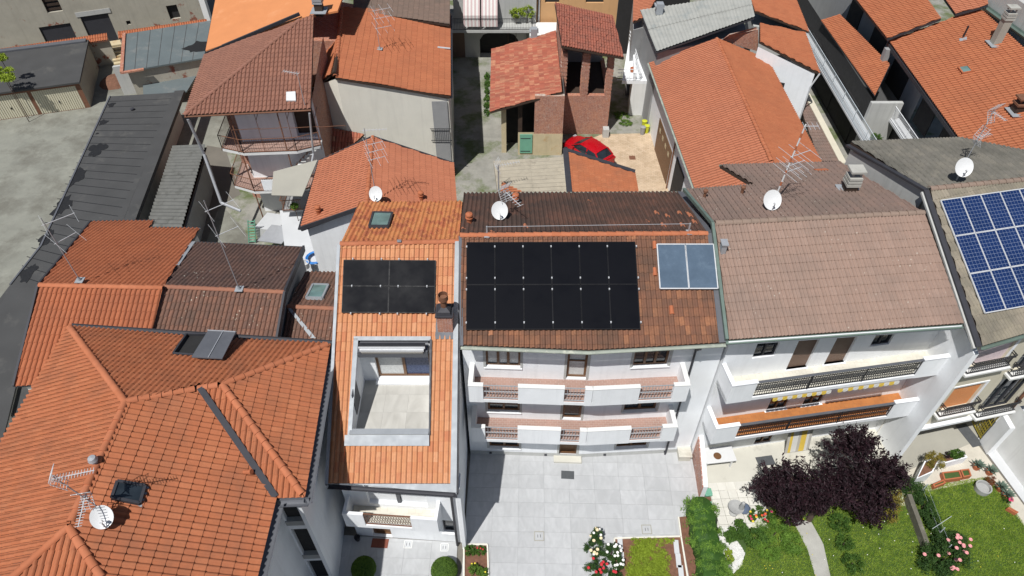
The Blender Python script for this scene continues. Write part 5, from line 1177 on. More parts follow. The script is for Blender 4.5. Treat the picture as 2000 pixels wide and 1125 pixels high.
mb = MB(); mb.obox((dx0+.05,y0-.045,.35), (.72,0,0), (0,.014,0), (0,0,.05)); mb.obox((dx0+.05,y0-.045,1.45), (.72,0,0), (0,.014,0), (0,0,.05)); part('door_hinge', mb, M['iron'], P_)
part('left_pier', MB().obox((xa,y0+.3,0), (.35,0,0), (0,.35,0), (0,0,4.0)), M['yellowed'], P_)
part('mid_post', MB().obox((xb-1.15,y0+.4,0), (.3,0,0), (0,.3,0), (0,0,4.3)), M['darkwood'], P_)
part('inner_wall', MB().wall((xa+.35,y0+1.6), (xb+.1,y0+1.6), 0, 4.2), M['dark'], P_); part('party_wall', MB().wall((xc,y0), (xc,y0+7.5), 0, 5.0), M['shadegrey'], P_)  # inner wall near black, the shed's inside shade put into its colour
part('left_wall', MB().wall((xa+.02,y0+7.5), (xa+.02,y0+3.2), 0, 3.9), M['old'], P_)
part('flue', MB().box(at(1043,68,4.9), (.5,.5,1.1)).box(at(1043,60,5.2), (.7,.6,.12)), M['zinc'], P_)
Tw = thing('brick_hayloft', 'tall ruined brick barn with open loft between toothed brick pillars', 'barn', at(1140,262,0))
ty = at(1140,262,0).y; ta, tb = 3.45, 7.22; zt = 6.6
part('front_wall', MB().obox((ta,ty,0), (tb-ta,0,0), (0,.35,0), (0,0,3.3)), M['brick'], Tw)
part('side_wall', MB().obox((tb-.32,ty+.35,0), (.32,0,0), (0,5.2,0), (0,0,3.3)).obox((ta,ty+.35,0), (.32,0,0), (0,6.5,0), (0,0,6.9)), M['brick'], Tw)
for k, (x, w0) in enumerate(((3.5,.38),(4.98,.5),(6.76,.42))):
    mb = MB()
    for i in range(46): d = .035*((i//2) % 2)+random.uniform(-.012,.012); mb.obox((x-d,ty+.01-d*.3,3.3+i*.072), (w0+2*d,0,0), (0,.5,0), (0,0,.066))
    part('pillar', mb, M['brick'], Tw)
part('floor', MB().obox((ta+.33,ty+.36,3.0), (tb-ta-.66,0,0), (0,5,0), (0,0,.15)), M['darkwood'], Tw)
part('back_wall', MB().obox((ta+.33,ty+5.2,0), (tb-ta-.5,0,0), (0,.3,0), (0,0,6.4)), M['shadegrey'], Tw)
tp = [at(1097,92,7.3), at(1219,111,6.7), at(1196,33,6.9), at(1084,4,7.8)]
r0 = deck(Tw, tp, M['darkwood'], .14); tiles(r0, Tw, tp, (tp[0],tp[1]), M['tTower'], 'coppo', .19, .36, jit=.03, single=True)
mb = MB()
for i in range(7): a = lerp(tp[0],tp[1],(i+.5)/7)+V((0,.3,-.2)); b = lerp(tp[3],tp[2],(i+.5)/7)+V((0,0,-.2)); mb.beam(a, b, .1, .12)
mb.beam(tp[0]+V((.2,.5,-.3)), tp[1]+V((-.2,.5,-.3)), .16, .18); part('rafter', mb, M['darkwood'], Tw)
part('stone_buttress', MB().obox((tb-.35,ty-.5,0), (.45,0,0), (0,.5,0), (0,0,.7)), M['greywall'], Tw)
# low roofs behind C
Q1 = thing('tan_corrugated_shed', 'low shed with tan corrugated roof behind the balcony house', 'shed', (1, 32, 0))
qp = [at(975,400,3.2), at(1112,400,3.2), at(1106,306,3.0), at(964,319,2.6)]
rf = part('roof', MB().slab([p-V((0,0,.16)) for p in flatten(qp)], .05), M['darkwood'], Q1); corrugated(rf, [qp[1],qp[2],qp[3],qp[0]], M['fibretan'], .42, .115, 2, 3, seed=4); part('wall', MB().prism([(p.x,p.y) for p in offset_ring(qp,.2)], 0, 2.5), M['old'], Q1)
Q2 = thing('orange_annex', 'annex with small orange tile roof edged in dark metal beside the red car', 'house', (6, 33, 0))
qp = [at(1111,404,4.1), at(1252,404,3.3), at(1240,336,3.3), at(1101,292,4.1)]
r0 = deck(Q2, qp, M['metal'], .14); tiles(r0, Q2, qp, (qp[2],qp[1]), M['tA'], 'port', .21, .36, single=True); part('wall', MB().prism([(p.x,p.y) for p in offset_ring(qp,.1)], 0, 3.15).obox(qp[3]+V((.05,-.1,-4)), qp[0]-qp[3], V((.1,0,0)), V((0,0,3.9))), M['white'], Q2)
part('verge_flashing', MB().beam(qp[3]+V((.1,0,.08)), qp[0]+V((.1,0,.08)), .34, .06).beam(qp[3]+V((0,-.05,.09)), qp[2]+V((0,-.05,.09)), .3, .06), M['metal'], Q2)
Q3 = thing('sliver_roof', 'sliver of orange roof between the tan shed and the balcony house', 'roof', (-.5, 30, 0)); qp = [at(975,395,3.6), at(1060,395,3.6), at(980,356,3.3)]
r0 = deck(Q3, qp, M['darkwood'], .1); tiles(r0, Q3, qp, (qp[2],qp[0]), M['tA'], 'port', .21, .36, single=False); part('wall', MB().prism([(p.x,p.y) for p in qp], 0, 3.2), M['old'], Q3)
# ================================================================= R: orange gable house right of centre
Rr = thing('long_gable_house', 'long house with salmon and orange gable roof and brown garage door beside the paved yard', 'house', (14, 40, 0))
r = dict(lf=at(1356,368,5), lb=at(1267,122,5), rf=at(1507,316,6.7), rb=at(1400,76,6.7), ef=at(1600,316,5.1), eb=at(1499,115,5.1))
sf = (r['lf']-r['lb']).normalized()
lf = [r['lb'],r['lf']+sf*3,r['rf']+sf*3,r['rb']]; rt = [r['rb'],r['rf']+sf*3,r['ef']+sf*2,r['eb']]
r0 = deck(Rr, [lf,rt], M['metal'], .14); tiles(r0, Rr, lf, (r['lf'],r['lb']), M['tG'], 'port', .23, .38, single=True); tiles(r0, Rr, rt, (r['ef'],r['eb']), M['tH'], 'port', .23, .38, single=True); ridge(r0, r['rf'], r['rb'], r=.12)
ring = [lf[0],lf[1],lf[2],rt[2],rt[3],r['rb']]; rr_ = body(Rr, ring, .5, M['white'], .25)
gutter(Rr, [lf[0]+V((-.06,0,-.02)), lf[1]+V((-.06,0,-.02))], M['gutter'], .07)
a, b = V((rr_[0].x,rr_[0].y,0)), V((rr_[1].x,rr_[1].y,0)); e = (b-a).normalized(); n_ = V((e.y,-e.x,0)); n_ = n_ if n_.x < 0 else -n_; L = (b-a).length
gd = part('garage_door', MB().obox(a+e*3.2+n_*.02, e*4.2, n_*.04, V((0,0,2.7))), M['wood'], Rr)
for k in range(4): part('door_light', MB().obox(a+e*(3.7+k*.95)+n_*.06+V((0,0,1.9)), e*.35, n_*.012, V((0,0,.3))), M['yellowed'], gd)
part('dark_opening', MB().obox(a+e*8.6+n_*.02, e*2.2, n_*.03, V((0,0,3.2))), M['dark'], Rr)
part('downpipe', MB().path([a+e*7.9+n_*.4+V((0,0,4.8)), a+e*7.9+n_*.1+V((0,0,4.2)), a+e*7.9+n_*.1], .05), M['rust'], Rr)
# ================================================================= S, T: grey sheet roof and small orange roofs
S_ = thing('grey_sheet_roof_house', 'house with pale grey fibre-cement roof behind the long gable house', 'house', (15, 55, 0))
s4 = [at(1282,101,6.4), at(1474,33,7.6), at(1464,-12,7.8), at(1250,20,6.6)]
rf = part('roof', MB().slab([p-V((0,0,.1)) for p in flatten(s4)], .1), M['metal'], S_); corrugated(rf, [s4[0],s4[1],s4[2],s4[3]], M['fibre'], .25, .06, 2, 6, seed=9)
part('wall', MB().prism([(p.x,p.y) for p in offset_ring(s4,.2)], 0, 6.2), M['shadegrey'], S_); part('brick_gable', MB().poly([at(1410,78,6.6), at(1478,98,5.4), at(1478,52,7.2), at(1425,68,7.2)]).slab([at(1410,78,6.5), at(1478,98,5.3), at(1478,55,7.0), at(1425,66,7.0)], .2), M['brick'], S_)
part('flue', MB().box(at(1288,16,7.2), (.5,.5,.8)).box(at(1288,10,7.4), (.7,.6,.1)), M['zinc'], S_)
T1 = thing('small_orange_roof_house', 'white gabled house with small orange roof and one dark window', 'house', (22, 48, 0))
tq = [at(1482,86,6.6), at(1604,140,5.4), at(1570,68,5.9), at(1486,42,7.2)]
r0 = deck(T1, tq, M['darkwood'], .12); tiles(r0, T1, tq, (tq[1],tq[2]), M['tH'], 'port', .23, .38, single=False)
w0, w1 = V((tq[0].x,tq[0].y,0)), V((tq[1].x-.4,tq[1].y,0)); ww = (w1-w0).length
part('wall', MB().poly([w0, w1, w1+V((0,0,5.2)), w0+V((0,0,6.4))]).poly([w1, V((tq[2].x-.4,tq[2].y,0)), V((tq[2].x-.4,tq[2].y,5.7)), w1+V((0,0,5.2))]), M['white'], T1)
we = (w1-w0)/ww; wn = V((we.y,-we.x,0)); part('window', MB().obox(w0+we*1.7+wn*.01+V((0,0,3.2)), we*.8, wn*.03, V((0,0,.9))), M['dark'], T1)
part('downpipe', MB().path([tq[1]+V((-.1,-.1,-.1)), w1+wn*.1+V((0,0,4.3)), w1+wn*.1], .06), M['alu'], T1)
T2 = thing('far_orange_roof_house', 'far house with orange roof at the top edge right of the grey sheet roof', 'house', (22, 60, 0))
tq = [at(1473,24,7.0), at(1581,60,6.0), at(1545,-20,6.3), at(1462,-20,7.4)]; r0 = deck(T2, tq, M['darkwood'], .12); tiles(r0, T2, tq, (tq[1],tq[2]), M['tH'], 'port', .23, .38, single=False); part('wall', MB().prism([(p.x,p.y) for p in offset_ring(tq,.3)], 0, 5.8), M['greywall'], T2)
T3 = thing('corner_orange_roof', 'steep orange roof between the brick barn and the grey sheet roof', 'house', (12, 62, 0))
tq = [at(1236,46,6.2), at(1262,30,6.6), at(1300,-30,7.0), at(1238,-30,6.6)]; r0 = deck(T3, tq, M['darkwood'], .12); tiles(r0, T3, tq, (tq[0],tq[3]), M['tG'], 'port', .23, .38, single=False); part('wall', MB().prism([(p.x,p.y) for p in offset_ring(tq,.1)], 0, 5.6), M['shadegrey'], T3)
# ================================================================= U, V: galleried range on the right
U_ = thing('galleried_house', 'long house with orange roof, lower tiled canopy and pale steel galleries', 'house', (30, 46, 0))
ve = [at(1735,79,6.5), at(1874,272,6.5)]; vd = (ve[0]-ve[1]).normalized()
plV = slope(ve[1], ve[0], 17, (1,.1))
v2 = [ve[0], ve[1]-vd*3, onpl(2100,330,plV)-vd*2, onpl(2100,170,plV), onpl(2000,95,plV), onpl(1914,17,plV)]
r0 = deck(U_, v2, M['metal'], .16); tiles(r0, U_, v2, (ve[1],ve[0]), M['tH'], 'port', .24, .40, single=True)
v1e = [at(1669,-4,6.9), at(1733,76,6.9)]; plV1 = slope(v1e[0], v1e[1], 16, (1,.1))
v1 = [v1e[0], v1e[1], onpl(1838,36,plV1), onpl(1790,-30,plV1), onpl(1645,-35,plV1)]
r1 = deck(U_, v1, M['metal'], .16); tiles(r1, U_, v1, (v1e[0],v1e[1]), M['tH'], 'port', .24, .40, single=False)
v3 = [onpl(1866,28,plV1), onpl(1930,10,plV1), onpl(1925,-30,plV1), onpl(1825,-30,plV1)]; r2 = deck(U_, v3, M['metal'], .16); tiles(r2, U_, v3, (v3[0],v3[3]), M['tG'], 'port', .24, .40, single=False)
xf = 27.6
part('wall', MB().wall((xf+.3,75), (xf+.3,43), 0, 6.4).wall((xf,30.5), (45,30.5), 0, 6.0).wall((xf+.3,43), (xf+.3,30), 0, 3.1), M['shadegrey'], U_)
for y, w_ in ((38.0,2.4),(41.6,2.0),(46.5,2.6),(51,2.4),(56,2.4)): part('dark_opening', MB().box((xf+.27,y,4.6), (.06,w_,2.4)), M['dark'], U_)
cp = [at(1603,41,4.7), at(1709,186,4.7), at(1738,128,5.3), at(1640,27,5.3)]
r3 = deck(U_, cp, M['metal'], .14, name='canopy_roof'); tiles(r3, U_, cp, (cp[1],cp[0]), M['tH'], 'port', .24, .40, single=True)
for y0_, y1_, x_, z_, m_ in ((38.4,60,24.0,2.9,M['paleblue']),(35,43.4,26.6,3.1,M['white'])):
    part('gallery_floor', MB().obox((x_,y0_,z_-.15), (.75,0,0), (0,y1_-y0_,0), (0,0,.15)), M['palepave'], U_)
    railing(U_, [V((x_+.05,y0_)), V((x_+.05,y1_))], z_, 1.05, m_, .14, .012, 'gallery_railing', rails=(1.0,.1) if m_ is M['white'] else (1.0,.5,.1), bars=True, post=2.5)
part('canopy_wall', MB().wall((25.05,62), (25.05,43.5), 0, 4.5), M['dark'], U_); part('lower_wall', MB().wall((27.2,43.4), (27.2,34), 0, 3.0), M['dark'], U_)  # near-black colour puts the galleries' deep shade into these walls
part('pier', MB().obox((24.9,43.2,0), (2.2,0,0), (0,.3,0), (0,0,4.4)), M['greywall'], U_); part('pier', MB().box((26.9,47.5,5.4), (.4,.4,1.6)), M['shadegrey'], U_)
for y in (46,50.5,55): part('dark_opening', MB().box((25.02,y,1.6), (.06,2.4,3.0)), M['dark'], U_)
part('eave_beam', MB().beam(ve[0]+V((.05,0,-.25)), ve[1]-vd*3+V((.05,0,-.25)), .14, .25), M['metal'], U_)
part('shaded_wall', MB().wall((xf+.28,36.5), (xf+.28,33), .0, 6.2), M['white2'], U_)
slab_chimney(U_, onpl(1943,85,plV), .5, M['path'], 3, 1.7, 'epave'); part('flue', MB().tube(onpl(1880,75,plV), onpl(1880,75,plV)+V((0,0,.9)), .06), M['iron'], U_)
part('flue_flashing', MB().slab([onpl(u, v, plV)+V((0,0,.1)) for u, v in ((1872,78),(1887,74),(1887,80),(1873,83))], .02), M['zinc'], U_)
rooflight(U_, ((1871,135),(1889,132),(1899,143),(1880,147)), plV, M['terracotta'])
slab_chimney(U_, onpl(1985,218,plV), .55, M['rust'], 1, .5)
V_ = thing('grey_parapet_house', 'grey rendered wall and gutter of the far house in the top right corner', 'house', (44, 50, 0))
vp = [onpl(1915,14,plV)+V((.3,0,.0)), onpl(2100,150,plV)+V((.3,0,0)), onpl(2160,120,plV), onpl(1960,-30,plV)]
part('wall', MB().poly([p-V((0,0,1)) for p in vp[:2]]+[p+V((0,0,1.6)) for p in (vp[1],vp[0])]).slab([vp[0]+V((0,0,1.6)), vp[1]+V((0,0,1.6)), vp[2]+V((0,0,1.7)), vp[3]+V((0,0,1.7))], .3), M['greywall'], V_)
gutter(V_, [vp[0]+V((-.3,0,.25)), vp[1]+V((-.3,0,.25))], M['copper'], .25)
# grey lean-to strip between R and U, boundary wall
Ln = thing('grey_strip_roof', 'narrow grey tiled strip roof with pale wall beside the long gable house', 'roof', (20, 38, 0))
lp = [at(1600,316,1.9), at(1640,316,1.9), at(1568,185,1.9), at(1556,190,1.9)]; r0 = deck(Ln, lp, M['darkwood'], .1); tiles(r0, Ln, lp, (lp[0],lp[1]), M['tDback'], 'double', .3, .38, single=False)
wa, wb = at(1641,318,2.05), at(1570,182,2.05); part('wall', MB().obox(V((wa.x,wa.y,0)), V((wb.x-wa.x,wb.y-wa.y,0)), V((.45,0,0)), V((0,0,2.05))), M['beige'], Ln)
# ================================================================= W: houses at the top centre
W_ = thing('archway_house', 'house with dark archway below a balcony hung with striped awnings', 'house', (-3, 60, 0))
wy = at(960,112,0).y; x0, x1 = at(878,112,0).x-2, at(1045,112,0).x
mb = MB(); xa, xb = at(938,105,0).x, at(1012,105,0).x
mb.wall((x0,wy), (x1,wy), 0, 9, [(xa-x0,xb-x0,.01,2.3),(.9,2.6,4.0,6.2)], .8); part('wall', mb, M['greywall'], W_)  # wall grey also carries the shade under the balcony
mb = MB()   # segmental arch corners
for sx, xx in ((1,xa),(-1,xb)): mb.add([V((xx,wy-.002,2.3)), V((xx+sx*.9,wy-.002,2.3)), V((xx+sx*.35,wy-.002,2.1)), V((xx,wy-.002,1.6)), V((xx,wy+.7,2.3)), V((xx+sx*.9,wy+.7,2.3)), V((xx+sx*.35,wy+.7,2.1)), V((xx,wy+.7,1.6))], [(0,1,2,3),(1,5,6,2),(2,6,7,3)])
part('arch', mb, M['greywall'], W_); part('passage', MB().obox((xa,wy+.82,0), (xb-xa,0,0), (0,.1,0), (0,0,2.4)), M['dark'], W_)
part('garage_door', MB().obox((x0+1.7,wy-.03,0), (1.7,0,0), (0,.03,0), (0,0,2.3)), M['shutter'], W_)
part('balcony_slab', MB().obox((x0,wy-1.4,2.95), (x1-x0-.3,0,0), (0,1.4,0), (0,0,.2)), M['greywall'], W_)
railing(W_, [V((x0,wy-1.35)), V((x1-.35,wy-1.35)), V((x1-.35,wy))], 3.15, 1.0, M['iron'], .13, .012, 'balcony_railing')
for k, (u0, u1) in enumerate(((906,938),(941,972))):
    aw = thing('striped_awning', ['left', 'right'][k]+' one of the two pink and white striped awnings over the archway balcony', 'awning', at(u0,30,4), 'striped balcony awnings')
    xs0, xs1 = at(u0,20,4.3).x, at(u1,20,4.3).x; n = 9
    for i in range(n):
        a0_, a1_ = xs0+(xs1-xs0)*i/n, xs0+(xs1-xs0)*(i+1)/n; p = [V((a0_,wy-.1,5.6)), V((a1_,wy-.1,5.6)), V((a1_,wy-1.3,4.4)), V((a0_,wy-1.3,4.4)), V((a0_,wy-1.42,3.5)), V((a1_,wy-1.42,3.5))]
        part('cloth_strip', MB().slab([p[0],p[1],p[2],p[3]], .01).obox(p[4], p[5]-p[4], V((0,.01,0)), p[3]-p[4]), M['whitecloth'] if i % 2 else M['pinkcloth'], aw)
Wb = thing('ochre_flat_house', 'ochre-walled house with dark windows behind the brick barn', 'house', (7, 62, 0))
x0b, x1b = at(1042,60,2).x, at(1200,60,2).x; part('shadow_sheet', MB().wall((x1b+.01,wy+.62), (x1b+6,wy+.62), 0, 9), M['dark'], Wb); part('wall', MB().wall((x0b,wy+.6), (x1b,wy+.6), 0, 9, [(.9,2.1,4.6,6.0),(4.3,5.8,4.6,6.0)], .2), M['ochre'], Wb)  # near-black sheet paints in the shadow right of the barn
part('window', MB().obox((x0b+.9,wy+.78,4.6), (1.2,0,0), (0,.02,0), (0,0,1.4)), M['dark'], Wb); part('window', MB().obox((x0b+4.3,wy+.78,4.6), (1.5,0,0), (0,.02,0), (0,0,1.4)), M['dark'], Wb)
part('downpipe', MB().tube((x0b+.4,wy+.5,0), (x0b+.4,wy+.5,9), .09), M['alu'], Wb); part('white_terrace', MB().obox((x0b-.4,wy-2.2,0), (2.4,0,0), (0,2.4,0), (0,0,3.1)), M['white2'], Wb)
# white stair-landing between the barn and the long gable house
Wl = thing('white_terrace', 'small white railed roof terrace with potted plants left of the long gable house', 'terrace', at(1250,160,0))
wp = [at(1215,158,3.0), at(1268,158,3.0), at(1262,78,3.0), at(1228,82,3.0)]
part('slab', MB().slab(wp, .25), M['white'], Wl); part('pier', MB().prism([(p.x,p.y) for p in (at(1236,158,3.0), at(1268,158,3.0), at(1264,130,3.0), at(1236,130,3.0))], 0, 2.75), M['white2'], Wl)
part('parapet', MB().obox(wp[2]+V((-1.2,0,0)), wp[1]-wp[2], V((.15,0,0)), V((0,0,.5))), M['white'], Wl)
railing(Wl, [at(1205,158,3.0), at(1250,158,3.0), wp[3]], 3.0, .95, M['white'], .3, .012, rails=(1.0,.7,.4,.1))
# ================================================================= THINGS ON THE ROOFS
def module(arr, quad, n, kind, cells, h=.16):
    """one solar module: quad = lower left, lower right, upper right, upper left"""
    q = [V(p)+n*h for p in quad]; c = sum(q, V((0,0,0)))/4
    fm = {'black': M['panelframe'], 'blue': M['alu'], 'thermal': M['alu']}[kind]; mb = MB(); s = .988
    qq = [c+(p-c)*s for p in q]
    for i in range(4): mb.beam(qq[i], qq[(i+1)%4], .03 if kind == 'black' else .045, .05, up=n)
    t = part('solar_panel', mb, fm, arr); back = [c+(p-c)*.975 for p in q]
    part('glass', MB().slab([p+n*.008 for p in back], .02), {'black': M['panel'], 'blue': M['cellline'], 'thermal': M['collector']}[kind], t)
    if cells:
        mb = MB(); nx, ny = cells
        for i in range(nx):
            for j in range(ny):
                g = .035; a = [(i+g)/nx, (i+1-g)/nx, (j+g)/ny, (j+1-g)/ny]
                def bl(x, y): return lerp(lerp(back[0],back[1],x), lerp(back[3],back[2],x), y)+n*.0115
                mb.poly([bl(a[0],a[2]), bl(a[1],a[2]), bl(a[1],a[3]), bl(a[0],a[3])])
        part('cells', mb, M['cellblue'] if kind == 'blue' else M['panel'], t)
    return t, q
ORD = ['first','second','third','fourth','fifth','sixth']
def grid(corners, nx, ny, i, j):
    bl, br, tr, tl = corners
    def f(x, y): return lerp(lerp(bl,br,x), lerp(tl,tr,x), y)
    return [f(i/nx,j/ny), f((i+1)/nx,j/ny), f((i+1)/nx,(j+1)/ny), f(i/nx,(j+1)/ny)]
def clamp(t, p, n, sx=.05):
    part('clamp', MB().box(p+n*.03, (sx,.07,.06)), M['alu'], t)
def array(label, q): return thing('solar_array', label, 'solar array', sum((V(p) for p in q), V((0,0,0)))/len(q))
arrC = array('large array of twelve black solar panels on the weathered brown roof', pvC)
for j in range(2):
    for i in range(6):
        t, q = module(arrC, grid(pvC,6,2,i,j), nC, 'black', None)
        for f in (.15,.89): clamp(t, lerp(q[0],q[3],f), nC)
        if i == 5:
            for f in (.15,.89): clamp(t, lerp(q[1],q[2],f)+V((.04,0,0)), nC)
pvB2 = [onpl(u, v, plB) for u, v in ((669,612),(850,613),(852,511),(673,510))]
arrB = array('small array of four black solar panels above the roof terrace', pvB2)
for j in range(2):
    for i in range(2):
        t, q = module(arrB, grid(pvB2,2,2,i,j), nB, 'black', None)
        for f in (.2,.82): clamp(t, lerp(q[0],q[1],f)+V((0,-.04,-.02)) if not j else lerp(q[0],q[1],f), nB); 
        if j: 
            for f in (.2,.82): clamp(t, lerp(q[3],q[2],f)+V((0,.04,.02)), nB)
arrT = array('pair of grey-blue solar thermal collectors beside the black array', thC)
for i in range(2): module(arrT, grid(thC,2,1,i,0), nC, 'thermal', None, .2)
e0 = onpl(1918,615,plE); e3 = onpl(1832,395,plE); uu = (onpl(2000,371,plE)-e3).normalized(); W5 = .99*5
blue = [e0, e0+uu*W5, e3+uu*W5, e3]
arrE = array('array of blue silver-framed solar panels on the grey lichened roof', blue)
for j in range(3):
    for i in range(5): module(arrE, grid(blue,5,3,i,j), nE, 'blue', (6,10))
t = thing('awning_cassette', 'retracted cream awning above the sunken terrace door', 'awning', V(((XL+XR)/2, Y1t-.4, zt+2.2)))
part('cassette', MB().obox((XL+.2,Y1t-.36,zt+1.98), (XR-XL-.4,0,0), (0,.14,0), (0,0,.16)), M['iron'], t)
part('front_bar', MB().obox((XL+.25,Y1t-.5,zt+1.9), (XR-XL-.5,0,0), (0,.07,0), (0,0,.1)).obox((XL+.2,Y1t-.43,zt+2.0), (XR-XL-.4,0,0), (0,.06,0), (0,0,.08)), M['alu'], t)
part('valance', MB().slab([V((XL+.3,Y1t-.5,zt+1.89)), V((XR-.3,Y1t-.5,zt+1.89)), V((XR-.3,Y1t-.42,zt+1.68)), V((XL+.3,Y1t-.42,zt+1.68))], .012), M['greycloth'], t)
def dish(label, base, h, r, az, el, mast=True):
    t = thing('satellite_dish', label, 'satellite dish', base); base = V(base); d = V((math.sin(az)*math.cos(el), -math.cos(az)*math.cos(el), math.sin(el)))
    c = base+V((0,0,h)); a = d.cross(V((0,0,1))).normalized(); b = a.cross(d); mb = MB(); n, m = 28, 6; off = .0
    for side in (0, -.014):
        k0 = len(mb.v)
        for k in range(m+1):
            rr = r*k/m
            for i in range(n): tt = 2*math.pi*i/n; mb.v.append(tuple(c+a*rr*math.cos(tt)*.93+b*rr*math.sin(tt)*1.05+d*(.16*(rr/r)**2*r+side)))
        for k in range(m):
            for i in range(n): j = (i+1)%n; f = (k0+k*n+i, k0+k*n+j, k0+(k+1)*n+j, k0+(k+1)*n+i); mb.f.append(f if side == 0 else f[::-1])
    part('reflector', mb, M['plasticwhite'], t, True)
    p = c+b*(-r*1.0)+d*.05; q = c+d*(r*1.05)-b*r*.35
    part('feed_arm', MB().beam(p, q, .03, .03), M['galv'], t); part('receiver', MB().tube(q, q-d*.14, .045), M['plasticwhite'], t, True)
    mb = MB(); mb.tube(base, c-d*.08, .03); mb.beam(c-d*.02, c-d*.14, .12, .12); part('mast', mb, M['galv'], t); return t
def yagi(t, c, d, L, n, el, mat, refl=True, tilt=V((0,0,1)), r=.008):
    d = V(d).normalized(); a = d.cross(V((0,0,1))).normalized() if tilt.z else tilt; up = a.cross(d); mb = MB(); mb.beam(c-d*L*.1, c+d*L*.9, .022, .022)
    for i in range(n): p = c+d*(L*(-.05+.93*i/(n-1))); e = el*(1-.25*i/n); mb.beam(p-a*e, p+a*e, r*1.6, r*1.6)
    if refl:
        p = c-d*L*.12
        for s in (-1,1):
            for k in range(6): mb.beam(p-a*el*1.3+up*s*(.06+.08*k)+d*.05*k, p+a*el*1.3+up*s*(.06+.08*k)+d*.05*k, .012, .012)
            for x in (-1,0,1): mb.beam(p+a*el*1.2*x, p+a*el*1.2*x+up*s*.5+d*.28, .014, .014)
    part('aerial', mb, mat, t)
def antenna(label, base, top_v, aerials, lean=(0,0), r=.022, mat=None):
    base = V(base); u, v = proj(base); y = base.y; h = aty(u, top_v, y).z-base.z
    t = thing('tv_antenna', label, 'antenna', base); top = base+V((lean[0],lean[1],h)); part('mast', MB().tube(base-V((0,0,.1)), top, r, r*.8, 8), mat or M['galv'], t, True)
    for f, d, L, n, el, refl, rr in aerials: yagi(t, lerp(base,top,f), d, L, n, el, M['alu'], refl, r=rr)
    return t, top
def foot(root, p): part('mast_flashing', MB().box(p+V((0,0,.06)), (.35,.35,.03)).lathe([(.09,.06),(.04,.25)], p, 10), M['zinc'], root)
b = at(157,549,8.3); antenna('tall TV mast with thin wire aerials on the orange roof by the felt garage', b, 425, [(.9,(.75,.6,0),1.3,2,.8,False,.005),(.62,(.6,.75,0),1.0,2,.95,False,.005)]); foot(F1, b)
b = at(468,566,8.1); antenna('TV mast with thin wire aerials on the lichen-spotted brown roof', b, 392, [(.9,(.75,.6,0),1.2,2,.8,False,.005),(.64,(.75,.6,0),1.0,2,.9,False,.005)]); foot(F2, b)
b = onpl(212,1003,plA3); t, top = antenna('TV mast with two silver yagi aerials on the big hipped roof', b, 915, [(.95,(.97,.25,0),1.15,14,.13,True,.008),(.45,(.2,-.98,.0),1.05,12,.13,True,.008)], lean=(-.35,-.25))
dish('white dish on the big hipped roof beside the skylight', onpl(212,1024,plA3), .5, .35, .55, R(52))
b = onpl(736,392,pl if False else plane(g['rf'],g['rf2'],g['rb2'])); antenna('slim TV mast with several aerials on the salmon gable roof', b, 250, [(.97,(1,.1,0),1.2,8,.16,False,.006),(.78,(.9,.4,0),.9,3,.7,False,.007),(.68,(.9,.4,0),.9,3,.75,False,.007),(.58,(.9,.4,0),.9,3,.75,False,.007)]); foot(G, b)
dish('white dish on the salmon gable roof', b+V((.1,-.35,0)), .75, .38, -.1, R(38))
pbC = plane(cRL,cRRm,cB1); b = onpl(976,428,pbC); dish('large white dish on the sooty back slope of the balcony house', b, .5, .39, .1, R(38)); foot(Ch, b)
antenna('white multi-element aerial behind the large dish of the balcony house', b+V((.25,.35,0)), 372, [(.95,(.55,-.8,0),1.3,8,.2,True,.010)])
b = at(974,372,3.1); antenna('white log-periodic aerial on a grey mast by the tan shed', b, 322, [(.97,(.95,.3,0),1.5,9,.2,True,.010)], r=.05)
b = onpl(1502,408,plDb); dish('white dish on the pinkish roof beside the candy-striped mast', b, .5, .42, 0, R(38))
t, top = antenna('tall red and white banded TV mast on the pinkish roof', onpl(1509,398,plDb), 243, [(.62,(.9,.45,0),1.1,3,.8,False,.008),(.5,(.9,.45,0),1.0,4,.7,False,.008),(.42,(.9,.45,0),1.0,4,.75,False,.008),(.98,(1,0,0),.6,4,.3,False,.008)], lean=(.25,0), r=.04, mat=M['plasticwhite'])
for k in range(6): a = lerp(onpl(1509,398,plDb), top, .1+k*.15); c = lerp(onpl(1509,398,plDb), top, .15+k*.15); part('mast_band', MB().tube(a, c, .043, .04, 8), M['terracotta'], t)
b = onpl(1868,352,plE if False else plEb); dish('white dish on the grey roof above the blue panels', b, .7, .40, -.15, R(36))
antenna('TV mast with mesh aerials behind the dish on the grey roof', onpl(1884,318,plEb), 215, [(.97,(.3,-.95,0),.8,7,.16,True,.008),(.5,(.9,.4,0),.8,7,.16,True,.008)])
b = onpl(742,97,plane(h['rf'],h['re'],h['rb2'])); antenna('tall TV mast on the bright orange roof above the cream gable', b, 12, [(.9,(.9,.4,0),1.2,3,.8,False,.008),(.72,(.9,.4,0),1.2,4,.9,False,.008),(.5,(.9,.4,0),1.1,3,1.0,False,.008)]); foot(Hh, b)
b = onpl(596,208,plI); antenna('short TV mast at the eave of the chestnut hipped roof', b, 140, [(.95,(-.9,.3,0),1.0,7,.2,False,.008)])
vent(Ch, onpl(1007,397,pbC)); vent(Ch, onpl(917,436,pbC))
plA3b = plA3; c = onpl(487,925,plA3); part('vent_pipe', MB().tube(c+V((-.15,0,.1)), c+V((.15,-.05,.22)), .08, .1), M['terracotta'], A)
c = onpl(188,906,plA3); part('ridge_vent', MB().lathe([(.1,0),(.1,.2),(.16,.25),(.12,.38),(0,.4)], c, 10), M['galv'], A, True)
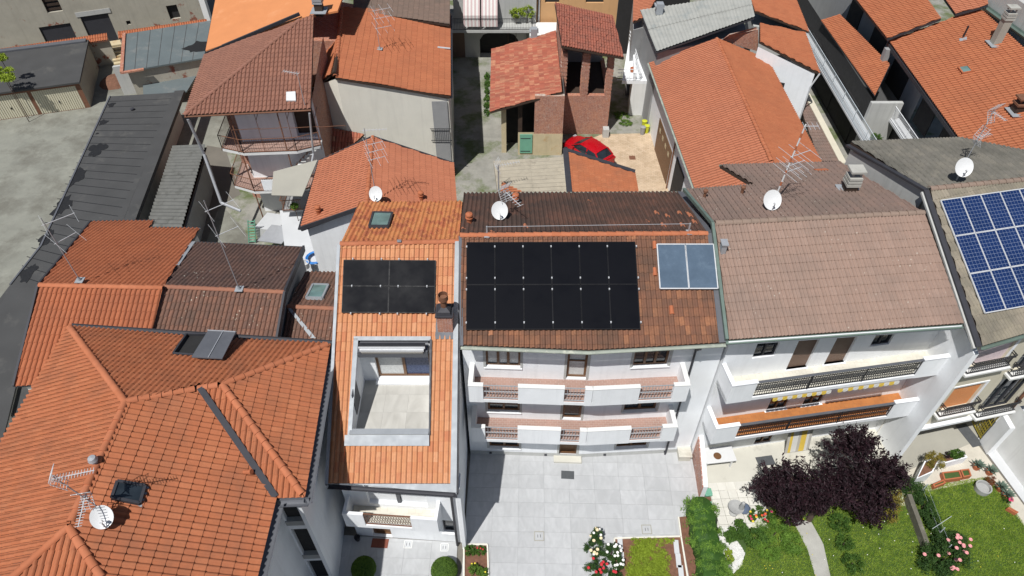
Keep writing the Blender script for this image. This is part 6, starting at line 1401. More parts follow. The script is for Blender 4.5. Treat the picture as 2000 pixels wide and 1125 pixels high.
# odd replaced tiles on C, lifted a little
for u, v in ((1312,615),(1279,540),(1279,488)): c = onpl(u, v, plC)+nC*.05; part('spare_tile', MB().tube(c, c+V((0,.34,.12)), .1, .085, 10), M['terracotta'], Ch)
# ================================================================= RED CAR
def car(label, c, heading, mat):
    t = thing('parked_car', label, 'car', c); ca, sa = math.cos(heading), math.sin(heading)
    def w(x, y, z): return V((c[0]+x*ca-y*sa, c[1]+x*sa+y*ca, c[2]+z))   # y forward
    def loft(secs, close=True):
        mb = MB(); n = len(secs[0])
        for s in secs:
            for p in s: mb.v.append(tuple(w(*p)))
        for i in range(len(secs)-1):
            for j in range(n-1): mb.f.append((i*n+j, i*n+j+1, (i+1)*n+j+1, (i+1)*n+j))
        if close: mb.f += [tuple(reversed(range(n))), tuple(range((len(secs)-1)*n, len(secs)*n))]
        return mb
    def lower(y, hw, zs, zt, crown=.03):
        return [(-hw*.93,y,zs),(-hw,y,zs+.18),(-hw*1.0,y,zt-.22),(-hw*.93,y,zt-.04),(-hw*.6,y,zt+crown*.6),(0,y,zt+crown),(hw*.6,y,zt+crown*.6),(hw*.93,y,zt-.04),(hw,y,zt-.22),(hw,y,zs+.18),(hw*.93,y,zs)]
    S = [(-2.05,.70,.35,.80),(-1.95,.80,.28,.90),(-1.5,.86,.24,.95),(-.8,.87,.22,.93),(.2,.87,.22,.92),(.95,.86,.22,.90),(1.5,.82,.24,.80),(1.85,.74,.28,.68),(2.02,.58,.35,.56)]
    part('body', loft([lower(*s) for s in S]), mat, t, True)
    def cab(y, hw, z, k): return [(-hw,y,.86),(-hw*.97,y,.86+(z-.86)*.5),(-hw*k,y,z-.05),(-hw*k*.7,y,z),(0,y,z+.015),(hw*k*.7,y,z),(hw*k,y,z-.05),(hw*.97,y,.86+(z-.86)*.5),(hw,y,.86)]
    part('glasshouse', loft([cab(-1.85,.70,.92,.9), cab(-1.25,.78,1.34,.78), cab(-.2,.80,1.40,.78), cab(.15,.80,1.36,.78), cab(.95,.74,.92,.9)]), M['glass'], t, True)
    def rf(y, hw, z): return [(-hw,y,z-.055),(-hw*.8,y,z),(0,y,z+.02),(hw*.8,y,z),(hw,y,z-.055)]
    part('roof', loft([rf(-1.35,.60,1.335), rf(-1.2,.64,1.375), rf(-.2,.66,1.425), rf(.1,.65,1.40), rf(.22,.63,1.365)], False), mat, t, True)
    mb = MB()
    for s in (-1,1):
        for a, b in (((.60*s,.2,1.36),(.72*s,.98,.92)),((.63*s,-.55,1.39),(.80*s,-.6,.9)),((.60*s,-1.3,1.33),(.72*s,-1.8,.93))): mb.beam(w(*a), w(*b), .09, .05)
    part('roof_pillar', mb, mat, t)
    for s in (-1,1):
        for y in (-1.25,1.28):
            p, q = w(s*.68,y,.31), w(s*.88,y,.31); wh = part('wheel', MB().tube(p, q, .31, .31, 20), M['rubber'], t, True); part('rim', MB().tube(lerp(p,q,.9), lerp(p,q,1.02), .2, .17, 14), M['galv'], wh, True)
        part('headlight', MB().box(w(s*.55,1.86,.66), (.26,.2,.1), heading), M['galv'], t); part('tail_light', MB().box(w(s*.62,-2.02,.78), (.25,.1,.14), heading), M['carred'], t)
        part('mirror', MB().box(w(s*.93,.62,.98), (.2,.12,.12), heading), mat, t)
    part('spoiler', MB().box(w(0,-1.9,.96), (1.3,.2,.04), heading), mat, t)
    return t
car('red hatchback parked on the block paving by the brick barn', (5.5,43.0,.012), R(41), M['carred'])
# ================================================================= COURTYARD AND GARDEN THINGS
solo('door_mat', MB().box(bent(4.78,1.0)+V((0,0,.035)), (.62,.42,.02), -.06), M['mat'], 'dark grey mat before the front door of the balcony house', 'mat')
solo('door_mat', MB().box(at(742,1061,.035), (.75,.42,.02), -.05), M['brownmat'], 'brown mat before the front door of the narrow house', 'mat')
def cover(label, u, v, s=.42, mat='slab'):
    c = at(u, v, .03); t = thing('drain_cover', label, 'drain cover', c, 'drain covers in the paving')
    mb = MB()
    for a, b in (((-1,-1),(1,-1)),((1,-1),(1,1)),((1,1),(-1,1)),((-1,1),(-1,-1))): mb.beam(c+V((a[0]*s/2,a[1]*s/2,0)), c+V((b[0]*s/2,b[1]*s/2,0)), .035, .02)
    part('frame', mb, M['epave'] if mat == 'slab' else M['white2'], t); part('lid', MB().box(c, (s-.08,s-.08,.012)), M['slab'] if mat == 'slab' else M['palepave'], t)
    part('grip', MB().box(c+V((-.06,0,.008)), (.02,.14,.01)).box(c+V((.06,0,.008)), (.02,.14,.01)), M['iron'], t)
cover('square drain cover in the middle of the grey courtyard', 1053,1047); cover('square drain cover beside the green ground-cover bed', 1263,1034)
cover('drain cover left of the front-paving pair before the narrow house', 797,1063, .34, 'w'); cover('drain cover right of the pair, by the downpipe of the narrow house', 868,1069, .34, 'w')
solo('paving_drain', MB().box(at(1235,308,.02), (.45,.45,.03)).box(at(1235,308,.035), (.06,.4,.03)).box(at(1233,307,.035)+V((.12,0,0)), (.06,.4,.03)), M['rust'], 'square iron drain grate in the beige block paving', 'drain')
lw = thing('low_boundary_wall', 'low sloping wall faced with brick between grey courtyard and white-paved garden', 'wall', (9.5,17,0))
w0, w1 = V((8.93,18.35,0)), V((8.83,16.03,0)); e = (w1-w0).normalized(); o = V((-e.y,e.x,0)); o = o if o.x > 0 else -o; L = (w1-w0).length
def ramp(off, th, za, zb, mat, name):
    mb = MB(); a, b = w0+o*off, w1+o*off; c = [a, b, b+o*th, a+o*th]; mb.add([*c, a+V((0,0,za)), b+V((0,0,zb)), b+o*th+V((0,0,zb)), a+o*th+V((0,0,za))], [(0,3,2,1),(4,5,6,7),(0,1,5,4),(1,2,6,5),(2,3,7,6),(3,0,4,7)]); part(name, mb, mat, lw)
ramp(-.04, .04, 1.65, .98, M['brickveneer'], 'brick_facing'); ramp(0, .2, 1.75, 1.05, M['white'], 'wall')
solo('stone_bench', MB().obox((8.15,17.95,.03), (.55,0,0), (0,.5,0), (0,0,.4)).obox((8.1,17.9,.43), (.65,0,0), (0,.65,0), (0,0,.06)), M['terrazzo'], 'beige stone bench block in the corner of the grey courtyard', 'bench')
tb = thing('white_table', 'white table with a round brown tray on the pale terrace', 'table', at(1400,885,0))
c = at(1404,888,.74); part('table_top', MB().box(c, (1.5,.85,.05), .12), M['plasticwhite'], tb)
for sx in (-1,1):
    for sy in (-1,1): part('leg', MB().box(c+V((sx*.62,sy*.32+sx*.07,-.38)), (.07,.07,.72)), M['plasticwhite'], tb)
solo('round_tray', MB().lathe([(0,0),(.17,0),(.19,.03),(.16,.03),(.0,.02)], c+V((-.1,-.1,.027)), 18), M['wood'], 'round brown tray on the white garden table', 'tray', smooth=True)
solo('door_mat', MB().box(g0+ed*3.5+nd*.9+V((0,0,.025)), (.85,.5,.02), .15), M['mat'], 'dark mat at the ground-floor door of the pink-roofed house', 'mat')
slab_field(gp, [at(u, v, 0) for u, v in ((1382,944),(1490,938),(1500,1032),(1402,1032))], .42, .42, .02, M['paver'], name='paver', gap=.014, ang=.06, org=tuple(at(1382,944,0)[:2]))
bbth = thing('bird_bath', 'pale stone bird bath with shell bowl on the white pavers', 'bird bath', at(1430,1008,0))
part('bowl', MB().lathe([(0,.5),(.2,.48),(.34,.58),(.36,.62),(.32,.61),(.18,.53),(0,.53)], at(1432,1002,0), 22), M['stone'], bbth, True); part('pedestal', MB().lathe([(.2,0),(.2,.08),(.1,.14),(.08,.35),(.14,.5)], at(1432,1002,0), 16), M['stone'], bbth, True)
part('figure', MB().lathe([(.0,.55),(.11,.55),(.13,.75),(.08,.9),(.1,1.0),(.07,1.1),(0,1.13)], at(1442,1004,0), 12), M['stone'], bbth, True)
solo('folded_cushion', MB().lathe([(0,0),(.26,.02),(.3,.14),(.2,.24),(0,.26)], at(1452,995,.02), 10), plain('slate_blue_cloth', (.10,.13,.19), .9, .15, 5, 30), 'slate blue cushion beside the bird bath', 'cushion', smooth=True)
for k, (u, v) in enumerate(((1383,962),(1384,988))): solo('green_crate', MB().box(at(u,v,.14), (.3,.3,.26), .1).box(at(u,v,.29), (.34,.34,.03), .1), M['greendoor'], ['green planter tub against the end of the low wall','green tub at the top of the hedge'][k], 'tub')
# bins by the long gable house
for k, (u, v, m_, lb) in enumerate(((1262,259,M['yellow'],'yellow bin beside the brown garage door'),(1257,250,M['yellow'],'yellow-green bin behind another at the garage'),(1254,262,M['shadegrey'],'grey round tub by the yellow bins'))):
    c = at(u, v, .0); solo('waste_bin', MB().lathe([(0,0),(.15,0),(.19,.6),(.21,.61),(.21,.65),(.1,.7),(0,.7)], c, 14), m_, lb, 'bin', smooth=True)
# planters by the beige house
def planter(label, px, z, mat, fill, wall=.06, name='planter'):
    t = thing(name, label, 'planter', at(*px[0], 0)); ps = [at(u, v, z) for u, v in px]; ps = [V((p.x,p.y,0)) for p in ps]; mb = MB()
    inn = offset_ring(ps, wall); n = len(ps)
    for i in range(n):
        j = (i+1)%n; a, b, c_, d_ = ps[i], ps[j], inn[j], inn[i]; up = V((0,0,z)); mb.add([a,b,c_,d_,a+up,b+up,c_+up,d_+up], [(4,5,6,7),(0,1,5,4),(2,3,7,6)])
    part('box', mb, mat, t); part('soil', MB().poly([p+V((0,0,z-.06)) for p in inn]), fill, t); return t
planter('white low planter with small shrubs in front of the beige house', ((1845,905),(1890,893),(1880,880),(1838,892)), .55, M['white'], M['mulch'])
planter('white tall planter block with an ochre shrub by the drive', ((1790,935),(1822,922),(1838,892),(1806,900)), .85, M['white'], M['mulch'])
planter('terracotta planter frame at the head of the right lawn', ((1845,938),(1880,933),(1874,918),(1840,922)), .3, M['terracotta'], M['soil']); planter('second terracotta trough with moss beside the first', ((1882,932),(1898,929),(1893,915),(1876,917)), .28, M['terracotta'], M['soil']); planter('terracotta trough half hidden at the left end of the lawn head', ((1825,952),(1848,943),(1843,936),(1822,945)), .25, M['terracotta'], M['soil'])
planter('oval trough of flowers along the drive edge', ((1972,990),(1990,1000),(1985,1003),(1967,992)), .22, M['terracotta'], M['soil'])
solo('well_ring', MB().lathe([(.34,0),(.36,.32),(.30,.32),(.28,.18),(0,.18)], at(1916,957,0), 26), M['stone'], 'round stone planter ring standing on the right lawn', 'planter', smooth=True)
gw = thing('garden_wall', 'low lichened concrete wall dividing the two lawns', 'wall', at(1780,1030,0)); a, b = at(1764,975,0), at(1802,1082,0); part('wall', MB().obox(a, b-a, V((.2,0,0)), V((0,0,.5))), plain('lichened_dark_concrete', (.15,.14,.11), .95, .3, 3, 20, bmp=.4, stain=(.24,.23,.19), stain_scale=1.5), gw)
wm = thing('wire_fence', 'sagging thin wire fence on pale posts along the lawn wall', 'fence', at(1800,1040,0)); mb = MB()
for u, v in ((1772,968),(1803,1052),(1815,1085)): c = at(u, v, 0)+V((.5,0,0)); mb.beam(c, c+V((0,0,1.1)), .03, .03, up=(1,0,0))
part('posts', mb, M['paleblue'], wm); mb = MB()
for z in (.6,1.0): mb.beam(at(1772,968,0)+V((.5,0,z)), at(1815,1085,0)+V((.5,0,z)), .005, .005)
mb.beam(at(1803,1052,0)+V((0,0,1.0)), at(1853,1014,0)+V((0,0,.3)), .02, .02); part('wires', mb, M['paleblue'], wm)
kb = thing('flower_bed_kerb', 'pale kerb and soil of the flower bed at the foot of the narrow house', 'flower bed', at(930,1095,0)); mb = MB()
for a, b in (((906,1064),(952,1064)),((952,1064),(955,1150)),((906,1064),(906,1150))): mb.beam(at(*a,.06), at(*b,.06), .07, .12)
part('kerb', mb, M['cream'], kb); part('soil', MB().poly([at(u, v, .05) for u, v in ((907,1065),(952,1065),(955,1150),(907,1150))]), M['mulch'], kb)
kr = thing('rose_bed_kerb', 'bark-mulched bed with pale kerb at the lower edge of the courtyard', 'flower bed', at(1260,1090,0)); mb = MB()
for a, b in (((1200,1052),(1330,1048)),((1330,1048),(1346,1150)),((1200,1052),(1202,1150)),((1330,1048),(1325,1010))): mb.beam(at(*a,.06), at(*b,.06), .06, .1)
part('kerb', mb, M['cream'], kr); part('soil', MB().poly([at(u, v, .05) for u, v in ((1201,1053),(1330,1049),(1346,1150),(1202,1150))]), M['mulch'], kr)
for k, (u, v) in enumerate(((1321,1068),(1325,1095),(1330,1118),(1211,1060),(1214,1092))): part('stepping_stone', MB().box(at(u, v, .075), (.22,.62,.05), -.06), M['palepave'], kr)
solo('flower_pot', MB().lathe([(0,0),(.1,0),(.14,.26),(.11,.26),(.1,.2),(0,.2)], at(699,1054,.02), 14), M['iron'], 'black pot in the shade left of the narrow house door', 'pot', smooth=True)
for k, (u, v) in enumerate(((1243,90),(1252,83),(1249,108),(1235,140))): solo('flower_pot', MB().lathe([(0,0),(.15,0),(.2,.32),(.17,.32),(.15,.25),(0,.25)], at(u, v, 3.02), 12), M['terracotta'] if k != 1 else M['plasticwhite'], ['terracotta pot at the back of the white roof terrace','white bowl pot on the white roof terrace','terracotta pot in the middle of the white roof terrace','pot by the front rail of the white roof terrace'][k], 'pot', smooth=True)
# ================================================================= PLANTS
def leaves(pts, size, sj=.35, flat=0.0, narrow=.6, nrm=None):
    """one bent two-triangle leaf at every point"""
    P = np.asarray(pts); n = len(P); d = rng.normal(size=(n,3)); 
    if nrm is not None: d = d*.7+nrm*1.2
    d[:,2] = d[:,2]*(1-flat)+np.abs(d[:,2])*flat; d /= np.linalg.norm(d,axis=1,keepdims=True)
    a = np.cross(d, rng.normal(size=(n,3))); a /= np.linalg.norm(a,axis=1,keepdims=True); b = np.cross(d,a)
    s = size*(1+rng.uniform(-sj,sj,(n,1))); v = np.stack([P-a*s, P+b*s*narrow*.6+d*s*.15, P+a*s, P-b*s*narrow*.6+d*s*.15],1).reshape(-1,3)
    return v, [(4*i,4*i+1,4*i+2,4*i+3) for i in range(n)]
def leafpart(name, parts, mat, parent, rnds=None, kind=None):
    off = np.array(wl(parent)[:]); vs, fs, k = [], [], 0
    for v, f in parts: vs.append(v); fs += [tuple(i+k for i in q) for q in f]; k += len(v)
    vs = np.concatenate(vs)-off; me = bpy.data.meshes.new(name); me.from_pydata(vs.tolist(), [], fs); me.materials.append(mat)
    at_ = me.attributes.new('rnd','FLOAT','FACE'); at_.data.foreach_set('value', rng.random(len(fs)).tolist())
    o = bpy.data.objects.new(name, me); COL.objects.link(o); o.parent = parent; return tag(o, kind=kind)
def shell(c, r, n, inner=.55, clump=0):
    """points in the outer part of an ellipsoid, drawn together in clumps"""
    c, r = np.array(c), np.array(r); d = rng.normal(size=(n,3)); d /= np.linalg.norm(d,axis=1,keepdims=True)
    rad = inner+(1-inner)*rng.random((n,1))**.5
    if clump:
        k = rng.normal(size=(clump,3)); k /= np.linalg.norm(k,axis=1,keepdims=True); near = np.argmax(d@k.T,1); w_ = rng.uniform(.78,1.12,clump)[near][:,None]; d = d*.55+k[near]*.45; d /= np.linalg.norm(d,axis=1,keepdims=True); d += rng.normal(size=(n,3))*.10; rad = rad*w_
    return c+d*rad*r
L_plum = leafmat('plum_leaf', (.013,.007,.0095), (.042,.017,.024), (.009,.0052,.007), .12)
L_hedge = leafmat('hedge_leaf', (.12,.24,.03), (.22,.36,.06), (.07,.15,.025))
L_lime = leafmat('lime_cover_leaf', (.26,.36,.03), (.36,.45,.055), (.20,.27,.03))
L_bush = leafmat('bush_leaf', (.05,.12,.02), (.11,.20,.03), (.03,.07,.015))
L_box = leafmat('clipped_box_leaf', (.10,.19,.025), (.16,.26,.04), (.06,.12,.02))
L_rose = leafmat('rose_leaf', (.035,.085,.02), (.07,.13,.03), (.02,.05,.015))
L_ochre = leafmat('ochre_leaf', (.22,.17,.03), (.30,.24,.05), (.12,.11,.025))
L_agave = leafmat('agave_leaf', (.16,.22,.17), (.24,.30,.22), (.10,.15,.11))
L_grass = leafmat('grass_blade', (.26,.42,.04), (.48,.56,.11), (.16,.28,.03), .4)
FL = {k: plain('petal_'+k, c, .6, .1, 8, 30, bmp=0) for k, c in dict(white=(.85,.83,.78), cream=(.80,.66,.42), red=(.55,.03,.04), pink=(.75,.32,.32), yellow=(.75,.62,.05), orange=(.75,.12,.03), magenta=(.6,.05,.15)).items()}
def tree(name, label, base, crowns, trunk_h, leaf, n, size, group=None):
    t = thing(name, label, 'tree', base, group); base = V(base); mb = MB(); top = base+V((0,0,trunk_h)); mb.tube(base, top, .14, .1, 10)
    for c, r in crowns:
        c = V(c); mb.tube(top, lerp(top,c,.7), .07, .035, 7)
        for k in range(6):
            d = V((random.gauss(0,1), random.gauss(0,1), random.gauss(.3,.6))).normalized(); q = c+V((d.x*r[0]*.85, d.y*r[1]*.85, d.z*r[2]*.85)); mb.tube(lerp(top,c,.55), q, .035, .008, 5)
    part('trunk', mb, M['bark'], t, True); pts = [shell(c, [x*.92 for x in r], int(n*k), .35, 26) for (c, r), k in zip(crowns, [1/len(crowns)]*len(crowns))]
    # loose twigs that break the outline
    for c, r in crowns:
        for k in range(26):
            d = rng.normal(size=3); d[2] = abs(d[2]); d /= np.linalg.norm(d); a = np.array(c)+d*np.array(r)*.9; b = a+d*rng.uniform(.25,.6)*np.array([1,1,1.1]); tt = rng.random((45,1)); pts.append(a+(b-a)*tt+rng.normal(size=(45,3))*.07)
    leafpart('crown', [leaves(np.concatenate(pts), size, .6)], leaf, t); return t
tree('plum_tree', 'dark purple plum tree nearer the white pavers, lower of the two', at(1580,1015,0), [(at(1545,955,1.9), (1.35,1.1,1.0)), (at(1510,955,1.6), (.9,.8,.8)), (at(1600,965,1.7), (1.0,.9,.9)), (at(1550,985,1.5), (1.0,.8,.8))], 1.0, L_plum, 11500, .078, 'purple plum trees')
tree('plum_tree', 'dark purple plum tree nearer the house, taller of the two', at(1690,985,0), [(at(1660,900,2.9), (1.2,1.2,1.3)), (at(1668,868,3.0), (.5,.5,.65)), (at(1712,940,2.1), (1.25,1.1,1.1)), (at(1640,950,2.0), (1.0,.9,.9)), (at(1728,930,1.8), (.55,.6,.6)), (at(1690,985,1.6), (.85,.75,.7))], 1.4, L_plum, 13500, .078, 'purple plum trees')
def bush(name, label, c, blobs, mat, n, size, cat='bush', flowers=(), group=None, flat=.0, core=True, narrow=.6):
    t = thing(name, label, cat, c, group); pts = []
    mb = MB()
    for bc, r in blobs: mb.tube(V((bc[0],bc[1],0)), V(bc), .03, .02, 6); pts.append(shell(bc, r, n//len(blobs), .5, 14))
    part('stem', mb, M['bark'], t); leafpart('foliage', [leaves(np.concatenate(pts), size, narrow=narrow, flat=flat)], mat, t)
    for col, k, fs in flowers:
        for _ in range(k):
            bc, r = random.choice(blobs); d = V((random.gauss(0,.8), random.gauss(-.35,.8), abs(random.gauss(.9,.4)))).normalized(); p = V((bc[0]+d.x*r[0]*1.02, bc[1]+d.y*r[1]*1.02, bc[2]+d.z*r[2]*1.02)); mb = MB()
            mb.lathe([(0,-.01*fs/.05),(fs*.6,0),(fs,fs*.5),(fs*.7,fs*.75),(fs*.45,fs*.5),(0,fs*.45)], p, 8); part('flower', mb, FL[col], t, True)
    return t
def up(u, v, z): p = at(u, v, z); return (p.x, p.y, p.z)
def dome(name, label, c, r, n, mat, size=.035):
    t = thing(name, label, 'bush', c); c = np.array(c); d = rng.normal(size=(n,3)); d[:,2] = np.abs(d[:,2])-.25; d /= np.linalg.norm(d,axis=1,keepdims=True); P = c+np.array([0,0,r*.75])+d*r*(.93+.1*rng.random((n,1)))
    mb = MB(); mb.lathe([(r*.5,0),(r*.88,r*.4),(r*.9,r*.9),(r*.6,r*1.4),(0,r*1.62)], V(c), 18); part('core', mb, L_bush, t, True); leafpart('foliage', [leaves(P, size, nrm=d)], mat, t)
dome('clipped_bush', 'round clipped bush in front of the brown door mat', at(713,1118,0), .52, 5000, L_box); dome('clipped_bush', 'round clipped bush beside the flower bed kerb', at(869,1122,0), .56, 5000, L_box)
hp = [(at(1335+k*11.5, 1000+k*18, 0)+V((.75,0,0))) for k in range(0,11)]
ht = thing('hedge', 'tall green hedge between the rose bed and the white gravel', 'hedge', hp[3]); pts = []; mb = MB()
for k in range(11):
    c = V((8.62+.05*math.sin(k*1.7), 15.15-k*.45, 0))
    for m_ in range(5): pts.append(shell((c.x+random.uniform(-.55,.55),c.y+random.uniform(-.2,.2),random.uniform(.45,1.0)), (random.uniform(.35,.55),random.uniform(.3,.45),random.uniform(.3,.5)), 420, .35, 7))
    mb.lathe([(.6,0),(.66,.5),(.5,.9),(0,1.05)], V((c.x,c.y,0)), 10)
part('core', mb, L_bush, ht, True); leafpart('foliage', [leaves(np.concatenate(pts), .05, narrow=.45)], L_hedge, ht)
# lime ground cover and beds
t = thing('ground_cover', 'lime green ground-cover mound filling the bark-mulched bed', 'ground cover', at(1268,1100,0)); pts = []
for k in range(70): u, v = random.uniform(1228,1302), random.uniform(1064,1160); c = at(u, v, .14); pts.append(shell(tuple(c[:]), (.36,.36,.16), 420, .2, 6))
for k in range(8): c = at(1240+k*10, 1056, .12); pts.append(shell(tuple(c[:]), (.2,.14,.16), 220, .2, 4))
leafpart('foliage', [leaves(np.concatenate(pts), .04, flat=.6)], L_lime, t, kind='stuff')
bush('rose_bush', 'rose bush with cream roses at the corner of the courtyard bed', at(1160,1075,0), [(up(1160,1070,.45),(.45,.45,.4)),(up(1165,1045,.7),(.25,.25,.35))], L_rose, 2600, .05, flowers=(('cream',9,.075),('white',4,.06)))
bush('rose_bush', 'rose bush with white roses beside the lime ground cover', at(1195,1090,0), [(up(1195,1078,.5),(.42,.4,.38)),(up(1205,1098,.4),(.3,.35,.3))], L_rose, 2600, .05, flowers=(('white',16,.065),))
bush('rose_bush', 'rose bush with red roses at the lower edge of the courtyard', at(1165,1115,0), [(up(1165,1110,.4),(.5,.42,.36)),(up(1200,1122,.35),(.3,.3,.3))], L_rose, 2600, .05, flowers=(('red',12,.07),))
bush('rose_bush', 'big dark rose bush with pink roses on the right lawn', at(1850,1110,0), [(up(1850,1085,.6),(.85,.8,.6)),(up(1830,1100,.5),(.8,.7,.5)),(up(1868,1060,.5),(.6,.6,.45))], L_rose, 6500, .055, flowers=(('pink',20,.085),))
bush('wall_shrub', 'dark leafy shrubs crowding the wall between the lawns', at(1790,1000,0), [(up(1806,985,.4),(.4,.6,.4)),(up(1820,1015,.4),(.35,.6,.35)),(up(1832,1045,.35),(.4,.5,.35)),(up(1782,952,.5),(.6,.5,.5))], L_rose, 6500, .05)
bush('ochre_shrub', 'yellow-green shrub under the purple trees', at(1725,1005,0), [(up(1725,995,.5),(.75,.7,.5)),(up(1740,970,.5),(.5,.6,.45)),(up(1700,1010,.4),(.5,.4,.35))], L_ochre, 4200, .05)
bush('ochre_shrub', 'ochre shrub spilling from the tall white planter', at(1825,905,.85), [(up(1826,898,1.0),(.5,.42,.3))], L_ochre, 1600, .045)
bush('planter_shrub', 'green shrub in the low white planter', at(1865,890,.5), [(up(1868,886,.7),(.38,.26,.22))], L_bush, 1000, .05)
bush('planter_shrub', 'dark red shrublets in the low white planter', at(1845,895,.5), [(up(1843,893,.65),(.16,.14,.12)),(up(1851,889,.65),(.16,.14,.12))], L_plum, 500, .035)
bush('laurel_bush', 'glossy green bush beside the white gravel', at(1450,1045,0), [(up(1445,1035,.4),(.4,.4,.38)),(up(1428,1048,.3),(.3,.25,.28)),(up(1475,1050,.45),(.5,.45,.4))], L_bush, 3600, .07)
bush('grassy_shrub', 'pale feathery shrub beside the garden path', at(1520,1045,0), [(up(1515,1040,.4),(.7,.6,.4)),(up(1545,1060,.3),(.5,.6,.3)),(up(1500,1075,.3),(.6,.5,.3))], L_hedge, 5200, .075, narrow=.25)
bush('flowering_plants', 'pots of red, orange and yellow flowers at the edge of the pavers', at(1480,1000,0), [(up(1482,1000,.2),(.3,.3,.22)),(up(1500,1010,.2),(.35,.3,.22)),(up(1470,1010,.15),(.2,.25,.18))], L_bush, 1400, .05, flowers=(('red',3,.06),('orange',3,.06),('yellow',4,.06),('magenta',3,.06)), cat='flowers')
bush('low_bush', 'small dark bush on the lawn right of the path', at(1665,1105,0), [(up(1665,1100,.3),(.5,.45,.3)),(up(1650,1060,.3),(.45,.4,.28)),(up(1640,1020,.35),(.5,.45,.35))], L_bush, 3200, .05)
bush('low_bush', 'small bush in the flower bed by the narrow house, upper one', at(925,1078,0), [(up(918,1075,.2),(.26,.24,.2)),(up(940,1075,.18),(.22,.22,.18))], L_bush, 1300, .045, flowers=(('red',3,.04),))
bush('low_bush', 'leafy plant in the flower bed by the narrow house, lower one', at(930,1115,0), [(up(928,1112,.22),(.3,.26,.2)),(up(945,1118,.2),(.2,.2,.2))], L_box, 1300, .05, flowers=(('yellow',3,.04),))
bush('yellow_bush', 'small yellow bush against the hedge by the gravel', at(1424,1088,0), [(up(1424,1085,.25),(.2,.3,.22))], L_lime, 700, .045)
bush('pot_plant', 'green plant in the flower pot on the small railed deck', at(575,408,3.1), [(up(575,403,3.35),(.26,.26,.2))], L_box, 500, .06, cat='plant')
bush('gallery_plant', 'potted greenery on the pale steel gallery', (24.5,39,2.95), [((24.5,39,3.4),(.5,.6,.45)),((24.6,40.5,3.3),(.4,.5,.4))], L_bush, 1600, .07, cat='plant')
bush('balcony_plant', 'round yellow-green plants on the archway balcony', at(1005,28,4), [(up(1008,24,4.2),(.55,.4,.45)),(up(1030,22,4.2),(.6,.4,.5)),(up(992,12,4.4),(.45,.35,.7))], L_lime, 2400, .08, cat='plant')
bush('branch', 'leafy lime twigs reaching in at the left picture edge', at(-10,130,4), [(up(0,112,4.5),(.5,.4,.25)),(up(5,140,4.0),(.9,.5,.35)),(up(8,152,3.8),(.9,.4,.15))], L_lime, 1500, .12, cat='plant')
for k, (u, v) in enumerate(((1905,915),(1930,925),(1950,957),(1962,972))):
    p = at(u, v, 0); t = thing('agave', ['agave plant at the head of the drive','agave beside a terracotta pot on the drive edge','agave below the round red shrub','lowest agave along the drive edge'][k], 'plant', p, 'agaves along the drive')
    part('pot', MB().lathe([(0,0),(.13,0),(.19,.28),(.15,.28),(0,.22)], p, 12), M['terracotta'], t, True); mb = MB()
    for i in range(22):
        a = i*2.4; el_ = R(20+55*(i/22)); L = .42-.1*i/22; d = V((math.cos(a)*math.cos(el_), math.sin(a)*math.cos(el_), math.sin(el_))); s_ = V((-math.sin(a),math.cos(a),0))*.05; c0 = p+V((0,0,.28)); m_ = c0+d*L*.55; mb.add([c0-s_*.6, c0+s_*.6, m_+s_, c0+d*L+V((0,0,-.04)), m_-s_, m_-V((0,0,.03))], [(0,1,2,4),(4,2,3),(0,5,4),(1,2,5),(4,5,3),(2,3,5)])
    part('leaves', mb, L_agave, t)
bush('red_shrub', 'round rusty shrub in a pot between the agaves', at(1936,943,0), [(up(1936,940,.3),(.24,.24,.22))], leafmat('rusty_leaf', (.20,.07,.03), (.26,.10,.04)), 700, .035)
bush('pink_flowers', 'bright pink flowers on the drive edge', at(1968,975,0), [(up(1968,975,.2),(.18,.18,.16))], L_bush, 400, .04, flowers=(('magenta',7,.06),), cat='flowers')
bush('alley_weeds', 'strip of weeds along the left side of the red tile shed', at(952,190,0), [(up(951,150+k*14,.1),(.25,.5,.25)) for k in range(6)], L_bush, 1500, .09, cat='plant')
bush('alley_weeds', 'weeds on the mossy ground right of the brick barn', at(1215,235,0), [(up(1212,225,.1),(.7,.6,.15)),(up(1222,240,.1),(.6,.5,.12))], L_box, 900, .07, cat='plant')
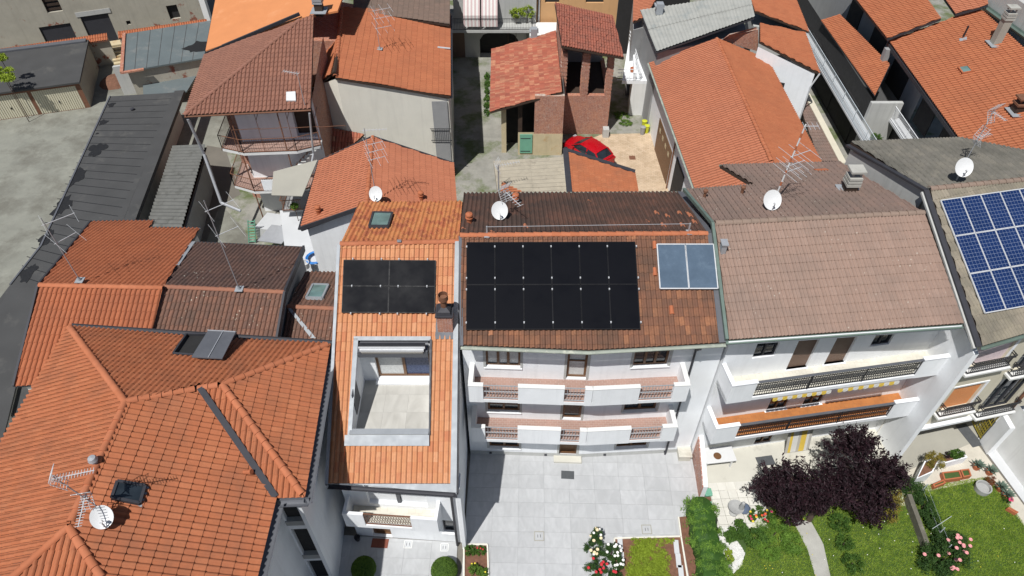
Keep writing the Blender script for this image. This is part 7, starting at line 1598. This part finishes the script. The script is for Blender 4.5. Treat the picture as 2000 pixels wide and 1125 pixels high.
# grass: nobody could count it
def inpoly(P, poly):
    r = np.zeros(len(P), bool); n = len(poly); j = n-1
    for i in range(n):
        xi, yi, xj, yj = poly[i][0], poly[i][1], poly[j][0], poly[j][1]; c = ((yi > P[:,1]) != (yj > P[:,1])) & (P[:,0] < (xj-xi)*(P[:,1]-yi)/(yj-yi+1e-9)+xi); r ^= c; j = i
    return r
def grass(name, px, n, hgt, ex=(), mat=None, label=None):
    poly = [at(u, v, 0) for u, v in px]; xs = [p.x for p in poly]; ys = [p.y for p in poly]
    P = np.column_stack([rng.uniform(min(xs),max(xs),n), rng.uniform(min(ys),max(ys),n)]); m = inpoly(P, poly)
    for q in ex: m &= ~inpoly(P, [at(u, v, 0) for u, v in q])
    P = P[m]; k = len(P); a = rng.uniform(0,6.28,k); h = hgt*rng.uniform(.5,1.4,k); wd = .010; lean = rng.normal(0,.45,(k,2))*h[:,None]
    v = np.zeros((k,3,3)); v[:,0,:2] = P+np.column_stack([np.cos(a),np.sin(a)])*wd; v[:,1,:2] = P-np.column_stack([np.cos(a),np.sin(a)])*wd; v[:,2,:2] = P+lean; v[:,2,2] = h
    me = bpy.data.meshes.new(name); me.from_pydata(v.reshape(-1,3).tolist(), [], [(3*i,3*i+1,3*i+2) for i in range(k)]); me.materials.append(mat or L_grass)
    at_ = me.attributes.new('rnd','FLOAT','FACE'); at_.data.foreach_set('value', rng.random(k).tolist()); o = bpy.data.objects.new(name, me); COL.objects.link(o); tag(o, label, None, None, 'stuff')
PATH = ((1545,1010),(1585,1020),(1608,1062),(1622,1125),(1632,1200),(1588,1200),(1592,1125),(1578,1075))
grass('lawn_grass', ((1460,1040),(1560,930),(1790,950),(1930,932),(2010,1036),(2040,1135),(1420,1135),(1455,1090)), 170000, .075, (PATH,), label='green grass of the two lawns')
pts = []; 
t = thing('lawn_daisies', 'scattered white daisies and buttercups in the lawns', 'flowers', at(1800,1050,0)); 
for col, k in (('white',26),('yellow',22)):
    mb = MB()
    for _ in range(k): u, v = random.uniform(1480,1990), random.uniform(1000,1125); p = at(u, v, .07); mb.lathe([(0,.02),(.022,.012),(.02,0)], p, 5)
    part('flower_heads', mb, FL[col], t, kind='stuff')
# white pebbles over the gravel bed
pb = [at(u, v, 0) for u, v in ((1398,1028),(1450,1030),(1432,1045),(1455,1080),(1448,1105),(1420,1130),(1400,1180),(1380,1180))]
P = np.column_stack([rng.uniform(min(p.x for p in pb), max(p.x for p in pb), 9000), rng.uniform(min(p.y for p in pb), max(p.y for p in pb), 9000)]); P = P[inpoly(P, pb)][:3500]; mb = MB()
for x, y in P:
    r = random.uniform(.018,.04); z = .012; mb.add([(x-r,y,z+r*.3),(x,y-r,z+r*.4),(x+r,y,z+r*.3),(x,y+r,z+r*.4),(x+r*.2,y,z+r)], [(0,1,4),(1,2,4),(2,3,4),(3,0,4)])
struct('pebbles', mb, M['gravel'], 'stuff')
finish_tiles()
